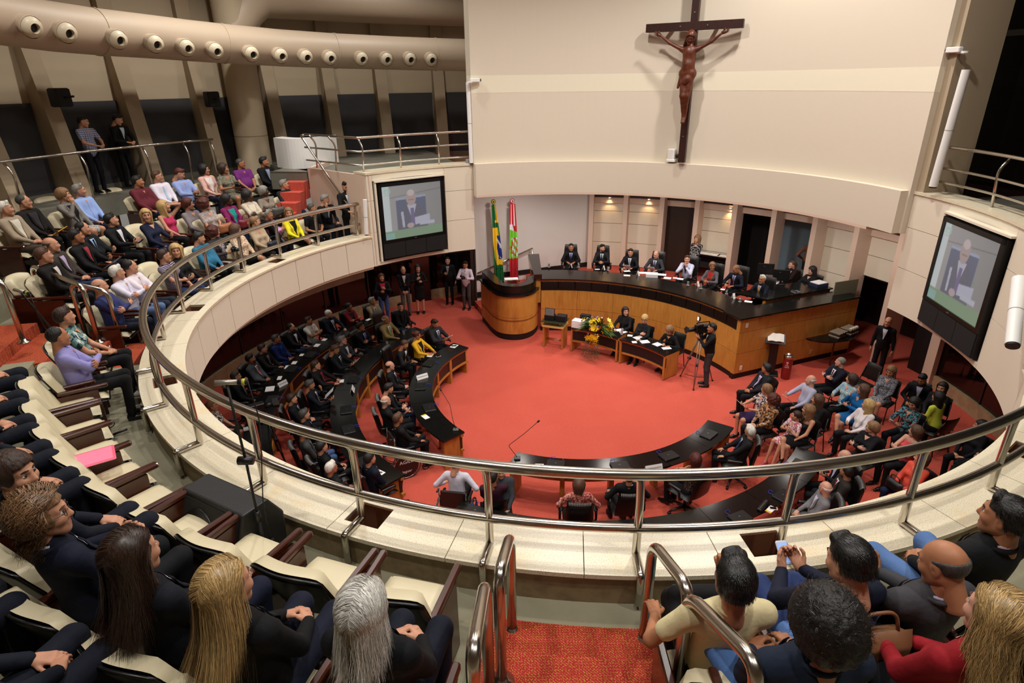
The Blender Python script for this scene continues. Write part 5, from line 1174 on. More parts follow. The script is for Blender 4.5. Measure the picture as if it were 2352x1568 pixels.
class Field:
    def __init__(s, lo, hi, h):
        s.h = h; s.o = np.array(lo, float); n = np.ceil((np.array(hi)-s.o)/h).astype(int)+1; s.n = n
        s.F = np.full(n, .5, np.float32); s.ax = [s.o[i]+h*np.arange(n[i]) for i in range(3)]
    def _sl(s, lo, hi):
        a = [max(0, int((lo[i]-s.o[i])/s.h)) for i in range(3)]; b = [min(s.n[i], int((hi[i]-s.o[i])/s.h)+2) for i in range(3)]
        return tuple(slice(x, max(x, y)) for x, y in zip(a, b))
    def cap(s, a, b, ra, rb=None, k=.03, flat=None, cut=False):
        """tapered capsule a-b blended in; flat=(direction, factor)"""
        rb = ra if rb is None else rb; a, b = np.array(a, float), np.array(b, float); m = max(ra, rb)*1.15+k+.03
        sl = s._sl(np.minimum(a, b)-m, np.maximum(a, b)+m); X = s.ax[0][sl[0]][:, None, None]-a[0]; Y = s.ax[1][sl[1]][None, :, None]-a[1]; Z = s.ax[2][sl[2]][None, None, :]-a[2]
        if X.size*Y.size*Z.size == 0: return s
        d = b-a; L2 = d @ d
        t = np.clip((X*d[0]+Y*d[1]+Z*d[2])/L2, 0, 1) if L2 > 1e-9 else np.zeros((X.shape[0], Y.shape[1], Z.shape[2]))
        qx, qy, qz = X-t*d[0], Y-t*d[1], Z-t*d[2]; q2 = qx*qx+qy*qy+qz*qz
        if flat is not None:
            n, f = flat; n = np.array(n, float); n /= np.linalg.norm(n); w = qx*n[0]+qy*n[1]+qz*n[2]; q2 = q2-w*w+(w/f)**2
        D = (np.sqrt(np.maximum(q2, 0))-(ra+(rb-ra)*t)).astype(np.float32); G = s.F[sl]
        if cut: D = -D; h = np.maximum(k-np.abs(G-D), 0)/k; s.F[sl] = np.maximum(G, D)+h*h*k*.25
        else: h = np.maximum(k-np.abs(G-D), 0)/k; s.F[sl] = np.minimum(G, D)-h*h*k*.25
        return s
    def ell(s, c, r, k=.02, cut=False):
        c, r = np.array(c, float), np.array(r, float); m = r*1.2+k+.02; sl = s._sl(c-m, c+m)
        X = (s.ax[0][sl[0]][:, None, None]-c[0])/r[0]; Y = (s.ax[1][sl[1]][None, :, None]-c[1])/r[1]; Z = (s.ax[2][sl[2]][None, None, :]-c[2])/r[2]
        D = ((np.sqrt(X*X+Y*Y+Z*Z)-1)*min(r)).astype(np.float32); G = s.F[sl]
        if cut: D = -D; h = np.maximum(k-np.abs(G-D), 0)/k; s.F[sl] = np.maximum(G, D)+h*h*k*.25
        else: h = np.maximum(k-np.abs(G-D), 0)/k; s.F[sl] = np.minimum(G, D)-h*h*k*.25
        return s
    def clip(s, fn):
        """intersect with fn(X,Y,Z)<0"""
        X, Y, Z = np.meshgrid(*s.ax, indexing='ij'); s.F = np.maximum(s.F, fn(X, Y, Z).astype(np.float32)); return s
    def geo(s, smooth=1):
        F = s.F; S_ = F < 0; nx, ny, nz = F.shape
        cnt = sum(S_[i:nx-1+i, j:ny-1+j, k:nz-1+k].astype(np.int8) for i in (0, 1) for j in (0, 1) for k in (0, 1)); act = (cnt > 0) & (cnt < 8)
        I = np.argwhere(act)
        if len(I) == 0: return Geo()
        idx = np.full(act.shape, -1, np.int64); idx[act] = np.arange(len(I)); P = np.zeros((len(I), 3)); W = np.zeros(len(I))
        C = [(i, j, k) for i in (0, 1) for j in (0, 1) for k in (0, 1)]; v = {c: F[I[:, 0]+c[0], I[:, 1]+c[1], I[:, 2]+c[2]] for c in C}
        for a in C:
            for ax in range(3):
                if a[ax] == 0:
                    b = list(a); b[ax] = 1; b = tuple(b); fa, fb = v[a], v[b]; m = (fa < 0) != (fb < 0); t = np.where(m, fa/np.where(m, fa-fb, 1), 0)
                    p = np.tile(np.array(a, float), (len(I), 1)); p[:, ax] = t; P[m] += p[m]; W[m] += 1
        V = s.o+s.h*(I+P/W[:, None]); Q = []
        for ax in range(3):
            A = [slice(None)]*3; B = [slice(None)]*3; A[ax] = slice(0, -1); B[ax] = slice(1, None); ch = S_[tuple(A)] != S_[tuple(B)]; E = np.argwhere(ch)
            o1, o2 = [x for x in range(3) if x != ax]; E = E[(E[:, o1] > 0) & (E[:, o2] > 0) & (E[:, o1] < F.shape[o1]-1) & (E[:, o2] < F.shape[o2]-1)]
            if len(E) == 0: continue
            def cell(d1, d2): q = E.copy(); q[:, o1] += d1; q[:, o2] += d2; return idx[q[:, 0], q[:, 1], q[:, 2]]
            q = np.stack([cell(-1, -1), cell(0, -1), cell(0, 0), cell(-1, 0)], 1); fl = S_[E[:, 0], E[:, 1], E[:, 2]]
            if ax == 1: fl = ~fl
            q[~fl] = q[~fl][:, ::-1]; Q.append(q)
        Q = np.vstack(Q); Q = Q[(Q >= 0).all(1)]
        for _ in range(smooth):
            acc = np.zeros_like(V); n = np.zeros(len(V))
            for k in range(4): np.add.at(acc, Q[:, k], V[Q[:, (k+1) % 4]]+V[Q[:, (k-1) % 4]]); np.add.at(n, Q[:, k], 2)
            V = V*.5+.5*acc/np.maximum(n, 1)[:, None]
        return Geo(V, Q.ravel(), np.full(len(Q), 4))
    def front(s, x, z, sgn=1):
        """surface y in front of (x,z)"""
        fx = (x-s.o[0])/s.h; fz = (z-s.o[2])/s.h; i = int(np.clip(fx, 0, s.n[0]-2)); k = int(np.clip(fz, 0, s.n[2]-2)); a, c = fx-i, fz-k
        f = s.F[i, :, k]*(1-a)*(1-c)+s.F[i+1, :, k]*a*(1-c)+s.F[i, :, k+1]*(1-a)*c+s.F[i+1, :, k+1]*a*c; w_ = np.nonzero(f < 0)[0]
        if len(w_) == 0: return None
        j = w_[-1] if sgn > 0 else w_[0]; j2 = min(max(j+sgn, 0), len(f)-1); d = f[j]-f[j2]; t = f[j]/d if abs(d) > 1e-9 else 0
        return s.o[1]+s.h*(j+sgn*min(max(t, 0), 1))
def ball(c, r, n=2):
    """small quad sphere as Geo"""
    b = MB()
    for ax in range(3):
        for sg in (-1, 1):
            G = []
            for i in range(n+1):
                row = []
                for j in range(n+1):
                    p = [0, 0, 0]; p[ax] = sg; p[(ax+1) % 3] = (2*i/n-1)*sg; p[(ax+2) % 3] = 2*j/n-1; q = Vector(p).normalized(); row.append((c[0]+q.x*r[0], c[1]+q.y*r[1], c[2]+q.z*r[2]))
                G.append(row)
            b.sheet(G)
    return Geo.mb(b)
# ---- head: skull, jaw, nose, eye sockets, lips, ears and neck; centre between the ears, facing +y
def head_geo(h, male, n_eye=2):
    f = Field((-.11, -.15, -.22), (.11, .15, .15), h); j = 1 if male else .9
    f.ell((0, -.018, .032), (.077, .098, .088), .02); f.ell((0, .018, -.028), (.064*j+.002, .078, .088), .03)
    for s in (-1, 1):
        f.cap((s*.052*j, -.002, -.055), (s*.018, .058, -.098), .026*j, .024*j, .03); f.ell((s*.042, .055, -.028), (.026, .03, .026), .025)
        f.cap((s*.012, .083, .026), (s*.046, .066, .024), .010 if male else .007, .008, .02)
    f.cap((0, .062, -.10), (0, .064, -.104), .022*j, .022*j, .03)
    for s in (-1, 1): f.ell((s*.031, .098, .004), (.019, .02, .0135), .012, cut=True)
    f.cap((0, .085, .012), (0, .107, -.030), .008, .0125, .014)
    for s in (-1, 1): f.ell((s*.011, .097, -.036), (.008, .010, .007), .008)
    f.cap((-.018, .086, -.066), (.018, .086, -.066), .0075, .0075, .008); f.cap((-.014, .086, -.078), (.014, .086, -.078), .008, .008, .008)
    f.cap((-.024, .093, -.0715), (.024, .093, -.0715), .0035, .0035, .004, cut=True)
    for s in (-1, 1): f.ell((s*.079, -.010, -.006), (.012, .021, .034), .01); f.ell((s*.089, -.003, -.004), (.007, .011, .02), .006, cut=True)
    f.cap((0, -.032, -.06), (0, -.050, -.20), .052 if male else .044, .056 if male else .047, .03)
    g = f.geo(); C = np.add.reduceat(g.V[g.L], np.r_[0, np.cumsum(g.T)[:-1]], 0)/g.T[:, None]
    g.M[(np.abs(C[:, 0]) < .0185) & (C[:, 1] > .084) & (C[:, 2] > -.083) & (C[:, 2] < -.063)] = 3
    for s in (-1, 1):
        e = ball((s*.031, .074, .003), (.0145, .0145, .0105), n_eye+1); C = np.add.reduceat(e.V[e.L], np.r_[0, np.cumsum(e.T)[:-1]], 0)/e.T[:, None]
        e.M[:] = 1; e.M[(np.abs(C[:, 0]-s*.031) < .0085) & (C[:, 1] > .08)] = 2; g.add(e)
        g.add(Geo.mb(MB().tube([(s*.048, .073, .028), (s*.03, .090, .034), (s*.012, .093, .030)], [.003, .0055, .003], 5)), 4)
    return g
HEADS = {(m, 'far'): head_geo(.0115, m) for m in (True, False)}
for m in (True, False): HEADS[(m, 'near')] = head_geo(.0068, m, 4)
# ---- hands: palm, four unequal bent fingers and a thumb from the palm's side; wrist at the origin, fingers +y, palm -z, right hand
def finger_paths(curl, spread=1.0):
    out = []
    for x, y0, L, r, sp in ((-.028, .088, .070, .0088, -.10), (-.009, .094, .078, .0090, -.02), (.010, .092, .072, .0086, .05), (.027, .084, .056, .0076, .14)):
        p = Vector((x, y0, 0)); P = [Vector((x*.8, .045, 0)), p]; a = -.12
        for k, q in enumerate((.42, .32, .26)):
            a -= curl*(.55+.35*k); d = Vector((math.sin(sp*spread), math.cos(a), math.sin(a))); P.append(P[-1]+d.normalized()*L*q)
        out.append((P, r))
    out.append(([Vector((-.018, .018, -.004)), Vector((-.044, .045, -.012)), Vector((-.056, .072, -.022)), Vector((-.054, .094, -.030))], .0102)); return out
def hand_geo(curl, near=False, spread=1.0):
    FP = finger_paths(curl, spread)
    if near:
        f = Field((-.085, -.045, -.10), (.065, .20, .045), .0052); f.cap((0, -.02, 0), (0, .02, 0), .026, .028, .02, ((0, 0, 1), .75))
        for x0, x1, r in ((-.012, -.024, .019), (.0, -.006, .019), (.008, .010, .018), (.014, .025, .017)): f.cap((x0, .015, 0), (x1, .085, .002), r, r*.72, .012, ((0, 0, 1), .82))
        f.cap((-.012, .012, -.006), (-.040, .042, -.012), .018, .013, .012)
        for P, r in FP:
            for i in range(1, len(P)-1): f.cap(P[i], P[i+1], r*(1.04 if i == 1 else .98), r*(.96 if i < 3 else .78), .004); f.ell(P[i], (r*1.06,)*3, .004)
        g = f.geo()
        for P, r in FP:       # nails
            d = (P[-1]-P[-2]).normalized(); up = Vector((0, 0, 1)) if abs(d.z) < .8 else Vector((0, 1, 0)); n = (up-d*up.dot(d)).normalized(); c = P[-1]-d*r*.1+n*r*.66; e = ball((0, 0, 0), (r*.62, r*.8, r*.22), 2)
            M = Matrix.Translation(c) @ n.to_track_quat('Z', 'Y').to_matrix().to_4x4(); g.add(e.xf(M), 3)
        return g
    b = MB(); b.tube([(0, -.02, 0), (0, .02, 0), (-.002, .06, 0), (0, .098, 0)], [.027, .036, .041, .036], 8, ry=1)
    b.v = [(x, y, z*.42) for x, y, z in b.v]
    for P, r in FP: b.tube(P, [r, r, r*.96, r*.9, r*.5][:len(P)-1]+[r*.55], 5)
    return Geo.mb(b)
HANDS = {(c, nr): hand_geo(k, nr) for c, k in (('flat', .12), ('relax', .38), ('curl', .8)) for nr in (False, True)}
# ---- hair shells
def hair_geo(kind, h=.0115):
    f = Field((-.20, -.22, -.36), (.20, .17, .22), h); cr = lambda d: f.ell((0, -.020, .034), (.079+d, .100+d, .090+d), .02)
    rn = random.Random(kind)
    if kind in ('short', 'reced', 'buzz', 'bald', 'young'):
        d = {'short': .0075, 'reced': .0065, 'buzz': .0035, 'bald': .0045, 'young': .011}[kind]; cr(d)
        if kind in ('short', 'young'): f.cap((-.035, .05, .115), (.04, .045, .113), .022, .02, .03); f.ell((0, -.09, -.01), (.06, .03, .05), .03)
        if kind == 'young': f.cap((-.01, .055, .125), (.02, .07, .135), .018, .012, .02)
        yl = {'short': .066, 'young': .07, 'buzz': .062, 'reced': .030, 'bald': -.005}[kind]
        def cutter(X, Y, Z):
            line = np.where(Z > .045, yl, np.where(Z > .0, -.012+(Z/.045)*.0+.018*(Z > .02), -.015)); a = Y-line
            b = -.062-Z+np.maximum(0, Y+.02)*.9
            c = np.full_like(X, -1.)
            if kind == 'bald': c = np.minimum(Z-.048, .3)+0*X
            if kind == 'reced': c = np.minimum(np.minimum(.02-(np.abs(X)-.0), Y-.0), Z-.06)*1.0
            ear = .030-np.sqrt((Y+.008)**2+(Z+.008)**2*.8)
            return np.maximum(np.maximum(a, b), np.maximum(c, np.where(np.abs(X) > .06, ear, -1)))
        f.clip(cutter)
    else:
        wide = {'bob': .022, 'long': .020, 'wavy': .026, 'pony': .008, 'bun': .010, 'curly': .034, 'afro': .055, 'wshort': .022}[kind]; wide *= (.35 if h < .01 and kind in ('long', 'bob', 'wavy', 'curly') else 1); cr(wide)
        if kind in ('bob', 'long', 'wavy'):
            zb = {'bob': -.10, 'long': -.27, 'wavy': -.24}[kind]
            q = .60 if h < .01 else 1; zb *= (.9 if h < .01 else 1)
            for s in (-1, 1): f.cap((s*.070, -.02, .03), (s*(.070 if kind != 'wavy' else .085), -.02 if kind == 'bob' else .0, zb*.75), .034*q, .030*q, .04)
            f.cap((0, -.075, .02), (0, -.085, zb+.02), .060*q, .050*q, .05); f.cap((-.045, -.07, .0), (-.05, -.075, zb), .045*q, .030*q, .05); f.cap((.045, -.07, .0), (.05, -.075, zb), .045*q, .030*q, .05)
        if kind == 'pony': f.cap((0, -.115, .03), (0, -.15, -.02), .03, .035, .02); f.cap((0, -.15, -.02), (0, -.125, -.20), .035, .015, .02)
        if kind == 'bun': f.ell((0, -.125, .05), (.042, .04, .04), .02)
        if kind == 'wshort': f.ell((0, -.085, -.03), (.075, .05, .06), .04)
        if kind in ('curly', 'afro'):
            f.ell((0, -.05, -.02), (.098+wide*.3, .085+wide*.3, .085+wide*.3), .03)
            for _ in range(90):
                a, b = rn.random()*2*PI, math.asin(rn.uniform(-.75, 1)); r = .098+wide*.75; f.ell((r*math.cos(a)*math.cos(b)*.86, -.03+r*math.sin(a)*math.cos(b), .02+r*.95*math.sin(b)), (.026 if h > .01 else .02,)*3, .01)
        yl = .068 if kind not in ('bob', 'wavy', 'long') else .060
        def cutter(X, Y, Z):
            face = np.minimum(np.minimum(Y-np.where(Z > .06, yl+.02, .028-.02*np.clip(-Z/.1, 0, 1)), .074-Z), .072+.0*X-np.abs(X)+.012*(Z < -.1))
            inner = .93-np.sqrt((X/.076)**2+((Y+.018)/.096)**2+((Z-.03)/.087)**2); neck = np.minimum(.05-np.sqrt(X**2+(Y+.04)**2), -.05-Z)
            return np.maximum(np.maximum(face, inner*.08), np.where(Z < -.05, neck, -1))
        f.clip(cutter)
        if kind in ('pony', 'bun', 'wshort'): f.clip(lambda X, Y, Z: np.minimum(np.minimum(-.085-Z, Y+.10), .0+0*X+.3) if kind != 'wshort' else -.095-Z)
    return f.geo(2)
HAIR = {}
def hair_mesh(kind, near):
    k = (kind, near)
    if k not in HAIR: HAIR[k] = hair_geo(kind, .0065 if near else .0115).mesh('hair_'+kind)
    return HAIR[k]
def strands(kind, n, seed, length, curl=0., width=.0010, N_=11):
    """thin ribbons: 'long' hair combed from a parting, 'crop' short hair, 'curly' and 'afro' coils"""
    rn = random.Random(seed); V, L, T = [], [], []; c = Vector((0, -.02, .034)); k0 = {'long': 1.12, 'crop': 1.13, 'curly': 1.20, 'afro': 1.05}[kind]; Rx, Ry, Rz = .080*k0, .101*k0, .092*k0
    nrm_ = lambda p: Vector(((p.x-c.x)/Rx**2, (p.y-c.y)/Ry**2, (p.z-c.z)/Rz**2)).normalized()
    for q in range(n):
        if kind == 'long' and rn.random() < .62:
            a = rn.uniform(-.75, 2.6); d = Vector((rn.gauss(0, .07), math.cos(a)*1.0, math.sin(a)*1.0)) if a > 0 else Vector((rn.gauss(0, .07), math.cos(a*.6), .55)); a = rn.uniform(.45, 3.0); d = Vector((rn.gauss(.05, .09), math.cos(a), math.sin(a)))
        else: a = rn.uniform(0, 2*PI); e = math.asin(rn.uniform(-.3 if kind != 'crop' else -.45, 1)); d = Vector((math.cos(a)*math.cos(e), math.sin(a)*math.cos(e), math.sin(e)))
        d.normalize()
        if d.y > .38 and d.z < .62: continue
        if kind == 'crop' and (d.y > .02 and d.z < .1): continue
        p = Vector((d.x*Rx, d.y*Ry, d.z*Rz))+c; sx = 1 if (p.x+rn.gauss(0, .006)) > 0 else -1; ln = length*rn.uniform(.72, 1.06); step = ln/N_; lift = rn.uniform(.0, .14)*{'crop': .35, 'curly': 1.8}.get(kind, 1); ph = rn.random()*6; fr = rn.uniform(.9, 1.5); pts = []; kink = Vector((rn.uniform(-1, 1), rn.uniform(-1, 1), rn.uniform(-1, 1)))
        for k in range(N_+1):
            t_ = k/N_; nr = nrm_(p) if p.z > -.07 else Vector((p.x, p.y+.04, 0)).normalized(); amp = curl*min(1, t_*4); w1, w2 = amp*math.sin(ph+k*fr), amp*math.cos(ph+k*fr); sd_ = nr.cross(Vector((0, 0, 1))); sd_ = sd_.normalized() if sd_.length > .1 else Vector((1, 0, 0))
            pts.append(p+sd_*w1+nr*(abs(w2)*.8))
            if kind == 'afro': flow = nr*(.75-.7*t_)+kink*.55+sd_*math.sin(ph+k*1.6)*.9+Vector((0, 0, math.cos(ph+k*1.6)*.6-.1))
            elif kind == 'crop': flow = Vector((kink.x*.25, -.55 if p.z > .07 else -.35, -.25 if p.z > .08 else -1))+nr*.12
            elif p.z > (.015 if kind == 'long' else -.06): flow = Vector((sx*.95*max(0, p.z+.02)*9, -.30-.25*(p.z > .07), -.22-max(0, .1-p.z)*9)); flow = flow-nr*flow.dot(nr)+kink*.05
            else: flow = Vector((p.x*(.6 if p.z > -.2 else 1.6)+kink.x*.10, (-.10-.9*max(0, min(.16, -p.z-.08))*2.2)*(1 if p.y < .02 else .4)+kink.y*.08, -1))
            p = p+flow.normalized()*step
            if kind != 'afro' and p.z > (-.075 if kind != 'long' else .0):
                q_ = math.sqrt(((p.x-c.x)/Rx)**2+((p.y-c.y)/Ry)**2+((p.z-c.z)/Rz)**2); tg = 1.0+lift
                if q_ < tg or p.z > .0: p = c+(p-c)*(tg/q_)
            if kind == 'long' and p.y > -.0 and p.z < .06 and abs(p.x) < .078: p.x = .080*sx
        o = len(V)
        for k, pt in enumerate(pts):
            dr = (pts[min(k+1, N_)]-pts[max(k-1, 0)]); dr = dr.normalized() if dr.length > 1e-6 else Vector((0, 0, -1)); nr = (pt-c).normalized(); sd = dr.cross(nr); sd = (sd.normalized() if sd.length > 1e-4 else Vector((1, 0, 0)))*(width*(1-.75*(k/N_)**2)); V += [pt-sd, pt+sd]
        for k in range(N_): L += [o+2*k, o+2*k+1, o+2*k+3, o+2*k+2]; T.append(4)
    return Geo([tuple(v) for v in V], L, T)
def strand_mat(k):
    key = 'strand_'+k
    if key in MATS: return MATS[key]
    def fn(N, L, b):
        g = node(N, 'ShaderNodeNewGeometry'); c0 = S(HC[k]); L.new(ramp(N, L, g.outputs['Random Per Island'], [(0, tuple(x*.45 for x in c0)), (.55, c0), (1, tuple(min(1, x*1.9+.012) for x in c0))]), b.inputs['Base Color'])
    return custom(key, fn, .42, spec=.5)
def _glasses():
    b = MB()
    for s in (-1, 1):
        b.tube([(s*.034+.020*math.cos(a), .098-.006*abs(math.cos(a)), .002+.016*math.sin(a)) for a in [2*PI*i/12 for i in range(12)]], .0017, 5, closed=True); b.tube([(s*.054, .094, .006), (s*.074, .06, .006), (s*.082, -.01, .004)], .0017, 5)
    b.tube([(-.014, .100, .004), (.014, .100, .004)], .0017, 5); return Geo.mb(b).mesh('glasses')
GLASSES = _glasses()
def _shoe(heel):
    f = Field((-.07, -.10, -.03), (.07, .24, .12), .013); f.cap((0, -.035, .04+.03*heel), (0, .08, .03), .038, .040, .03); f.cap((0, .08, .028), (0, .165, .022), .040, .030, .03); f.cap((0, -.03, .05+.03*heel), (0, -.03, .085+.02*heel), .037, .034, .03)
    f.clip(lambda X, Y, Z: .004-Z+0*X)
    if heel: f.cap((0, -.045, .0), (0, -.04, .06), .010, .016, .01); f.cap((0, -.0, -.015), (0, .05, -.02), .03, .02, .01, cut=True)
    return f.geo().mesh('shoe')
SHOE = {0: _shoe(0), 1: _shoe(1)}
# ---- cloth materials
def cloth(c):
    key = 'cloth_'+c
    if key in MATS: return MATS[key]
    if c[0] == '#':
        m = mat(key, c, .82, spec=.25, bump=(14, .35)); return m
    k, a, b_, *r = c.split(':'); sc = float(r[0]) if r else 30
    def fn(N, L, b):
        if k == 's': wv = node(N, 'ShaderNodeTexWave', bands_direction='Z'); wv.inputs['Scale'].default_value = sc; wv.inputs['Distortion'].default_value = .3; L.new(objco(N, L), wv.inputs[0]); src = ramp(N, L, wv.outputs[1], [(.5, (0, 0, 0)), (.55, (1, 1, 1))]); col = mixc(N, L, src, a, b_)
        elif k == 'x': wv = node(N, 'ShaderNodeTexWave', bands_direction='X'); wv.inputs['Scale'].default_value = sc; L.new(objco(N, L), wv.inputs[0]); col = mixc(N, L, ramp(N, L, wv.outputs[1], [(.6, (0, 0, 0)), (.7, (1, 1, 1))]), a, b_)
        elif k == 'p':
            cs = []
            for d in 'XZ': wv = node(N, 'ShaderNodeTexWave', bands_direction=d); wv.inputs['Scale'].default_value = sc; L.new(objco(N, L), wv.inputs[0]); cs.append(ramp(N, L, wv.outputs[1], [(.45, (0, 0, 0)), (.6, (.5, .5, .5))]))
            mm = node(N, 'ShaderNodeMath', operation='ADD'); L.new(cs[0], mm.inputs[0]); L.new(cs[1], mm.inputs[1]); col = mixc(N, L, mm.outputs[0], a, b_)
        elif k == 'd': vo = node(N, 'ShaderNodeTexVoronoi', i2=sc); vo.inputs['Randomness'].default_value = .15; L.new(objco(N, L), vo.inputs[0]); col = mixc(N, L, ramp(N, L, vo.outputs[0], [(.30, (1, 1, 1)), (.36, (0, 0, 0))]), a, b_)
        else:
            n = node(N, 'ShaderNodeTexNoise', i2=sc, i3=2.0); L.new(objco(N, L), n.inputs[0]); col = mixc(N, L, ramp(N, L, n.outputs[0], [(.46, (0, 0, 0)), (.54, (1, 1, 1))]), a, b_)
            if len(r) > 1: n2 = node(N, 'ShaderNodeTexNoise', i2=sc*.7, i3=2.0); L.new(objco(N, L, (1.3, 1, 1)), n2.inputs[0]); col = mixc(N, L, ramp(N, L, n2.outputs[0], [(.56, (0, 0, 0)), (.62, (1, 1, 1))]), col, r[1])
        L.new(col, b.inputs['Base Color'])
    return custom(key, fn, .85, spec=.25)
SKIN = {'l': '#c48d70', 't': '#ab7352', 'd': '#4f2f20', 'p': '#cf9a82'}
def skin_mat(k): return mat('skin_'+k, SKIN[k], .5, spec=.35, var=(22, tuple(x*.82 for x in S(SKIN[k])), .5))
HC = {'k': '#120e0c', 'b': '#2e1c12', 'm': '#4a3020', 'lb': '#77573a', 'y': '#a98a58', 'g': '#77736d', 'w': '#c4bfb6', 'r': '#45190f', 'dg': '#3c3936'}
def hair_mat(k): return mat('hair_'+k, HC[k], .55, spec=.4, bump=(60, .5, (1, 1, .15)), var=(35, tuple(min(1, x*1.7+.01) for x in S(HC[k])), .6, (1, 1, .12)))
M_eye = mat('eye_white', '#d8d2ca', .3); M_iris = mat('iris', '#1c120c', .2)
V3 = lambda *a: np.array(a, float)
def ik(s, w_, l1, l2, hint):
    d = w_-s; n = np.linalg.norm(d)
    if n > (l1+l2)*.995: w_ = s+d/n*(l1+l2)*.995; d = w_-s; n = np.linalg.norm(d)
    n = max(n, abs(l1-l2)+.02); u = d/np.linalg.norm(d); a = (l1*l1-l2*l2+n*n)/(2*n); h = math.sqrt(max(l1*l1-a*a, 0)); p = hint-u*(hint @ u); p /= max(np.linalg.norm(p), 1e-6); return s+u*a+p*h, w_
# arm presets: side, seated pelvis-relative wrist (x,y,z), finger direction, palm normal, elbow hint, curl
def arm(kind, s):
    H = (s*.7, -.5, -.7)
    return {
     'lap': ((s*.085, .27, .10), (-s*.8, .55, -.15), (0, .1, -1), H, 'relax'), 'clasp': ((s*.07, .28, .13), (-s*.75, .62, .1), (-s*.5, -.3, -.8), H, 'curl'),
     'thigh': ((s*.14, .30, .115), (-s*.15, .95, -.25), (0, 0, -1), H, 'relax'), 'side': ((s*.26, .04, -.10), (0, .15, -1), (-s, 0, 0), (s*.3, -1, 0), 'relax'),
     'fold': ((-s*.06, .235+.02*s, .33+.02*s), (-s*1, -.05, .12), (0, -1, -.2), (s*.9, .15, -.8), 'relax'), 'table': ((s*.13, .38, .245), (-s*.55, .8, -.1), (0, 0, -1), (s*.8, -.2, -.6), 'relax'),
     'tclasp': ((s*.06, .38, .265), (-s*.6, .75, .15), (-s*.9, -.1, -.3), (s*.8, -.2, -.6), 'curl'), 'read': ((s*.11, .36, .30), (-s*.35, .8, .45), (-s*.5, -.3, .6), (s*.8, -.2, -.8), 'curl'),
     'chin': ((s*.05, .175, .50), (-s*.25, .05, 1), (0, -1, .1), (s*.35, .5, -1), 'curl'), 'cheek': ((s*.085, .15, .54), (-s*.1, -.05, 1), (-s*.6, -.6, 0), (s*.5, .6, -1), 'curl'),
     'phone': ((s*.06, .33, .25), (-s*.3, .7, .55), (-s*.5, -.5, .6), (s*.7, -.3, -.8), 'curl'), 'pray': ((s*.045, .25, .44), (-s*.1, .15, 1), (-s, 0, 0), (s*.8, .2, -.8), 'flat'),
     'headback': ((s*.10, -.02, .70), (-s*.8, -.4, .3), (-s*.2, 1, .2), (s*1, .3, .2), 'relax'), 'write': ((s*.07, .36, .25), (-s*.3, .9, -.2), (-s*.3, 0, -1), (s*.8, -.2, -.5), 'curl'),
     'reach': ((s*.12, .50, .26), (0, 1, -.1), (0, 0, -1), (s*.6, -.3, -.6), 'flat'), 'gest': ((s*.12, .32, .36), (s*.1, .75, .5), (-s*.6, 0, .8), (s*.7, -.4, -.7), 'relax'),
     'hold': ((s*.09, .26, .27), (-s*.5, .7, .2), (-s*.6, -.2, .2), (s*.8, -.3, -.8), 'curl'), 'front': ((s*.08, .19, -.02), (-s*.6, .35, -.7), (-s*.2, -1, 0), (s*.7, -.6, -.4), 'curl'),
     'rail': ((s*.09, .36, .17), (-s*.7, .6, -.2), (0, -.2, -1), (s*.7, -.4, -.6), 'curl'), 'hip': ((s*.20, .04, .12), (-s*.5, .5, -.5), (-s, 0, 0), (s*1, -.6, 0), 'curl'),
     'cam': ((s*.07, .30, .42), (-s*.2, .8, .4), (-s*.7, -.2, .3), (s*.8, .1, -.9), 'curl'), 'chest': ((s*.05, .20, .34), (-s*.7, .1, .5), (0, -1, .0), (s*.8, .0, -.9), 'curl'),
     'arest': ((s*.27, .20, .17), (-s*.05, 1, -.15), (0, 0, -1), (s*.8, -.6, -.5), 'relax'), 'behind': ((s*.10, -.20, .02), (-s*.6, -.2, -.6), (0, 1, 0), (s*.9, -.4, 0), 'curl'),
     'cross_up': ((s*.66, .02, .76), (s*.9, .0, .35), (0, 1, .1), (0, -.3, -1), 'relax')}[kind]
NP = 0
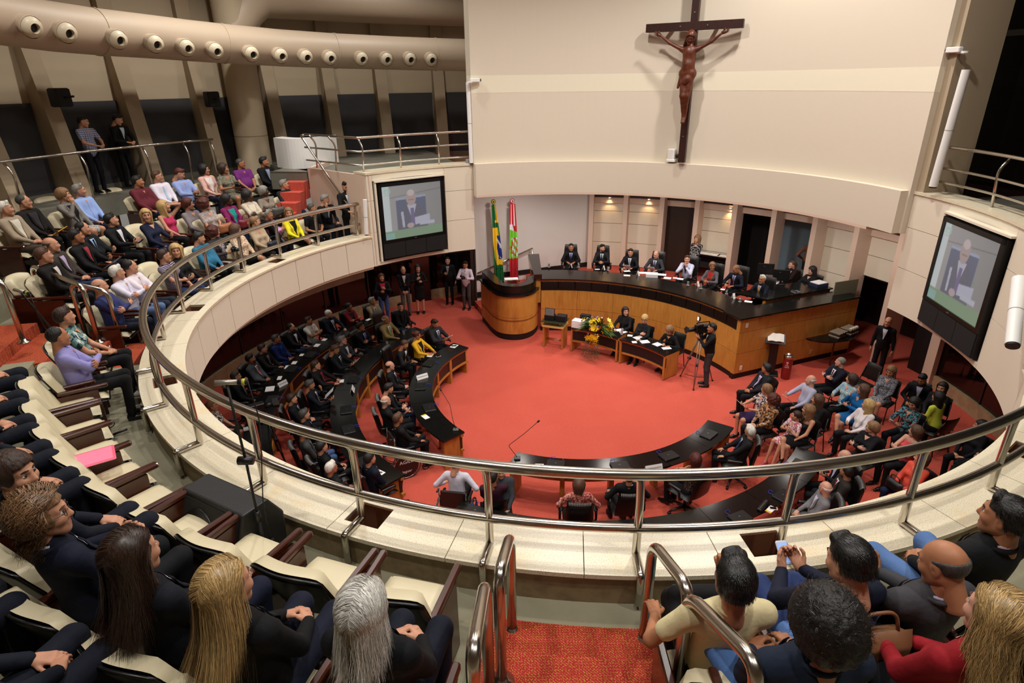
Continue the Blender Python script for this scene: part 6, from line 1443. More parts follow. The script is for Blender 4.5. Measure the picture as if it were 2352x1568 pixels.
def person(base, rz, label, sc=1.0, male=True, sit=True, lean=0, arms=('lap', 'lap'), legs='norm', top='suit', cols=(), bottom='#0e0e12', hair='short', hc='k', skin='l', look=0, nod=0, tilt=0, fat=1.0, near=False, specs=False, group=None, shoes='#0c0b0b', skirt=False, extra=None, child=False, seat=.44, name='person', wood=None, beard=None):
    global NP; NP += 1
    h = (.0155 if near else .0265); sm = 1 if male else .9; root = thing(name, label, 'person' if not wood else 'sculpture', base, rz, group)
    root.scale = (sc, sc, sc); pz = seat+.085 if sit else .93
    l = R_(lean); u = V3(0, -math.sin(l), math.cos(l)); fw = V3(0, math.cos(l), math.sin(l)); P = V3(0, 0, pz); N_ = P+u*.535-fw*.012; sw = .182*sm*(.5+.5*fat)
    Hc = N_+V3(0, .035, .0)+(V3(0, 0, 1)*.6+u*.4)*.155; X1 = V3(1, 0, 0); Sh = {s: P+u*.475+X1*s*sw for s in (-1, 1)}
    # arms
    E, W_, HD = {}, {}, {}
    for s, kd in zip((1, -1), arms):
        o, fdir, pn, hint, curl = arm(kd, s); w_ = V3(*o)+P
        E[s], W_[s] = ik(Sh[s], w_, .285, .25, V3(*hint)); HD[s] = (V3(*fdir), V3(*pn), curl)
    # legs
    K, A = {}, {}
    for s in (-1, 1):
        if sit:
            q = {'norm': (.105, .44, .04, .42), 'wide': (.20, .43, .05, .40), 'back': (.10, .43, .03, .24), 'fwd': (.11, .45, .03, .62), 'tog': (.065, .44, .03, .40)}.get(legs, (.105, .44, .04, .42))
            K[s] = V3(s*q[0], q[1], pz+q[2]-.01); A[s] = V3(s*q[0]*.95, q[3], .085)
        elif legs == 'close': K[s] = V3(s*.055, .07, .49); A[s] = V3(s*.025, -.02, .085)
        else: K[s] = V3(s*.095, .03, .50); A[s] = V3(s*(.10 if legs != 'apart' else .17), 0, .085)
    if sit and legs == 'cross': K[1] = V3(.02, .47, pz+.12); A[1] = V3(-.14, .60, pz-.22); K[-1] = V3(-.08, .44, pz+.0); A[-1] = V3(-.09, .42, .085)
    if sit and legs == 'ankle': K[1] = V3(.24, .38, pz+.12); A[1] = V3(-.10, .42, pz+.10)
    HJ = {s: P+V3(s*.085, 0, 0) for s in (-1, 1)}
    lo = np.min([P]+list(K.values())+list(A.values())+list(W_.values())+list(E.values())+list(Sh.values()), 0)-.22; hi = np.max([N_]+list(K.values())+list(A.values())+list(W_.values())+list(E.values())+list(Sh.values()), 0)+.22
    kind = top; short = kind in ('tee', 'blouse_s', 'dress_s'); bare = kind in ('sleeveless', 'dress_b', 'none')
    flat = (fw, .74)
    def torso(f, gr=0):
        f.cap(P+u*.18, P+u*.40, .140*fat*sm+gr, .150*sm*(.7+.3*fat)+gr, .05, flat); f.cap(Sh[-1]*.86+(P+u*.475)*.14-u*.012, Sh[1]*.86+(P+u*.475)*.14-u*.012, .062*sm+gr, None, .06, (fw, .85))
        f.cap(P+u*(.075 if sit else .03), P+u*.16+fw*.022*fat, .152*fat*(.98 if male else .95)+gr, .142*fat*(1 if male else .93)+gr, .05, (fw, .80)); f.cap(P+u*.44, N_+fw*.008, .085*sm+gr, .050+gr*.5, .05, (fw, .8))
        if not male and not child:
            for s in (-1, 1): f.ell(P+u*.33+fw*.085+X1*s*.066, (.062, .055, .06), .04)
        if fat > 1.12: f.ell(P+u*.17+fw*.08*fat, (.13*fat, .09*fat, .12), .06)
    mtop = cloth(cols[0]) if cols else None; wr = 1.0
    f = Field(lo, hi, h); torso(f, .010 if kind in ('suit', 'card', 'coat') else 0); Ft = f.F.copy()
    if not bare:
        for s in (-1, 1):
            ra = .052*(.7+.3*fat)*(1 if male else .88); f.cap(Sh[s]-X1*s*.01, E[s] if not short else Sh[s]+(E[s]-Sh[s])*.62, ra+.008, ra*(1 if not short else 1.04), .045)
            if not short: f.cap(E[s], W_[s]-(W_[s]-E[s])*.06, ra*.98, .036, .02)
    if bare: f.clip(lambda X, Y, Z: (Z-(N_[2]-.07-.0)) if kind != 'dress_b' else (Z-(N_[2]-.13)))
    if kind in ('dress', 'dress_s', 'dress_b') or skirt: pass
    nm = {'suit': 'jacket', 'card': 'cardigan', 'coat': 'coat', 'shirt': 'shirt', 'tee': 'polo_shirt', 'blouse': 'blouse', 'blouse_s': 'blouse', 'sleeveless': 'top', 'dress': 'dress', 'dress_s': 'dress', 'dress_b': 'dress', 'none': 'torso'}[kind]
    Fd = f.F; 
    if wood is None: f.geo().build(nm, [mtop], root)
    # lower body
    g = Field(lo, hi, h); bm = cloth(bottom); sk = skirt or kind.startswith('dress')
    g.cap(HJ[-1]*.85+P*.15, HJ[1]*.85+P*.15, .100*(.5+.5*fat), None, .04); legskin = []
    for s in (-1, 1):
        if sk: e = HJ[s]+(K[s]-HJ[s])*(.86 if sit else .9); g.cap(HJ[s], e, .086, .078, .09); legskin.append((e, K[s], A[s]))
        else: g.cap(HJ[s], K[s], .083*(.6+.4*fat), .064, .03); g.cap(K[s], A[s]+V3(0, -.01, .0), .062, .052, .03)
    if sk: mid = (K[-1]+K[1])/2; g.cap(P, P+(mid-P)*.82, .10, .08, .08)
    if wood is None: g.geo().build('skirt' if sk else 'trousers', [mtop if kind.startswith('dress') else bm], root)
    # skin
    b = Field(lo, hi+V3(0, 0, .12), h if near else .022)
    if wood:
        torso(b, -.012)
        for s in (-1, 1): b.cap(Sh[s], E[s], .045, .037, .05); b.cap(E[s], W_[s], .038, .024, .02); b.cap(HJ[s], K[s], .082, .055, .05); b.cap(K[s], A[s], .054, .032, .03); b.cap(A[s], A[s]+V3(0, .06, -.15), .032, .022, .02)
        b.cap(HJ[-1], HJ[1], .10, None, .05)
    b.cap(N_-u*.03-fw*.01, Hc+V3(0, -.04, -.08), .054 if male else .045, .05 if male else .043, .02)
    if not wood:
        b.cap(P+u*.45+fw*.02, N_+fw*.01, .07*sm, .046, .03, (fw, .75))
        if bare:
            b.cap(Sh[-1]*.9+(P+u*.46)*.1, Sh[1]*.9+(P+u*.46)*.1, .052*sm, None, .05, (fw, .8)); b.cap(P+u*.36, P+u*.44, .12*sm, .12*sm, .04, (fw, .66))
        for s in (-1, 1):
            if bare: b.cap(Sh[s], E[s], .044, .038, .03); b.cap(E[s], W_[s], .038, .026, .02)
            elif short: b.cap(Sh[s]+(E[s]-Sh[s])*.5, E[s], .042, .038, .03); b.cap(E[s], W_[s], .039, .027, .02)
            else: b.cap(W_[s]-(W_[s]-E[s])*.16, W_[s], .029, .026, .01)
        if legskin: b.cap(P, N_, .06)
        for e, k_, a_ in legskin: b.cap(P, e, .06, .06, .03); b.cap(HJ[1]*0+e, k_, .062, .054, .03); b.cap(k_, a_, .054, .034, .03); b.cap(a_, a_+V3(0, .05, -.05), .034, .028, .02)
    body = b.geo()
    MH = Matrix.Translation(Vector(Hc)) @ Euler((0, 0, R_(look))).to_matrix().to_4x4() @ Euler((R_(-nod), R_(tilt), 0)).to_matrix().to_4x4()
    if child: MH = MH @ Matrix.Scale(1.12, 4)
    body.add(HEADS[(male, 'near' if near else 'far')].xf(MH))
    for s in (-1, 1):
        fd, pn, curl = HD[s]; y = Vector(fd).normalized(); z = -Vector(pn); z = (z-y*z.dot(y)).normalized(); x = y.cross(z); q = .92 if not male else 1.0
        M = Matrix(((x.x*s*q, y.x*q, z.x*q, W_[s][0]), (x.y*s*q, y.y*q, z.y*q, W_[s][1]), (x.z*s*q, y.z*q, z.z*q, W_[s][2]), (0, 0, 0, 1)))
        # template is a right hand: mirror it for the left
        hg = HANDS[(curl, near)].xf(M); body.add(hg)
    sm_ = skin_mat(skin) if not wood else wood; lip = mat('lips_'+skin, tuple(c*k for c, k in zip(S(SKIN[skin]), (.78, .5, .5))), .45) if not wood else wood
    hm = hair_mat(hc) if not wood else wood
    body.build('body', [sm_, M_eye if not wood else wood, M_iris if not wood else wood, lip, hair_mat('k' if hc in 'kbmr' else 'm') if not wood else wood], root)
    if hair:
        ho = shared('hair', hair_mesh(hair, near), [hm], root, MH)
    if beard: 
        bb = Field((-.09, .0, -.15), (.09, .13, -.02), .012); bb.cap((-.045, .05, -.06), (0, .072, -.104), .026, .03, .02); bb.cap((.045, .05, -.06), (0, .072, -.104), .026, .03, .02); bb.cap((-.025, .095, -.058), (.025, .095, -.058), .007, None, .01); bb.ell((0, .1, -.073), (.018, .02, .008), .005, cut=True)
        shared('beard', bb.geo().mesh('beard'), [hair_mat(beard) if not wood else wood], root, MH)
    if specs: shared('glasses', GLASSES, [M_plastic], root, MH)
    if not wood:
        for s in (-1, 1):
            hl = 1 if (not male and shoes in ('#0c0b0b', '#3a2620')) else 0; d = K[s]-A[s]; yaw = math.atan2(-(K[s]-HJ[s])[0], (K[s]-HJ[s])[1])*.4 if sit else 0; lift = A[s][2]-.085
            shared('shoe', SHOE[hl], [mat('shoe_'+shoes, shoes, .4)], root, Matrix.Translation(Vector((A[s][0], A[s][1], lift))) @ Euler((-.5 if lift > .1 else 0, 0, yaw)).to_matrix().to_4x4())
    # collar, shirt front, tie, lapels
    fT = Field(lo, hi, h); fT.F = Ft
    def patch(z0, z1, wfn, off, n=8, m=4, xc=0):
        G = []
        for i in range(n+1):
            z = z0+(z1-z0)*i/n; w_ = wfn(i/n); row = []
            for j in range(m+1):
                x = xc+w_*(2*j/m-1); y = fT.front(x, z); row.append((x, (y if y is not None else .05)+off, z))
            G.append(row)
        return G
    def ring(c, rx, ry, r, a0, a1, n=14, tip=0):
        return [(c[0]+rx*math.cos(R_(a)), c[1]+ry*math.sin(R_(a)), c[2]-tip*max(0, math.sin(R_(a)))) for a in np.linspace(a0, a1, n)]
    nz = N_[2]; z_open = nz-.02
    if kind in ('suit', 'card', 'coat') and len(cols) > 1:
        bot = nz-(.30 if kind == 'suit' else .36); wd = .062 if kind == 'suit' else .095
        sh = cloth(cols[1]); MB().sheet(patch(bot, z_open-.01, lambda t: .008+(wd-.008)*t, .005, 8, 5)).build('shirt_front', sh, root, True)
        MB().tube(ring(N_+V3(0, .008, .006), .062*(1 if male else .9), .062, .01, -200, 20, tip=.028), .012, 6).build('collar', sh if kind == 'suit' else mtop, root, True)
        lap = MB()
        for s in (-1, 1):
            G = []
            for i in range(9):
                t = i/8; z = bot+(z_open+.0-bot)*t; x0 = s*(.008+(wd-.008)*t); wl = .012+.036*math.sin(PI*min(1, t*1.1))**.8; row = []
                for x in (x0, x0+s*wl*.5, x0+s*wl): y = fT.front(x, z); row.append((x, (y if y is not None else .05)+.012, z))
                G.append(row if s > 0 else row[::-1])
            lap.sheet(G, .006)
        lap.build('lapels', mtop, root, True)
        if kind == 'suit' and len(cols) > 2 and cols[2]:
            MB().sheet(patch(bot-.01, z_open-.035, lambda t: .026-.012*t, .013, 8, 2)).tube([(0, (fT.front(0, z_open-.03) or .05)+.014, z_open-.022), (0, (fT.front(0, z_open-.04) or .05)+.018, z_open-.052)], [.016, .011], 6).build('tie', cloth(cols[2]), root, True)
        MB().tube(ring(N_+V3(0, -.004, -.004), .074*(1 if male else .9), .066, .012, 170, 370, tip=0), .015, 6).build('jacket_collar', mtop, root, True)
    elif kind in ('shirt', 'tee'):
        MB().tube(ring(N_+V3(0, .008, .004), .064*(1 if male else .9), .064, .01, -230, 50, tip=.03), .013, 6).build('collar', mtop, root, True)
        MB().sheet(patch(nz-.085, z_open-.012, lambda t: .002+.026*t, .004, 5, 4)).build('open_neck', sm_, root, True) if len(cols) < 2 or not cols[1] else None
        pl = MB().sheet(patch(P[2]+.03, nz-.09, lambda t: .012, .004, 10, 1)); pl.build('placket', mtop, root)
        if len(cols) > 1 and cols[1]: MB().sheet(patch(nz-.40, z_open-.035, lambda t: .028-.013*t, .008, 9, 2)).build('tie', cloth(cols[1]), root, True)
    elif kind in ('blouse', 'blouse_s', 'dress', 'dress_s'):
        MB().sheet(patch(nz-.10, z_open-.005, lambda t: .006+.05*t, .005, 6, 5)).build('neckline', sm_, root, True)
    if extra: extra(root, dict(P=P, u=u, N=N_, H=Hc, W=W_, E=E, K=K, A=A, MH=MH, sc=sc))
    return root, Hc
# ================================================================ the crowd
BK, NV, CH, GY, WH = '#0d0d10', '#0f1420', '#2b2b2e', '#5a5b5e', '#d9d8de'
AREA = {'A1': (3.76, .90, 1, SEAT0, 'front row of the left gallery', CB), 'A2': (4.16, .92, 1, SEAT0, 'middle row of the left gallery', CB), 'A3': (4.56, .93, 1, SEAT0, 'top row of the left gallery', CB),
        'N1': (G0, 1.0, 1, SEAT0, 'front row near the camera', CB), 'NL': (G0, .88, 1, SEAT0, 'front row near the camera', CB), 'N2': (4.27, 1.0, 1, SEAT0, 'second row near the camera', CB), 'N3': (4.51, 1.0, 1, SEAT0, 'third row near the camera', CB),
        'FL': (0, 1.0, 1, OFF0, 'deputies at the curved desks', DF), 'FV': (0, 1.0, 1, VIS0, 'guests seated on the right of the floor', DF), 'PD': (.95, 1.0, 1, EXE0, 'people at the podium desk', DF), 'PK': (.95, 1.0, 1, OFF0, 'clerks', DF),
        'SF': (0, 1.0, 0, None, 'people standing on the floor', DF), 'SP': (.95, 1.0, 0, None, 'people standing on the podium', DF), 'SC': (5.3, .90, 0, None, 'men standing in the corridor', CB), 'SG': (3.76, .95, 0, None, 'men standing in the gallery', CB), 'TB': (0, 1.0, 1, VIS0, 'women at the secretaries\' tables', DF), 'WC': (0, 1.0, 1, None, 'men in wheelchairs', DF)}
TGT = np.array([3.4, 17.6])
CH_LABEL = {'FL': 'black leather office chair under the ', 'FV': 'black visitor chair under the ', 'PD': 'tall black leather chair behind the ', 'PK': 'black office chair under the ', 'TB': 'black visitor chair behind the ', 'A1': 'cream gallery seat under the ', 'A2': 'cream gallery seat under the ', 'A3': 'cream gallery seat under the ', 'N1': 'cream gallery seat under the ', 'NL': 'cream gallery seat under the ', 'N2': 'cream gallery seat under the ', 'N3': 'cream gallery seat under the '}
PEOPLE = []
def htop(lean, sit, seat=.44, nod=0):
    pz = seat+.085 if sit else .93; l = R_(lean); u = np.array([0, -math.sin(l), math.cos(l)]); fw = np.array([0, math.cos(l), math.sin(l)])
    H = np.array([0, 0, pz])+u*.535-fw*.012+np.array([0, .035, 0])+(np.array([0, 0, .6])+u*.4)*.155; n = R_(nod); return H+np.array([0, .122*math.sin(n)-.02, .122*math.cos(n)])
def man(u, v, area, label, short=None, turn=0, to=None, look=None, face=None, polar=None, chair=True, z=None, rr=None, **k):
    """place a person by where the crown of the head stands; face: world heading in degrees (else towards the centre)"""
    zf, sc, sit, ch, grp, C = AREA[area]; sc *= k.pop('size', 1.0); zf = zf if z is None else z; lean = k.pop('lean', 9 if sit and area not in ('PD', 'TB', 'FL') else 6 if sit else 0); nod = k.get('nod', 0)
    ht = htop(lean, sit, k.get('seat', .44), nod)*sc
    hp = at(u, v, zf+ht[2])[:2] if polar is None else np.array(pol(C, *polar))
    if rr: hp = cyl(u, v, rr)[0][:2]
    th = math.degrees(math.atan2(C[1]-hp[1], C[0]-hp[0])) if face is None else face
    th += turn; rz = R_(th-90); base = hp-np.array([-math.sin(rz), math.cos(rz)])*ht[1]
    tg = TGT if to is None else np.array(to); hd = math.degrees(math.atan2(tg[1]-hp[1], tg[0]-hp[0])) if look is None else th+look
    lk = (hd-th+180) % 360-180; lk = max(-62, min(62, lk))
    r, H = person((base[0], base[1], zf), rz, label, sc=sc, sit=bool(sit), lean=lean, look=lk, group=grp, **k)
    PEOPLE.append(r)
    if ch and chair:
        nm = short or label.split(',')[0]; nm = ' '.join(nm.split()[:9])
        dq = .07 if area in ('FL', 'PD') else 0; place(ch, base[0]-math.sin(rz)*dq, base[1]+math.cos(rz)*dq, zf, rz, CH_LABEL[area]+nm, 'seats of the '+grp, sc)
    return r
SU = lambda j, s=WH, t=None: dict(top='suit', cols=(j, s, t) if t else (j, s))
def W(**k): k.setdefault('hair', 'bob'); return dict(male=False, **k)
def hold_paper(col='#e8e6e4', w_=.2, h_=.27):
    def f(root, J):
        c = (J['W'][1]+J['W'][-1])/2+np.array([0, .08, .05]); t = thing('held_paper', 'white paper held by the '+root['label'].split(',')[0][:60].strip(), 'paper', tuple(root.matrix_basis @ Vector(c)), root.rotation_euler.z)
        t['label'] = 'white paper held by the '+' '.join(root['label'].split(',')[0].split()[:10]); MB().box((0, 0, 0), (w_, h_, .004)).build('sheet', mat('held_'+col, col, .8), t, rot=(.75, 0, 0), loc=(0, 0, 0))
    return f
def hold_thing(kind, col, lab, off=(0, .1, .03)):
    def f(root, J):
        c = (J['W'][1]+J['W'][-1])/2+np.array(off); t = thing(kind, lab, {'mobile_phone': 'phone', 'photo_camera': 'camera', 'handbag': 'handbag', 'folder': 'folder'}[kind], tuple(root.matrix_basis @ Vector(c)), root.rotation_euler.z); s = J['sc']; t.scale = (s, s, s)
        if kind == 'mobile_phone': MB().rbox((0, 0, 0), (.07, .14, .01), .012).build('body', mat('ph'+col, col, .3), t, rot=(.6, 0, 0), loc=(0, 0, 0)); MB().box((0, 0, .0056), (.06, .115, .001)).build('screen', mat('lit_screen', '#6f8fc8', .3, emit=('#7f9fd8', .8)), t, rot=(.6, 0, 0), loc=(0, 0, 0))
        if kind == 'photo_camera': MB().rbox((0, 0, .03), (.13, .06, .09), .02).build('body', M_plastic, t); MB().tube([(0, .03, .03), (0, .10, .03)], [.035, .04], 14).build('lens', M_plastic, t, True); MB().rbox((0, 0, .085), (.05, .05, .03), .01).build('viewfinder', M_plastic, t)
        if kind == 'handbag':
            m = mat('bag'+col, col, .45); cushion(MB(), lambda a, b: ((a-.5)*.34, 0, .20*b-.06), 8, 6, .13).build('bag_body', m, t, True); MB().tube(bend([(-.1, 0, .12), (-.08, .02, .24), (.08, .02, .24), (.1, 0, .12)], .06), .009, 6).build('handle', m, t, True); MB().box((0, .055, .09), (.05, .01, .02)).build('clasp', M_alu, t)
        if kind == 'folder': MB().box((0, 0, 0), (.24, .32, .008)).build('cover', mat('fold'+col, col, .6), t, rot=(.5, .2, 0), loc=(0, 0, 0))
    return f
# ---- left gallery, top row
man(4, 462, 'A3', 'white-haired man in a beige jacket at the left edge, hands in lap', top='card', cols=('#9a8a74', '#cfc8b8'), hair='short', hc='w', arms=('clasp', 'clasp'), fat=1.1, bottom='#4a4238')
man(48, 447, 'A3', 'balding man in a black jacket holding a yellow folder', top='card', cols=('#14100f', '#2c2a2c'), hair='reced', hc='dg', arms=('lap', 'lap'), specs=True, fat=1.1, extra=hold_thing('folder', '#e0b010', 'yellow folder on the lap of the man in the black jacket'))
man(140, 432, 'A3', 'woman in a grey cardigan resting her cheek on her hand', **W(top='card', cols=('#77726c', '#161516'), hc='lb', hair='wshort', arms=('cheek', 'lap'), skirt=True, bottom='n:#b8b4b0:#77736f:40'))
man(176, 422, 'A3', 'older man in a light blue shirt leaning to his right', top='shirt', cols=('#8ea6da',), hair='short', hc='g', arms=('thigh', 'lap'), bottom='#181d30', tilt=10, fat=1.12)
man(312, 403, 'A3', 'stout man in a burgundy shirt in the top row', top='shirt', cols=('#5e1f2a',), hair='short', hc='k', skin='t', arms=('thigh', 'thigh'), fat=1.22, bottom='#182034')
man(357, 392, 'A3', 'man in a white shirt with a pale blue tie and glasses', top='shirt', cols=('#dcd6e2', '#a8c4dc'), hair='short', hc='m', specs=True, arms=('clasp', 'clasp'), fat=1.1)
man(413, 388, 'A3', 'red-haired man in a light blue shirt looking down at his phone', top='shirt', cols=('#8f9fd0',), hair='short', hc='r', nod=28, arms=('phone', 'phone'), bottom='#1c2438', fat=1.12)
man(466, 377, 'A3', 'woman in a pale pink blazer over a white top', **W(top='card', cols=('#d8aa9e', '#e2dad6'), hc='k', arms=('clasp', 'lap'), bottom='#161c2e', specs=True))
man(510, 375, 'A3', 'woman in an olive print dress holding a camera', **W(top='dress_s', cols=('n:#5c584a:#8a8674:50',), hc='b', skin='t', arms=('hold', 'hold'), extra=hold_thing('photo_camera', '#0c0c0c', 'small camera held by the woman in the olive print dress')))
man(550, 364, 'A3', 'man in a purple polo shirt and khaki trousers', top='tee', cols=('#6e2a72',), hair='buzz', hc='dg', skin='t', specs=True, arms=('thigh', 'lap'), legs='wide', bottom='#6c6a58', fat=1.18)
man(604, 360, 'A3', 'young dark-haired man in a black jacket at the end of the top row', **SU(BK, '#8a90a8'), hair='young', hc='k', skin='t', arms=('clasp', 'clasp'))
# ---- middle row
man(-22, 512, 'A2', 'person in a striped shirt and dark jeans cut off by the left edge', top='shirt', cols=('x:#d8d4e0:#6a5a90:60',), hair='short', hc='b', bottom='#141b2c', legs='fwd')
man(92, 568, 'A2', 'man with brown hair in a black jacket and open white shirt, lower left', **SU('#120e0d', '#c8beb8'), hair='short', hc='m', arms=('clasp', 'clasp'), fat=1.1, short='man with brown hair in a black jacket')
man(110, 545, 'A2', 'bald man in a grey-brown jacket and striped shirt', **SU('#3a322e', 'x:#c8b8d0:#7a5a90:80'), hair='bald', hc='dg', arms=('clasp', 'clasp'), bottom='#24304c', fat=1.1)
man(168, 526, 'A2', 'man in a black suit over a red shirt', **SU(BK, '#9a3038'), hair='short', hc='k', skin='t', arms=('lap', 'phone'), extra=hold_thing('folder', '#45464c', 'grey folder held by the man in the red shirt'))
man(184, 509, 'A2', 'man in a black suit, light blue shirt and thin black tie', **SU(BK, '#9cb8e0', '#181a22'), hair='reced', hc='k', arms=('thigh', 'phone'), fat=1.18)
man(248, 490, 'A2', 'youth with thick black hair in a black blazer and white shirt', **SU(BK, '#d8d4da'), hair='young', hc='k', nod=-8, arms=('phone', 'phone'), extra=hold_thing('mobile_phone', '#101010', 'dark phone held by the youth in the black blazer'))
man(330, 480, 'A2', 'blond woman in a navy cardigan turning to her neighbour', **W(top='blouse', cols=('#171c34',), hair='long', hc='y', arms=('lap', 'phone'), skirt=True, bottom='#10183a', look=-40))
man(370, 460, 'A2', 'laughing blond woman in a pink top with her arm behind her head', **W(top='sleeveless', cols=('#b8305a',), hair='long', hc='y', nod=-10, arms=('lap', 'headback')))
man(428, 455, 'A2', 'woman with short dark red hair and glasses in a grey blouse', **W(top='blouse', cols=('#82787c',), hair='wshort', hc='r', specs=True, arms=('clasp', 'clasp'), fat=1.12))
man(466, 455, 'A2', 'woman with auburn curls in a pale print blouse holding a tan bag', **W(top='blouse_s', cols=('n:#b8aaa4:#8a7c7a:60',), hair='curly', hc='r', arms=('clasp', 'clasp'), fat=1.1, extra=hold_thing('handbag', '#a0603c', 'tan handbag on the lap of the woman with auburn curls')))
man(517, 446, 'A2', 'woman in a magenta cardigan over a teal top', **W(top='card', cols=('#7c1f56', '#1c8a80'), hair='wshort', hc='k', skin='d', arms=('clasp', 'clasp'), bottom='#1c2a50', extra=hold_thing('handbag', '#6c1420', 'dark red handbag on the lap of the woman in magenta')))
man(565, 437, 'A2', 'woman with short black hair in a cream cardigan', **W(top='card', cols=('#c4b8a4', '#d8ccb8'), hair='wshort', hc='k', skin='d', arms=('fold', 'fold'), legs='cross'))
man(603, 427, 'A2', 'woman with a white headband in a taupe cardigan holding papers', **W(top='blouse', cols=('#857a6c',), hair='wshort', hc='g', skin='d', arms=('hold', 'lap'), extra=hold_thing('handbag', '#4a4844', 'grey handbag on the lap of the woman with the headband')))
man(650, 412, 'A2', 'grey-haired man with a moustache in a charcoal suit', **SU('#232327', '#b8c0d8', '#303440'), hair='short', hc='g', specs=True, arms=('clasp', 'clasp'), bottom='#151a26', fat=1.12)
# ---- front row of the left gallery
man(222, 640, 'A1', 'bald man in a slate blue shirt behind the stair rail', top='shirt', cols=('#2e3666',), hair='bald', hc='m', arms=('fold', 'fold'), bottom='#121826', fat=1.12)
man(262, 609, 'A1', 'white-haired man in a white shirt and light jeans, arms folded', top='shirt', cols=('#d4d0e0',), hair='short', hc='w', arms=('fold', 'fold'), bottom='#5a7096', fat=1.12)
man(293, 596, 'A1', 'balding dark-haired man in a white shirt, arms folded', top='shirt', cols=('#dcd2da',), hair='reced', hc='k', arms=('fold', 'fold'), bottom='#202634')
man(371, 572, 'A1', 'man in a striped dark polo shirt and jeans holding a phone', top='tee', cols=('s:#241c2c:#a89cb0:14',), hair='short', hc='b', specs=True, arms=('phone', 'lap'), bottom='#24345c', extra=hold_thing('mobile_phone', '#303060', 'phone held by the man in the striped polo'))
man(398, 561, 'A1', 'woman with long wavy blond hair in a black top looking at the camera', **W(top='blouse', cols=('#121112',), hair='wavy', hc='y', arms=('clasp', 'clasp'), bottom='#23242a', to=(0, 0)))
man(455, 533, 'A1', 'man in a teal blue shirt and black trousers', top='shirt', cols=('#2e6c8c',), hair='short', hc='k', arms=('thigh', 'lap'), fat=1.15, nod=10)
man(487, 519, 'A1', 'woman with auburn curls and glasses in light trousers holding a camera', **W(top='card', cols=('#3a3438', 'n:#6a5c60:#a89aa0:50'), hair='curly', hc='r', specs=True, arms=('hold', 'hold'), bottom='#b0a898', extra=hold_thing('photo_camera', '#0c0c0c', 'camera held by the woman in light trousers')))
man(540, 515, 'A1', 'woman with a brown bob in a beige floral blouse and black skirt', **W(top='blouse', cols=('n:#c4a88c:#e0ccb0:45:#8a5a48',), hc='m', arms=('clasp', 'clasp'), skirt=True, bottom='#101012', legs='cross', nod=12))
man(582, 497, 'A1', 'woman in a beige knit top with a navy handbag', **W(top='blouse', cols=('#b09a80',), hair='pony', hc='lb', arms=('clasp', 'clasp'), fat=1.1, extra=hold_thing('handbag', '#141826', 'navy handbag on the lap of the woman in beige')))
man(612, 481, 'A1', 'grey-haired man in a pink shirt, arms folded', top='shirt', cols=('#cc98c4',), hair='short', hc='g', skin='t', arms=('fold', 'fold'), bottom='#181c2a', fat=1.18)
man(660, 477, 'A1', 'blond woman in a bright yellow jacket and black boots', **W(top='card', cols=('#e6d828', '#141414'), hair='long', hc='lb', arms=('clasp', 'lap'), skirt=True, bottom='#101010', legs='cross', to=(0, 2)))
man(714, 467, 'A1', 'shaven-headed man in a black polo shirt, elbows on knees', top='tee', cols=('#101012',), hair='buzz', hc='dg', skin='t', arms=('clasp', 'clasp'), lean=-8)
man(746, 447, 'A1', 'grey-haired man in a dark suit sitting on the red stairs, hand to chin', **SU('#121218', '#b8bcc8'), hair='short', hc='g', arms=('chin', 'thigh'), lean=-6, nod=14, chair=False, z=3.9)
man(794, 417, 'SG', 'bearded man in a black suit and blue tie standing at the railing', **SU(BK, WH, '#7fa4dc'), hair='short', hc='k', arms=('rail', 'rail'), nod=22, beard='k', to=(0, 8), face=-60)
man(187, 261, 'SC', 'man in a plaid short-sleeved shirt standing with hands on the corridor rail', top='tee', cols=('p:#5a5f86:#b4b6c8:7',), hair='short', hc='k', arms=('rail', 'rail'), face=-22, nod=12, z=5.33, size=.975, rr=10.5)
man(272, 271, 'SC', 'man in a black blazer standing with arms crossed on the corridor rail', **SU('#0c0c10', '#c0c6d4'), hair='short', hc='k', arms=('rail', 'rail'), face=-22, nod=25, lean=-8, z=5.33, size=.975, rr=10.5)
# ---- near left, front row
man(122, 751, 'NL', 'man in a lilac shirt and black trousers, arms folded', top='shirt', cols=('#8d88c0',), hair='reced', hc='k', skin='t', arms=('fold', 'fold'), bottom='#0c0c0e', fat=1.1)
man(131, 736, 'NL', 'woman in a dark green print top beside the man in lilac', **W(top='blouse_s', cols=('n:#1c2a30:#6a8f8c:18:#c0c8c0',), hair='short', hc='b', arms=('clasp', 'clasp'), shoes='#b8b0a8', fat=1.1), polar=(6.72, -152.8))
# ---- second row, near left (knees seen only, heads beyond the frame)
for i, a in enumerate((-126.2, -131, -135.8, -140.6, -145.4)):
    man(0, 0, 'N2', 'person in navy trousers at the left edge, '+('nearest of the five cut off there', 'second of the five cut off there', 'third of the five cut off there', 'fourth of the five cut off there', 'farthest of the five cut off there')[i], top='suit', cols=(NV, WH), bottom='#10141f', polar=(7.62, a), hair='short', hc='kbmbk'[i], male=i % 2 == 0, short='navy-clad person '+('nearest', 'second', 'third', 'fourth', 'farthest')[i]+' at the left edge')
for i, a in enumerate((-117.2, -112.3)):
    man(0, 0, 'N3', 'person in navy trousers at the bottom left corner, '+('left one, knees only', 'right one, knees only')[i], top='suit', cols=(NV, WH), bottom='#0f1320', polar=(8.45, a), hair='short', hc='b', male=False, near=True, short=('left', 'right')[i]+' navy-clad person at the bottom left')
def hair_strands(kind, n, seed, ln, hc, curl=0, width=.0010, N_=11):
    def f(root, J):
        g = strands(kind, n, seed, ln, curl, width, N_); o = shared('hair_strands', g.mesh('hair_strands'), [strand_mat(hc)], [c for c in root.children if c.name.startswith('hair')][0]); o['kind'] = 'stuff'
    return f
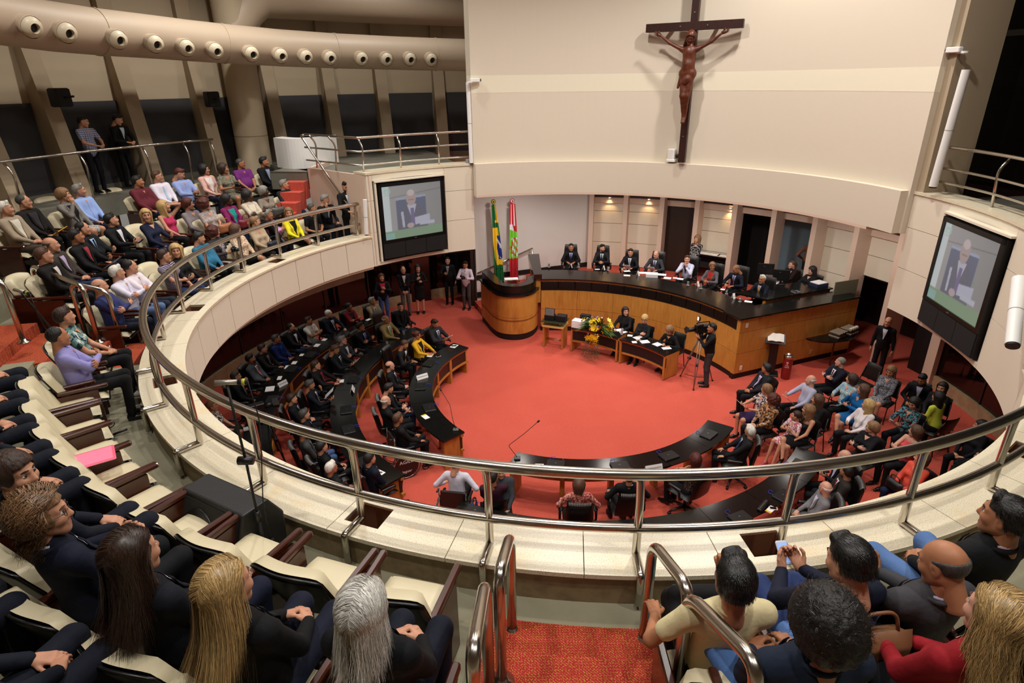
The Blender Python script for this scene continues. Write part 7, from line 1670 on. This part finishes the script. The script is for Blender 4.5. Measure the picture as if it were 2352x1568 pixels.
def multi(*fs):
    def f(root, J):
        for q in fs: q(root, J)
    return f
NEAR = dict(near=True)
man(8, 1048, 'N2', 'woman with dark hair turning towards the camera at the left edge', **W(top='suit', cols=(NV, WH), hair='wshort', hc='b', arms=('lap', 'lap'), bottom='#0f1320', to=(3, -2), **NEAR))
man(72, 1140, 'N2', 'woman with curly light brown hair and glasses in a navy jacket', **W(top='suit', cols=('#0e1426', WH), hair='curly', hc='lb', specs=True, arms=('hold', 'hold'), bottom='#0d0f14', extra=hair_strands('curly', 2600, 4, .24, 'lb', .013, .0016, 18), to=(2.6, 5), **NEAR))
man(282, 1228, 'N2', 'woman with long dark brown hair in a navy jacket seen from behind', **W(top='suit', cols=('#0b0e18', WH), hair='wavy', hc='b', arms=('lap', 'lap'), bottom='#10162a', extra=hair_strands('long', 6500, 5, .46, 'b', .006), to=(2.4, 12), **NEAR))
man(500, 1300, 'N2', 'woman with long straight blond hair in a black jacket, hands clasped', **W(top='suit', cols=('#090a0d', WH), hair='long', hc='lb', arms=('clasp', 'clasp'), bottom='#0f1426', extra=hair_strands('long', 6500, 6, .48, 'y', .0015), to=(4.2, 12), **NEAR))
man(826, 1352, 'N2', 'woman with shoulder-length white hair in a black jacket, hands together', **W(top='suit', cols=('#090a0e', WH), hair='bob', hc='w', arms=('clasp', 'clasp'), bottom='#0d1120', extra=hair_strands('long', 7000, 7, .29, 'w', .003), to=(2.6, 14), **NEAR))
# ---- near right
man(1697, 1290, 'N1', 'man in a pale yellow T-shirt and black trousers seen from behind', top='tee', cols=('#d6c99c',), hair='young', hc='k', skin='t', arms=('chin', 'arest'), legs='ankle', bottom='#0e0e10', shoes='#1c6c7c', to=(1.2, 14), extra=hair_strands('crop', 5200, 21, .034, 'k', 0, .0011, 4), **NEAR)
def watch(side):
    def f(root, J):
        c = J['W'][side]-(J['W'][side]-J['E'][side])*.16; d = Vector(J['W'][side]-J['E'][side]).normalized(); q = d.to_track_quat('Z', 'Y').to_matrix(); b = MB().lathe([(.030, -.009), (.034, -.007), (.034, .007), (.030, .009)], n=20, caps=False); b.v = [tuple(q @ Vector(v)+Vector(c)) for v in b.v]; o = b.build('watch', M_chrome, root)
    return f
man(1957, 1240, 'N1', 'man in a navy shirt with a steel watch using his phone', top='shirt', cols=('#11172a',), hair='short', hc='k', arms=('phone', 'phone'), bottom='#2a3a68', look=18, nod=14, extra=multi(watch(-1), hair_strands('crop', 5200, 22, .04, 'k', 0, .0011, 4), hold_thing('mobile_phone', '#c8c8cc', 'silver phone held by the man in the navy shirt')), **NEAR)
man(2172, 1245, 'N1', 'bald man in a grey jacket reading his lit phone', **SU('#3c3b3f', '#b8b4cc'), hair='bald', hc='dg', skin='t', arms=('phone', 'phone'), bottom='#1a2436', nod=18, look=20, extra=hold_thing('mobile_phone', '#101012', 'lit phone held by the bald man in grey'), **NEAR)
man(2330, 1148, 'N1', 'man in a black jacket and light jeans at the right edge', top='suit', cols=('#0d0e11', 's:#d8d0d8:#7a3048:60'), hair='short', hc='k', skin='t', arms=('lap', 'lap'), legs='wide', bottom='#5472a4', look=24, extra=hair_strands('crop', 5200, 23, .036, 'k', 0, .0011, 4), **NEAR)
man(1912, 1386, 'N2', 'person with a big black curly hairdo in a denim jacket', top='suit', cols=('#1c2638', '#d8a0ac'), hair='afro', hc='k', skin='t', arms=('thigh', 'clasp'), legs='wide', bottom='#4c6ca0', extra=hair_strands('afro', 3600, 9, .10, 'k', .008, .0016, 10), to=(0.6, 10), **NEAR)
man(2318, 1368, 'N2', 'blond woman in a dark red top with a brown bag', **W(top='blouse', cols=('#8e1620',), hair='wavy', hc='lb', skin='p', arms=('clasp', 'clasp'), bottom='#14141a', extra=multi(hair_strands('long', 6500, 10, .42, 'y', .007), hold_thing('handbag', '#7a5236', 'large brown leather bag on the lap of the woman in red', (-.10, .02, -.08))), to=(0.6, 9), **NEAR))
# ---- floor, outer row on the left
FLR = dict()
man(482, 920, 'FL', 'woman with light brown hair in a black and white blouse under the balcony', **W(top='blouse_s', cols=('n:#0e0e0e:#d8d4d0:22',), hair='pony', hc='lb', arms=('lap', 'lap'), skirt=True, bottom='#141416', look=10))
man(538, 853, 'FL', 'man in a dark suit holding his hand over his mouth', **SU('#101218', '#c8c8d4', 's:#181818:#a8a498:40'), hair='short', hc='dg', arms=('thigh', 'chin'))
man(572, 813, 'FL', 'man in a grey suit with a red striped tie', **SU('#4c4f56', '#dcdae0', 's:#b81820:#d8a0a0:40'), hair='short', hc='k', skin='t', arms=('clasp', 'clasp'), fat=1.15, beard='k')
man(600, 790, 'FL', 'young man in a black jacket over a grey shirt', **SU('#141212', '#6a646c'), hair='young', hc='b', arms=('table', 'thigh'))
man(631, 768, 'FL', 'man in a royal blue suit and blue shirt', **SU('#16235a', '#153a8c'), hair='short', hc='dg', skin='t', arms=('clasp', 'clasp'), bottom='#182a66')
man(666, 742, 'FL', 'balding bearded man in a black jacket and open white shirt', **SU('#131013', '#d8d0dc'), hair='reced', hc='k', arms=('table', 'thigh'), beard='k', bottom='#2a3654')
man(706, 727, 'FL', 'man in a white short-sleeved shirt, arms folded', top='tee', cols=('#c8c4bc',), hair='short', hc='b', skin='t', arms=('fold', 'fold'), bottom='#4c4e54')
man(753, 711, 'FL', 'bald man in a navy suit with a striped tie', **SU('#0e1322', '#dcd8e4', 's:#6a2030:#c8c0d0:40'), hair='buzz', hc='w', skin='p', arms=('thigh', 'table'), fat=1.1)
man(799, 695, 'FL', 'woman with dark hair and glasses in a dark red jacket', **W(top='card', cols=('#6e1218', '#181414'), hair='bun', hc='k', skin='t', specs=True, arms=('fold', 'fold')))
man(853, 682, 'FL', 'grey-haired man in a beige suit, arms folded', **SU('#857558', '#c8c4cc', '#8a5040'), hair='short', hc='g', skin='t', arms=('fold', 'fold'), bottom='#7c6e54')
# ---- floor, middle row
man(666, 904, 'FL', 'man with brown hair in a dark suit, hands loosely joined', **SU('#111216', '#b4bcd8', '#2a3044'), hair='young', hc='b', arms=('clasp', 'clasp'))
man(695, 940, 'FL', 'man with grey curls in a dark suit and lilac striped shirt', **SU('#101014', 'x:#9a94d8:#5a54a0:70'), hair='young', hc='dg', arms=('thigh', 'thigh'), bottom='#1c2438')
man(711, 872, 'FL', 'man in a navy suit reading a paper, hand to chin', **SU('#10121c', '#c8c4c4', '#9a9494'), hair='short', hc='dg', skin='t', nod=12, arms=('read', 'chin'), extra=hold_paper())
man(722, 828, 'FL', 'man with glasses in a black suit over a red shirt', **SU('#121012', '#8e1c2a', '#a03040'), hair='short', hc='b', specs=True, arms=('table', 'table'), fat=1.1)
man(771, 793, 'FL', 'man with glasses in a navy suit reading a sheet', **SU('#0f1118', '#d4d2dc', '#20222c'), hair='short', hc='m', skin='t', specs=True, nod=22, arms=('read', 'read'), extra=hold_paper())
man(784, 771, 'FL', 'man with glasses in a dark grey suit, arms folded', **SU('#2a2a2e', '#d8d6dc', '#d8d6dc'), hair='short', hc='g', specs=True, skin='p', arms=('fold', 'fold'))
man(826, 740, 'FL', 'man with glasses in a black suit with a purple tie', **SU('#0f0f14', '#9aa0e0', '#5a1a66'), hair='short', hc='b', skin='t', specs=True, arms=('fold', 'fold'))
man(884, 724, 'FL', 'old man with glasses in a tan suit with a green tie', **SU('#8a7448', '#cdd4d8', '#5a8a50'), hair='bald', hc='w', skin='t', specs=True, arms=('table', 'arest'), fat=1.12, bottom='#8a7448')
man(918, 695, 'FL', 'man in a black coat and jeans facing the camera at the row end', **SU('#0c0b0c', '#161416'), hair='short', hc='k', arms=('clasp', 'clasp'), bottom='#3a4a66', face=-50, look=-20)
man(693, 982, 'FL', 'man in a grey leather jacket partly behind the railing', top='coat', cols=('#3a3a3a', '#6a6a70'), hair='buzz', hc='dg', skin='t', arms=('lap', 'lap'), bottom='#3a5078')
man(735, 1013, 'FL', 'black-haired man in a black suit with a bluish shirt behind the railing', **SU(BK, '#8a8ed0'), hair='young', hc='k', arms=('lap', 'clasp'))
man(757, 1061, 'FL', 'white-haired man with glasses in a black jacket behind the railing post', **SU('#16161a', '#d0ccd0'), hair='short', hc='w', skin='t', specs=True, arms=('lap', 'lap'), chair=True)
man(846, 1040, 'FL', 'young man in a navy leather jacket with his back to the camera', top='coat', cols=('#111827', '#d8d4da'), hair='young', hc='k', arms=('lap', 'arest'), face=40, look=10)
# ---- floor, inner row
man(1000, 735, 'FL', 'man in a dark grey suit reading at the end of the inner row', **SU('#29292c', '#dcdae0', '#28305a'), hair='short', hc='b', skin='t', nod=28, arms=('read', 'read'), fat=1.15, extra=hold_paper(), look=0)
man(957, 760, 'FL', 'woman with glasses in a bright yellow jacket', **W(top='card', cols=('#e2ac28', '#161414'), hair='bun', hc='r', skin='t', specs=True, arms=('table', 'table'), nod=12, fat=1.12))
man(931, 782, 'FL', 'bald man in a charcoal suit leaning over the desk writing', **SU('#1d1d20', WH), hair='buzz', hc='m', skin='t', lean=-24, nod=26, arms=('reach', 'thigh'))
man(893, 829, 'FL', 'bald man with glasses in a black suit and patterned tie', **SU('#151417', '#dcd8e0', 'd:#3a3440:#d8d0d8:60'), hair='bald', hc='b', specs=True, arms=('clasp', 'lap'), skin='p')
man(894, 880, 'FL', 'dark-haired man with a yellow tie in a black suit and jeans', **SU('#101012', '#a8b8e4', '#c8a820'), hair='short', hc='k', nod=18, arms=('thigh', 'lap'), bottom='#1e2c4c', look=20)
man(883, 909, 'FL', 'bald man with a white moustache gesturing with his hand', **SU('#121214', WH, '#7a1420'), hair='bald', hc='w', skin='p', arms=('gest', 'gest'), beard='w', fat=1.15)
def wheelchair(base, rz, label):
    t = thing('wheelchair', label, 'wheelchair', base, rz, 'wheelchairs')
    MB().rbox((0, .0, .44), (.44, .44, .06), .03).build('seat', M_plastic, t); MB().rbox((0, -.24, .68), (.44, .05, .42), .02).build('backrest', M_plastic, t)
    for s in (-1, 1):
        wb = MB().tube([(s*.30, .30*math.cos(a)-.08, .30+.30*math.sin(a)) for a in [2*PI*i/40 for i in range(40)]], .016, 8, closed=True).build('wheel', mat('tyre_grey', '#3c3a38', .6), t, True)
        MB().tube([(s*.325, .27*math.cos(a)-.08, .30+.27*math.sin(a)) for a in [2*PI*i/36 for i in range(36)]], .008, 6, closed=True).build('push_rim', M_chrome, wb, True)
        for k in range(6): a = PI*k/3+.2; MB().tube([(s*.30, -.08, .30), (s*.30, -.08+.28*math.cos(a), .30+.28*math.sin(a))], .011, 6).build('spoke', M_plastic, wb, True)
        MB().tube([(s*.18, .38, .07+.07*math.sin(a)) if False else (s*.2, .36+.07*math.cos(a), .08+.07*math.sin(a)) for a in [2*PI*i/20 for i in range(20)]], .013, 6, closed=True).build('caster', M_plastic, t, True)
        MB().tube(bend([(s*.24, -.26, .95), (s*.24, -.26, .42), (s*.24, .2, .42), (s*.2, .34, .1)], .05), .012, 8).build('frame_tube', M_chrome, t, True); MB().tube([(s*.24, -.26, .93), (s*.24, -.37, .95)], .016, 8).build('push_handle', M_plastic, t, True)
        MB().rbox((s*.25, -.0, .66), (.05, .28, .03), .02).build('armrest', M_plastic, t)
    return t
r = man(911, 949, 'WC', 'short-haired man in a black suit sitting in a wheelchair', **SU('#121214', '#b890c4'), hair='short', hc='m', skin='t', arms=('thigh', 'thigh'), seat=.47, face=28); wc = wheelchair(tuple(r.location), r.rotation_euler.z, 'wheelchair under the short-haired man in black, with lettered wheel disc')
MB().cyl((.322, -.08, .30), (.328, -.08, .30), .25, n=36).build('wheel_disc', mat('wheel_disc', '#1a0c0a', .4), wc)
word('AGILE', .11, M_white, wc, (.3295, -.08, .40), (PI/2, 0, PI/2)); word('Jaguar', .085, M_white, wc, (.3295, -.08, .18), (PI/2, 0, PI/2))
r = man(1048, 1050, 'WC', 'man in a white shirt in a wheelchair with his back to the camera', top='shirt', cols=('#d4d2e0',), hair='short', hc='m', arms=('arest', 'arest'), seat=.47, nod=20, lean=-6, face=80); wheelchair(tuple(r.location), r.rotation_euler.z, 'wheelchair under the man in the white shirt')
man(1133, 1083, 'FV', 'man in a dark burgundy striped shirt and jeans seen from behind', top='shirt', cols=('x:#2c1220:#4a2434:60',), hair='short', hc='k', skin='t', arms=('lap', 'lap'), bottom='#3a5078', face=95, fat=1.15)
man(1150, 1066, 'FV', 'dark-haired person beyond the man in burgundy, half hidden by the railing', **SU('#3a3c42', '#44464c'), hair='short', hc='k', arms=('lap', 'lap'), face=-85, look=0, chair=False)
man(1331, 1100, 'FL', 'woman with brown hair in a pink patterned top seen from behind', **W(top='blouse', cols=('n:#b04a48:#d8a08c:30:#8a2430',), hair='bob', hc='m', arms=('arest', 'arest'), fat=1.05, face=88))
man(1447, 1080, 'FL', 'dark-haired man in a black suit seen from behind', **SU('#0f0f12', WH), hair='short', hc='b', skin='t', arms=('arest', 'arest'), legs='wide', face=92)
man(1601, 1042, 'FL', 'woman with dark red hair and a white hair clip, arms crossed', **W(top='blouse_s', cols=('n:#181412:#6a5a50:40',), hair='bob', hc='r', arms=('fold', 'fold'), face=125))
man(1727, 977, 'FL', 'white-haired man with glasses in a charcoal suit beside the near desk', **SU('#17171a', '#c0c4dc', '#2a3a7a'), hair='short', hc='w', specs=True, arms=('thigh', 'thigh'), face=165, lean=14)
# ---- floor, right-hand guests
man(1764, 835, 'FV', 'black-haired man in a charcoal suit sitting before the lectern', **SU('#1c1c22', '#c8c4dc', '#a8a4cc'), hair='young', hc='k', skin='t', arms=('clasp', 'clasp'), fat=1.15, face=185)
man(1764, 882, 'FV', 'woman with light brown hair in a zebra-print blouse and purple skirt', **W(top='blouse_s', cols=('n:#c8b8b4:#3a2c34:26',), hc='lb', hair='wshort', arms=('read', 'read'), skirt=True, bottom='#2c1c44', face=190, extra=hold_paper()))
man(1778, 905, 'FV', 'woman with dark red curls in a brown and gold print blouse', **W(top='blouse', cols=('n:#2c1a1c:#9a6a38:24:#b8a090',), hc='r', hair='curly', arms=('clasp', 'clasp'), fat=1.12, face=195))
man(1866, 861, 'FV', 'bald old man in a light striped shirt reading a leaflet', top='shirt', cols=('x:#b0b0c4:#8a8aa4:70',), hair='bald', hc='w', skin='p', arms=('read', 'thigh'), face=190, extra=hold_paper())
man(1934, 820, 'FV', 'stout man with cropped grey hair in a navy suit, arms folded', **SU('#0f1220', '#dcd8e0', '#5a1a2a'), hair='buzz', hc='g', skin='p', arms=('fold', 'fold'), fat=1.2, face=190)
man(1960, 858, 'FV', 'woman with dark brown hair in a pale blue floral blouse', **W(top='blouse', cols=('n:#a4b4b8:#6a98b0:36:#c8c0b0',), hc='b', hair='bob', arms=('hold', 'lap'), skin='p', face=195, extra=hold_thing('folder', '#2a2426', 'dark folder held by the woman in pale blue')))
man(1986, 882, 'FV', 'woman with brown hair in a bright blue dress, chin on her hands', **W(top='dress', cols=('#0f5a94',), hc='m', hair='long', arms=('cheek', 'fold'), legs='cross', face=200))
man(1881, 905, 'FV', 'woman with long brown hair in a black top seated behind the child', **W(top='blouse', cols=('#121112',), hc='m', hair='long', arms=('lap', 'lap'), face=205))
man(1860, 928, 'FV', 'woman with long fair hair in a black strapless dress', **W(top='dress_b', cols=('#101012',), hc='lb', hair='long', arms=('hold', 'lap'), legs='cross', face=205))
man(1832, 944, 'FV', 'little girl with brown hair in a pink floral dress', **W(top='dress_s', cols=('n:#e0d0d0:#b8546a:30',), hc='b', hair='pony', arms=('chest', 'chest'), size=.80, legs='fwd', shoes='#b83a58', face=205, child=True, chair=False, seat=.56))
man(1998, 917, 'FV', 'woman with long blond hair in a white jacket and black trousers', **W(top='card', cols=('#dcd2d4', '#e6e0e0'), hc='y', hair='long', arms=('hold', 'clasp'), skin='p', face=195))
man(2008, 968, 'FV', 'older woman with fair hair and glasses in black, arms crossed', **W(top='blouse', cols=('#101014',), hc='lb', hair='wshort', skin='p', specs=True, arms=('fold', 'fold'), skirt=True, bottom='#141418', face=200))
man(2048, 842, 'FV', 'woman with long fair hair in a grey print dress', **W(top='dress', cols=('n:#45454c:#8a8a90:50',), hc='lb', hair='long', arms=('lap', 'lap'), nod=18, face=215, look=0))
man(2120, 862, 'FV', 'dark-haired man in a black suit bending towards his neighbour', **SU('#0e0f14', '#b8b4d0'), hair='short', hc='k', skin='t', arms=('thigh', 'lap'), nod=30, lean=-14, face=230, look=-20)
man(2100, 915, 'FV', 'woman with black hair in a black blouse with teal flowers', **W(top='blouse', cols=('n:#101214:#3a7a80:26:#9a5a64',), hc='k', hair='bob', arms=('read', 'read'), nod=20, face=205, look=0, extra=hold_paper(w_=.1)))
man(2160, 900, 'FV', 'woman in a lime yellow blouse with her back to the camera', **W(top='blouse', cols=('#c6d044',), hc='k', hair='long', arms=('lap', 'lap'), face=110, look=0, lean=-8))
man(2168, 878, 'FV', 'woman with black hair in dark clothes beyond the lime blouse', **W(top='blouse', cols=('#141318',), hc='k', hair='long', arms=('lap', 'lap'), face=215, look=0))
man(2108, 977, 'FV', 'woman with a brown bob in a coral sleeveless top, arms folded', **W(top='sleeveless', cols=('#d05058',), hc='m', hair='bob', skin='p', arms=('fold', 'fold'), face=190))
man(2122, 1038, 'FV', 'woman in a coral blouse with a watch and a black bag, behind the railing', **W(top='blouse', cols=('#d8503e',), hc='m', hair='bob', skin='p', arms=('clasp', 'clasp'), bottom='#18203c', face=195, extra=hold_thing('handbag', '#101012', 'black handbag on the lap of the woman in coral')))
man(2258, 965, 'FV', 'dark-haired woman in black in the shadow at the right', **W(top='blouse', cols=('#111014',), hc='k', hair='bob', arms=('lap', 'lap'), face=200))
man(2262, 1035, 'FV', 'person in a black suit with a white cuff below the right railing', **SU('#0e0e12', WH), hair='short', hc='k', arms=('arest', 'lap'), face=200)
man(1945, 1033, 'FL', 'bald man in a dark suit half hidden by the railing, hands raised', **SU('#14141a', '#c0b8dc'), hair='bald', hc='w', skin='p', arms=('gest', 'gest'), face=185)
man(1950, 1068, 'FL', 'dark-haired man in a grey-brown suit and red tie', **SU('#2c2725', WH, '#8a1a24'), hair='short', hc='k', skin='t', arms=('lap', 'lap'), face=165)
man(1902, 1106, 'FL', 'bald old man with glasses in a light grey suit', **SU('#77767a', '#c8c4dc'), hair='bald', hc='w', skin='p', specs=True, arms=('lap', 'lap'), bottom='#5c5a5c', face=165, fat=1.1)
# ---- podium
man(1312, 559, 'PD', 'dark-haired man in a black suit, first at the podium from the flags', **SU('#101014', '#a8a8d8', '#1c1c40'), hair='short', hc='k', skin='t', arms=('table', 'table'), lean=-6, look=4)
man(1384, 561, 'PD', 'bearded man in a dark suit, second at the podium from the flags', **SU('#1c1d22', '#c8ccd4', '#14141c'), hair='young', hc='k', beard='k', arms=('tclasp', 'tclasp'), lean=-6, look=34)
man(1449, 571, 'PD', 'thin man in a black suit with a grey tie holding papers', **SU('#101118', '#c4c8d4', '#7a8498'), hair='short', hc='b', arms=('table', 'table'), nod=8, lean=-4, extra=hold_paper())
man(1507, 577, 'PD', 'balding chairman in a grey suit reading from papers', **SU('#34363c', '#c4c8dc', '#3a3048'), hair='bald', hc='m', skin='p', nod=20, arms=('table', 'table'), lean=-8, extra=hold_paper())
man(1580, 586, 'PD', 'man in a white jacket with his hands joined before his face', **SU('#c8cce4', '#1a1a20'), hair='short', hc='m', skin='p', arms=('pray', 'pray'), lean=-10, face=230, look=20)
man(1638, 602, 'PD', 'woman with light brown hair and glasses in a grey jacket', **W(top='card', cols=('#5a565c', '#c83020'), hc='lb', hair='wshort', specs=True, skin='t', arms=('tclasp', 'tclasp'), lean=-8, look=36))
man(1690, 611, 'PD', 'balding man with glasses in a navy suit looking down', **SU('#0e1220', '#9ab4e0', '#8a3040'), hair='reced', hc='lb', skin='t', specs=True, nod=32, arms=('table', 'table'), lean=-10)
man(1753, 631, 'PD', 'grey-haired man with glasses and a yellow tie, last at the podium', **SU('#0f1424', '#b8c0d4', '#c89a28'), hair='short', hc='w', skin='t', specs=True, arms=('tclasp', 'tclasp'), lean=-6, look=10)
man(1603, 540, 'SP', 'woman in a black and white polka-dot blouse standing behind the podium', **W(top='blouse', cols=('d:#0e0e0e:#dcd8d8:26',), hair='wavy', hc='lb', arms=('front', 'front'), skirt=True, bottom='#0c0c0e', face=225))
man(1822, 598, 'PK', 'woman with tied brown hair at the clerks\' monitors', **W(top='card', cols=('#1c1010', '#c49a80'), hair='pony', hc='m', skin='p', arms=('table', 'table'), face=205))
man(1866, 612, 'PK', 'woman with long black hair writing at the clerks\' desk', **W(top='blouse', cols=('#101012',), hair='long', hc='k', skin='p', arms=('write', 'table'), face=200, nod=14))
man(1866, 546, 'SP', 'man in a tan shirt standing in the back doorway with hands on hips', top='shirt', cols=('#8a5c44',), hair='short', hc='r', arms=('hip', 'hip'), face=75, look=0, bottom='#2a2420')
# ---- secretaries, camera operator, standing people
man(1438, 705, 'TB', 'woman with long black hair and a badge in a black suit', **W(top='suit', cols=('#0f0e10', '#1c1616'), hair='long', hc='k', skin='p', arms=('table', 'table'), look=40, face=237))
man(1480, 725, 'TB', 'woman with short blond hair in a black shirt reading', **W(top='shirt', cols=('#121114', '#121114'), hair='wshort', hc='y', skin='p', nod=26, arms=('fold', 'table'), face=230, look=10))
man(1535, 752, 'TB', 'woman with light brown hair bent over her writing', **W(top='blouse', cols=('#111013',), hair='bob', hc='lb', nod=40, lean=-24, arms=('write', 'table'), face=222, look=0))
man(1638, 743, 'SF', 'camera operator in a black jacket and grey trousers', **SU('#0c0c0f', '#b8c4b4'), hair='short', hc='k', skin='t', arms=('cam', 'cam'), bottom='#3a3638', face=172, look=0)
man(2043, 728, 'SF', 'balding man in a black suit and open white shirt in the doorway', **SU('#0c0c0f', '#c8ccdc'), hair='bald', hc='m', arms=('side', 'side'), face=225, look=0)
man(1068, 600, 'SF', 'photographer in a white shirt and grey trousers with a shoulder bag', top='shirt', cols=('#dcd0de',), hair='young', hc='k', skin='t', arms=('hold', 'hold'), bottom='#4c4644', face=-100, look=0, nod=8, extra=hold_thing('photo_camera', '#0c0c0c', 'camera held by the photographer in the white shirt'))
man(1028, 590, 'SF', 'tall young man in a black suit with a badge round his neck', **SU('#0d0d10', 's:#a8a4b0:#5a5660:60'), hair='short', hc='k', arms=('hold', 'side'), face=-95, look=6)
man(959, 607, 'SF', 'woman in a black dress standing with one hand raised', **W(top='dress', cols=('#0e0d0f',), hair='bob', hc='k', skin='p', arms=('chest', 'hold'), face=-80, look=6))
man(925, 611, 'SF', 'man in a dark blazer and grey trousers with a lanyard', **SU('#0d0d10', '#d4ccd0'), hair='reced', hc='b', arms=('front', 'front'), bottom='#56504e', face=-75, look=6, extra=hold_thing('photo_camera', '#0c0c0c', 'camera hanging on the man in the dark blazer', (0, .03, .2)))
man(875, 628, 'SF', 'woman with red hair in a red top and black jacket at the back', **W(top='card', cols=('#100f12', '#b01c3c'), hair='long', hc='r', arms=('hold', 'chest'), bottom='#3c5488', face=-70, look=6))
# ---- figure on the crucifix
cw = mat('carved_wood', '#5e2c18', .38, var=(14, '#3a180c', .7), spec=.45)
zf = zc-1.80
cr_ = person((0, .16, zf), 0, 'carved wooden figure with outstretched arms on the cross', sc=.98, sit=False, arms=('cross_up', 'cross_up'), top='none', hair='long', nod=30, look=18, wood=cw, beard='k', group=None, name='carved_figure', legs='close', tilt=-12)[0]
cr_.parent = cross
for c_ in ('category', 'label', 'group'):
    if c_ in cr_: del cr_[c_]
lc_ = Field((-.3, -.3, .6), (.3, .3, 1.15), .018); lc_.cap((-.07, .01, .93), (.07, .01, .93), .105, None, .03, ((0, 1, 0), .9)); lc_.cap((-.03, .03, .82), (.03, .03, .78), .105, .10, .05); lc_.cap((.13, .02, .92), (.17, .04, .66), .035, .03, .03); lc_.cap((-.1, .07, .96), (.1, .07, .86), .03, .03, .02)
o = lc_.geo().build('loincloth', [cw], cr_)
b = MB(); b.tube([(.10*math.cos(a), .115*math.sin(a)+.015, 1.655+.012*math.sin(a*5)) for a in [2*PI*i/30 for i in range(30)]], .014, 6, closed=True); b.build('crown', cw, cr_, True)
# ---- empty seats
def empty_seat(C, r, a, z, label, src=SEAT0, sc=1.0, grp='empty cream seats'):
    p = pol(C, r, a); return place(src, p[0], p[1], z, R_(a+180-90), label, grp, sc)
for i, a in enumerate((-143.4, -138.4, -133.9, -129.4, -124.8, -120.0, -115.0, -109.8, -104.8)):
    empty_seat(CB, 6.76, a, G0, 'empty cream seat of the near front row, '+('next to the man in lilac', 'second from the man in lilac', 'third from the man in lilac', 'beside the pink folder', 'under the pink folder\'s near end', 'fourth from the centre stairs', 'third from the centre stairs', 'second from the centre stairs', 'nearest the centre stairs')[i])
for u, v, area, lb in ((248, 432, 'A3', 'between the man in light blue and the stout man in burgundy'), (98, 452, 'A3', 'between the man with the folder and the woman in grey'), (22, 632, 'A2', 'at the left edge beside the brown-haired man'), (300, 516, 'A2', 'between the youth and the blond woman'), (326, 605, 'A1', 'between the balding man in white and the striped polo'), (428, 568, 'A1', 'between the wavy-haired blond woman and the man in teal'), (515, 540, 'A1', 'between the curly woman and the floral blouse'), (688, 492, 'A1', 'between the yellow jacket and the black polo')):
    zf, sc, *_ = AREA[area]; p = at(u, v, zf+.88*sc); d = CB-p[:2]; d /= np.hypot(*d); p = p[:2]+d*.36*sc; a = math.degrees(math.atan2(p[1]-CB[1], p[0]-CB[0])); empty_seat(CB, np.hypot(*(p-CB)), a, zf, 'empty cream gallery seat '+lb, sc=sc)
p = at(886, 722, 1.2); place(EXE0, p[0], p[1], 0, R_(-130), 'empty high-backed black chair beside the man in beige', 'empty chairs on the floor')
p = at(1985, 830, 1.0); place(VIS0, p[0], p[1]-.1, 0, R_(110), 'empty black chair beside the glass door', 'empty chairs on the floor')
p = at(1528, 590, 2.1); 
for o in bpy.data.objects:
    if '_w' in o: del o['_w']
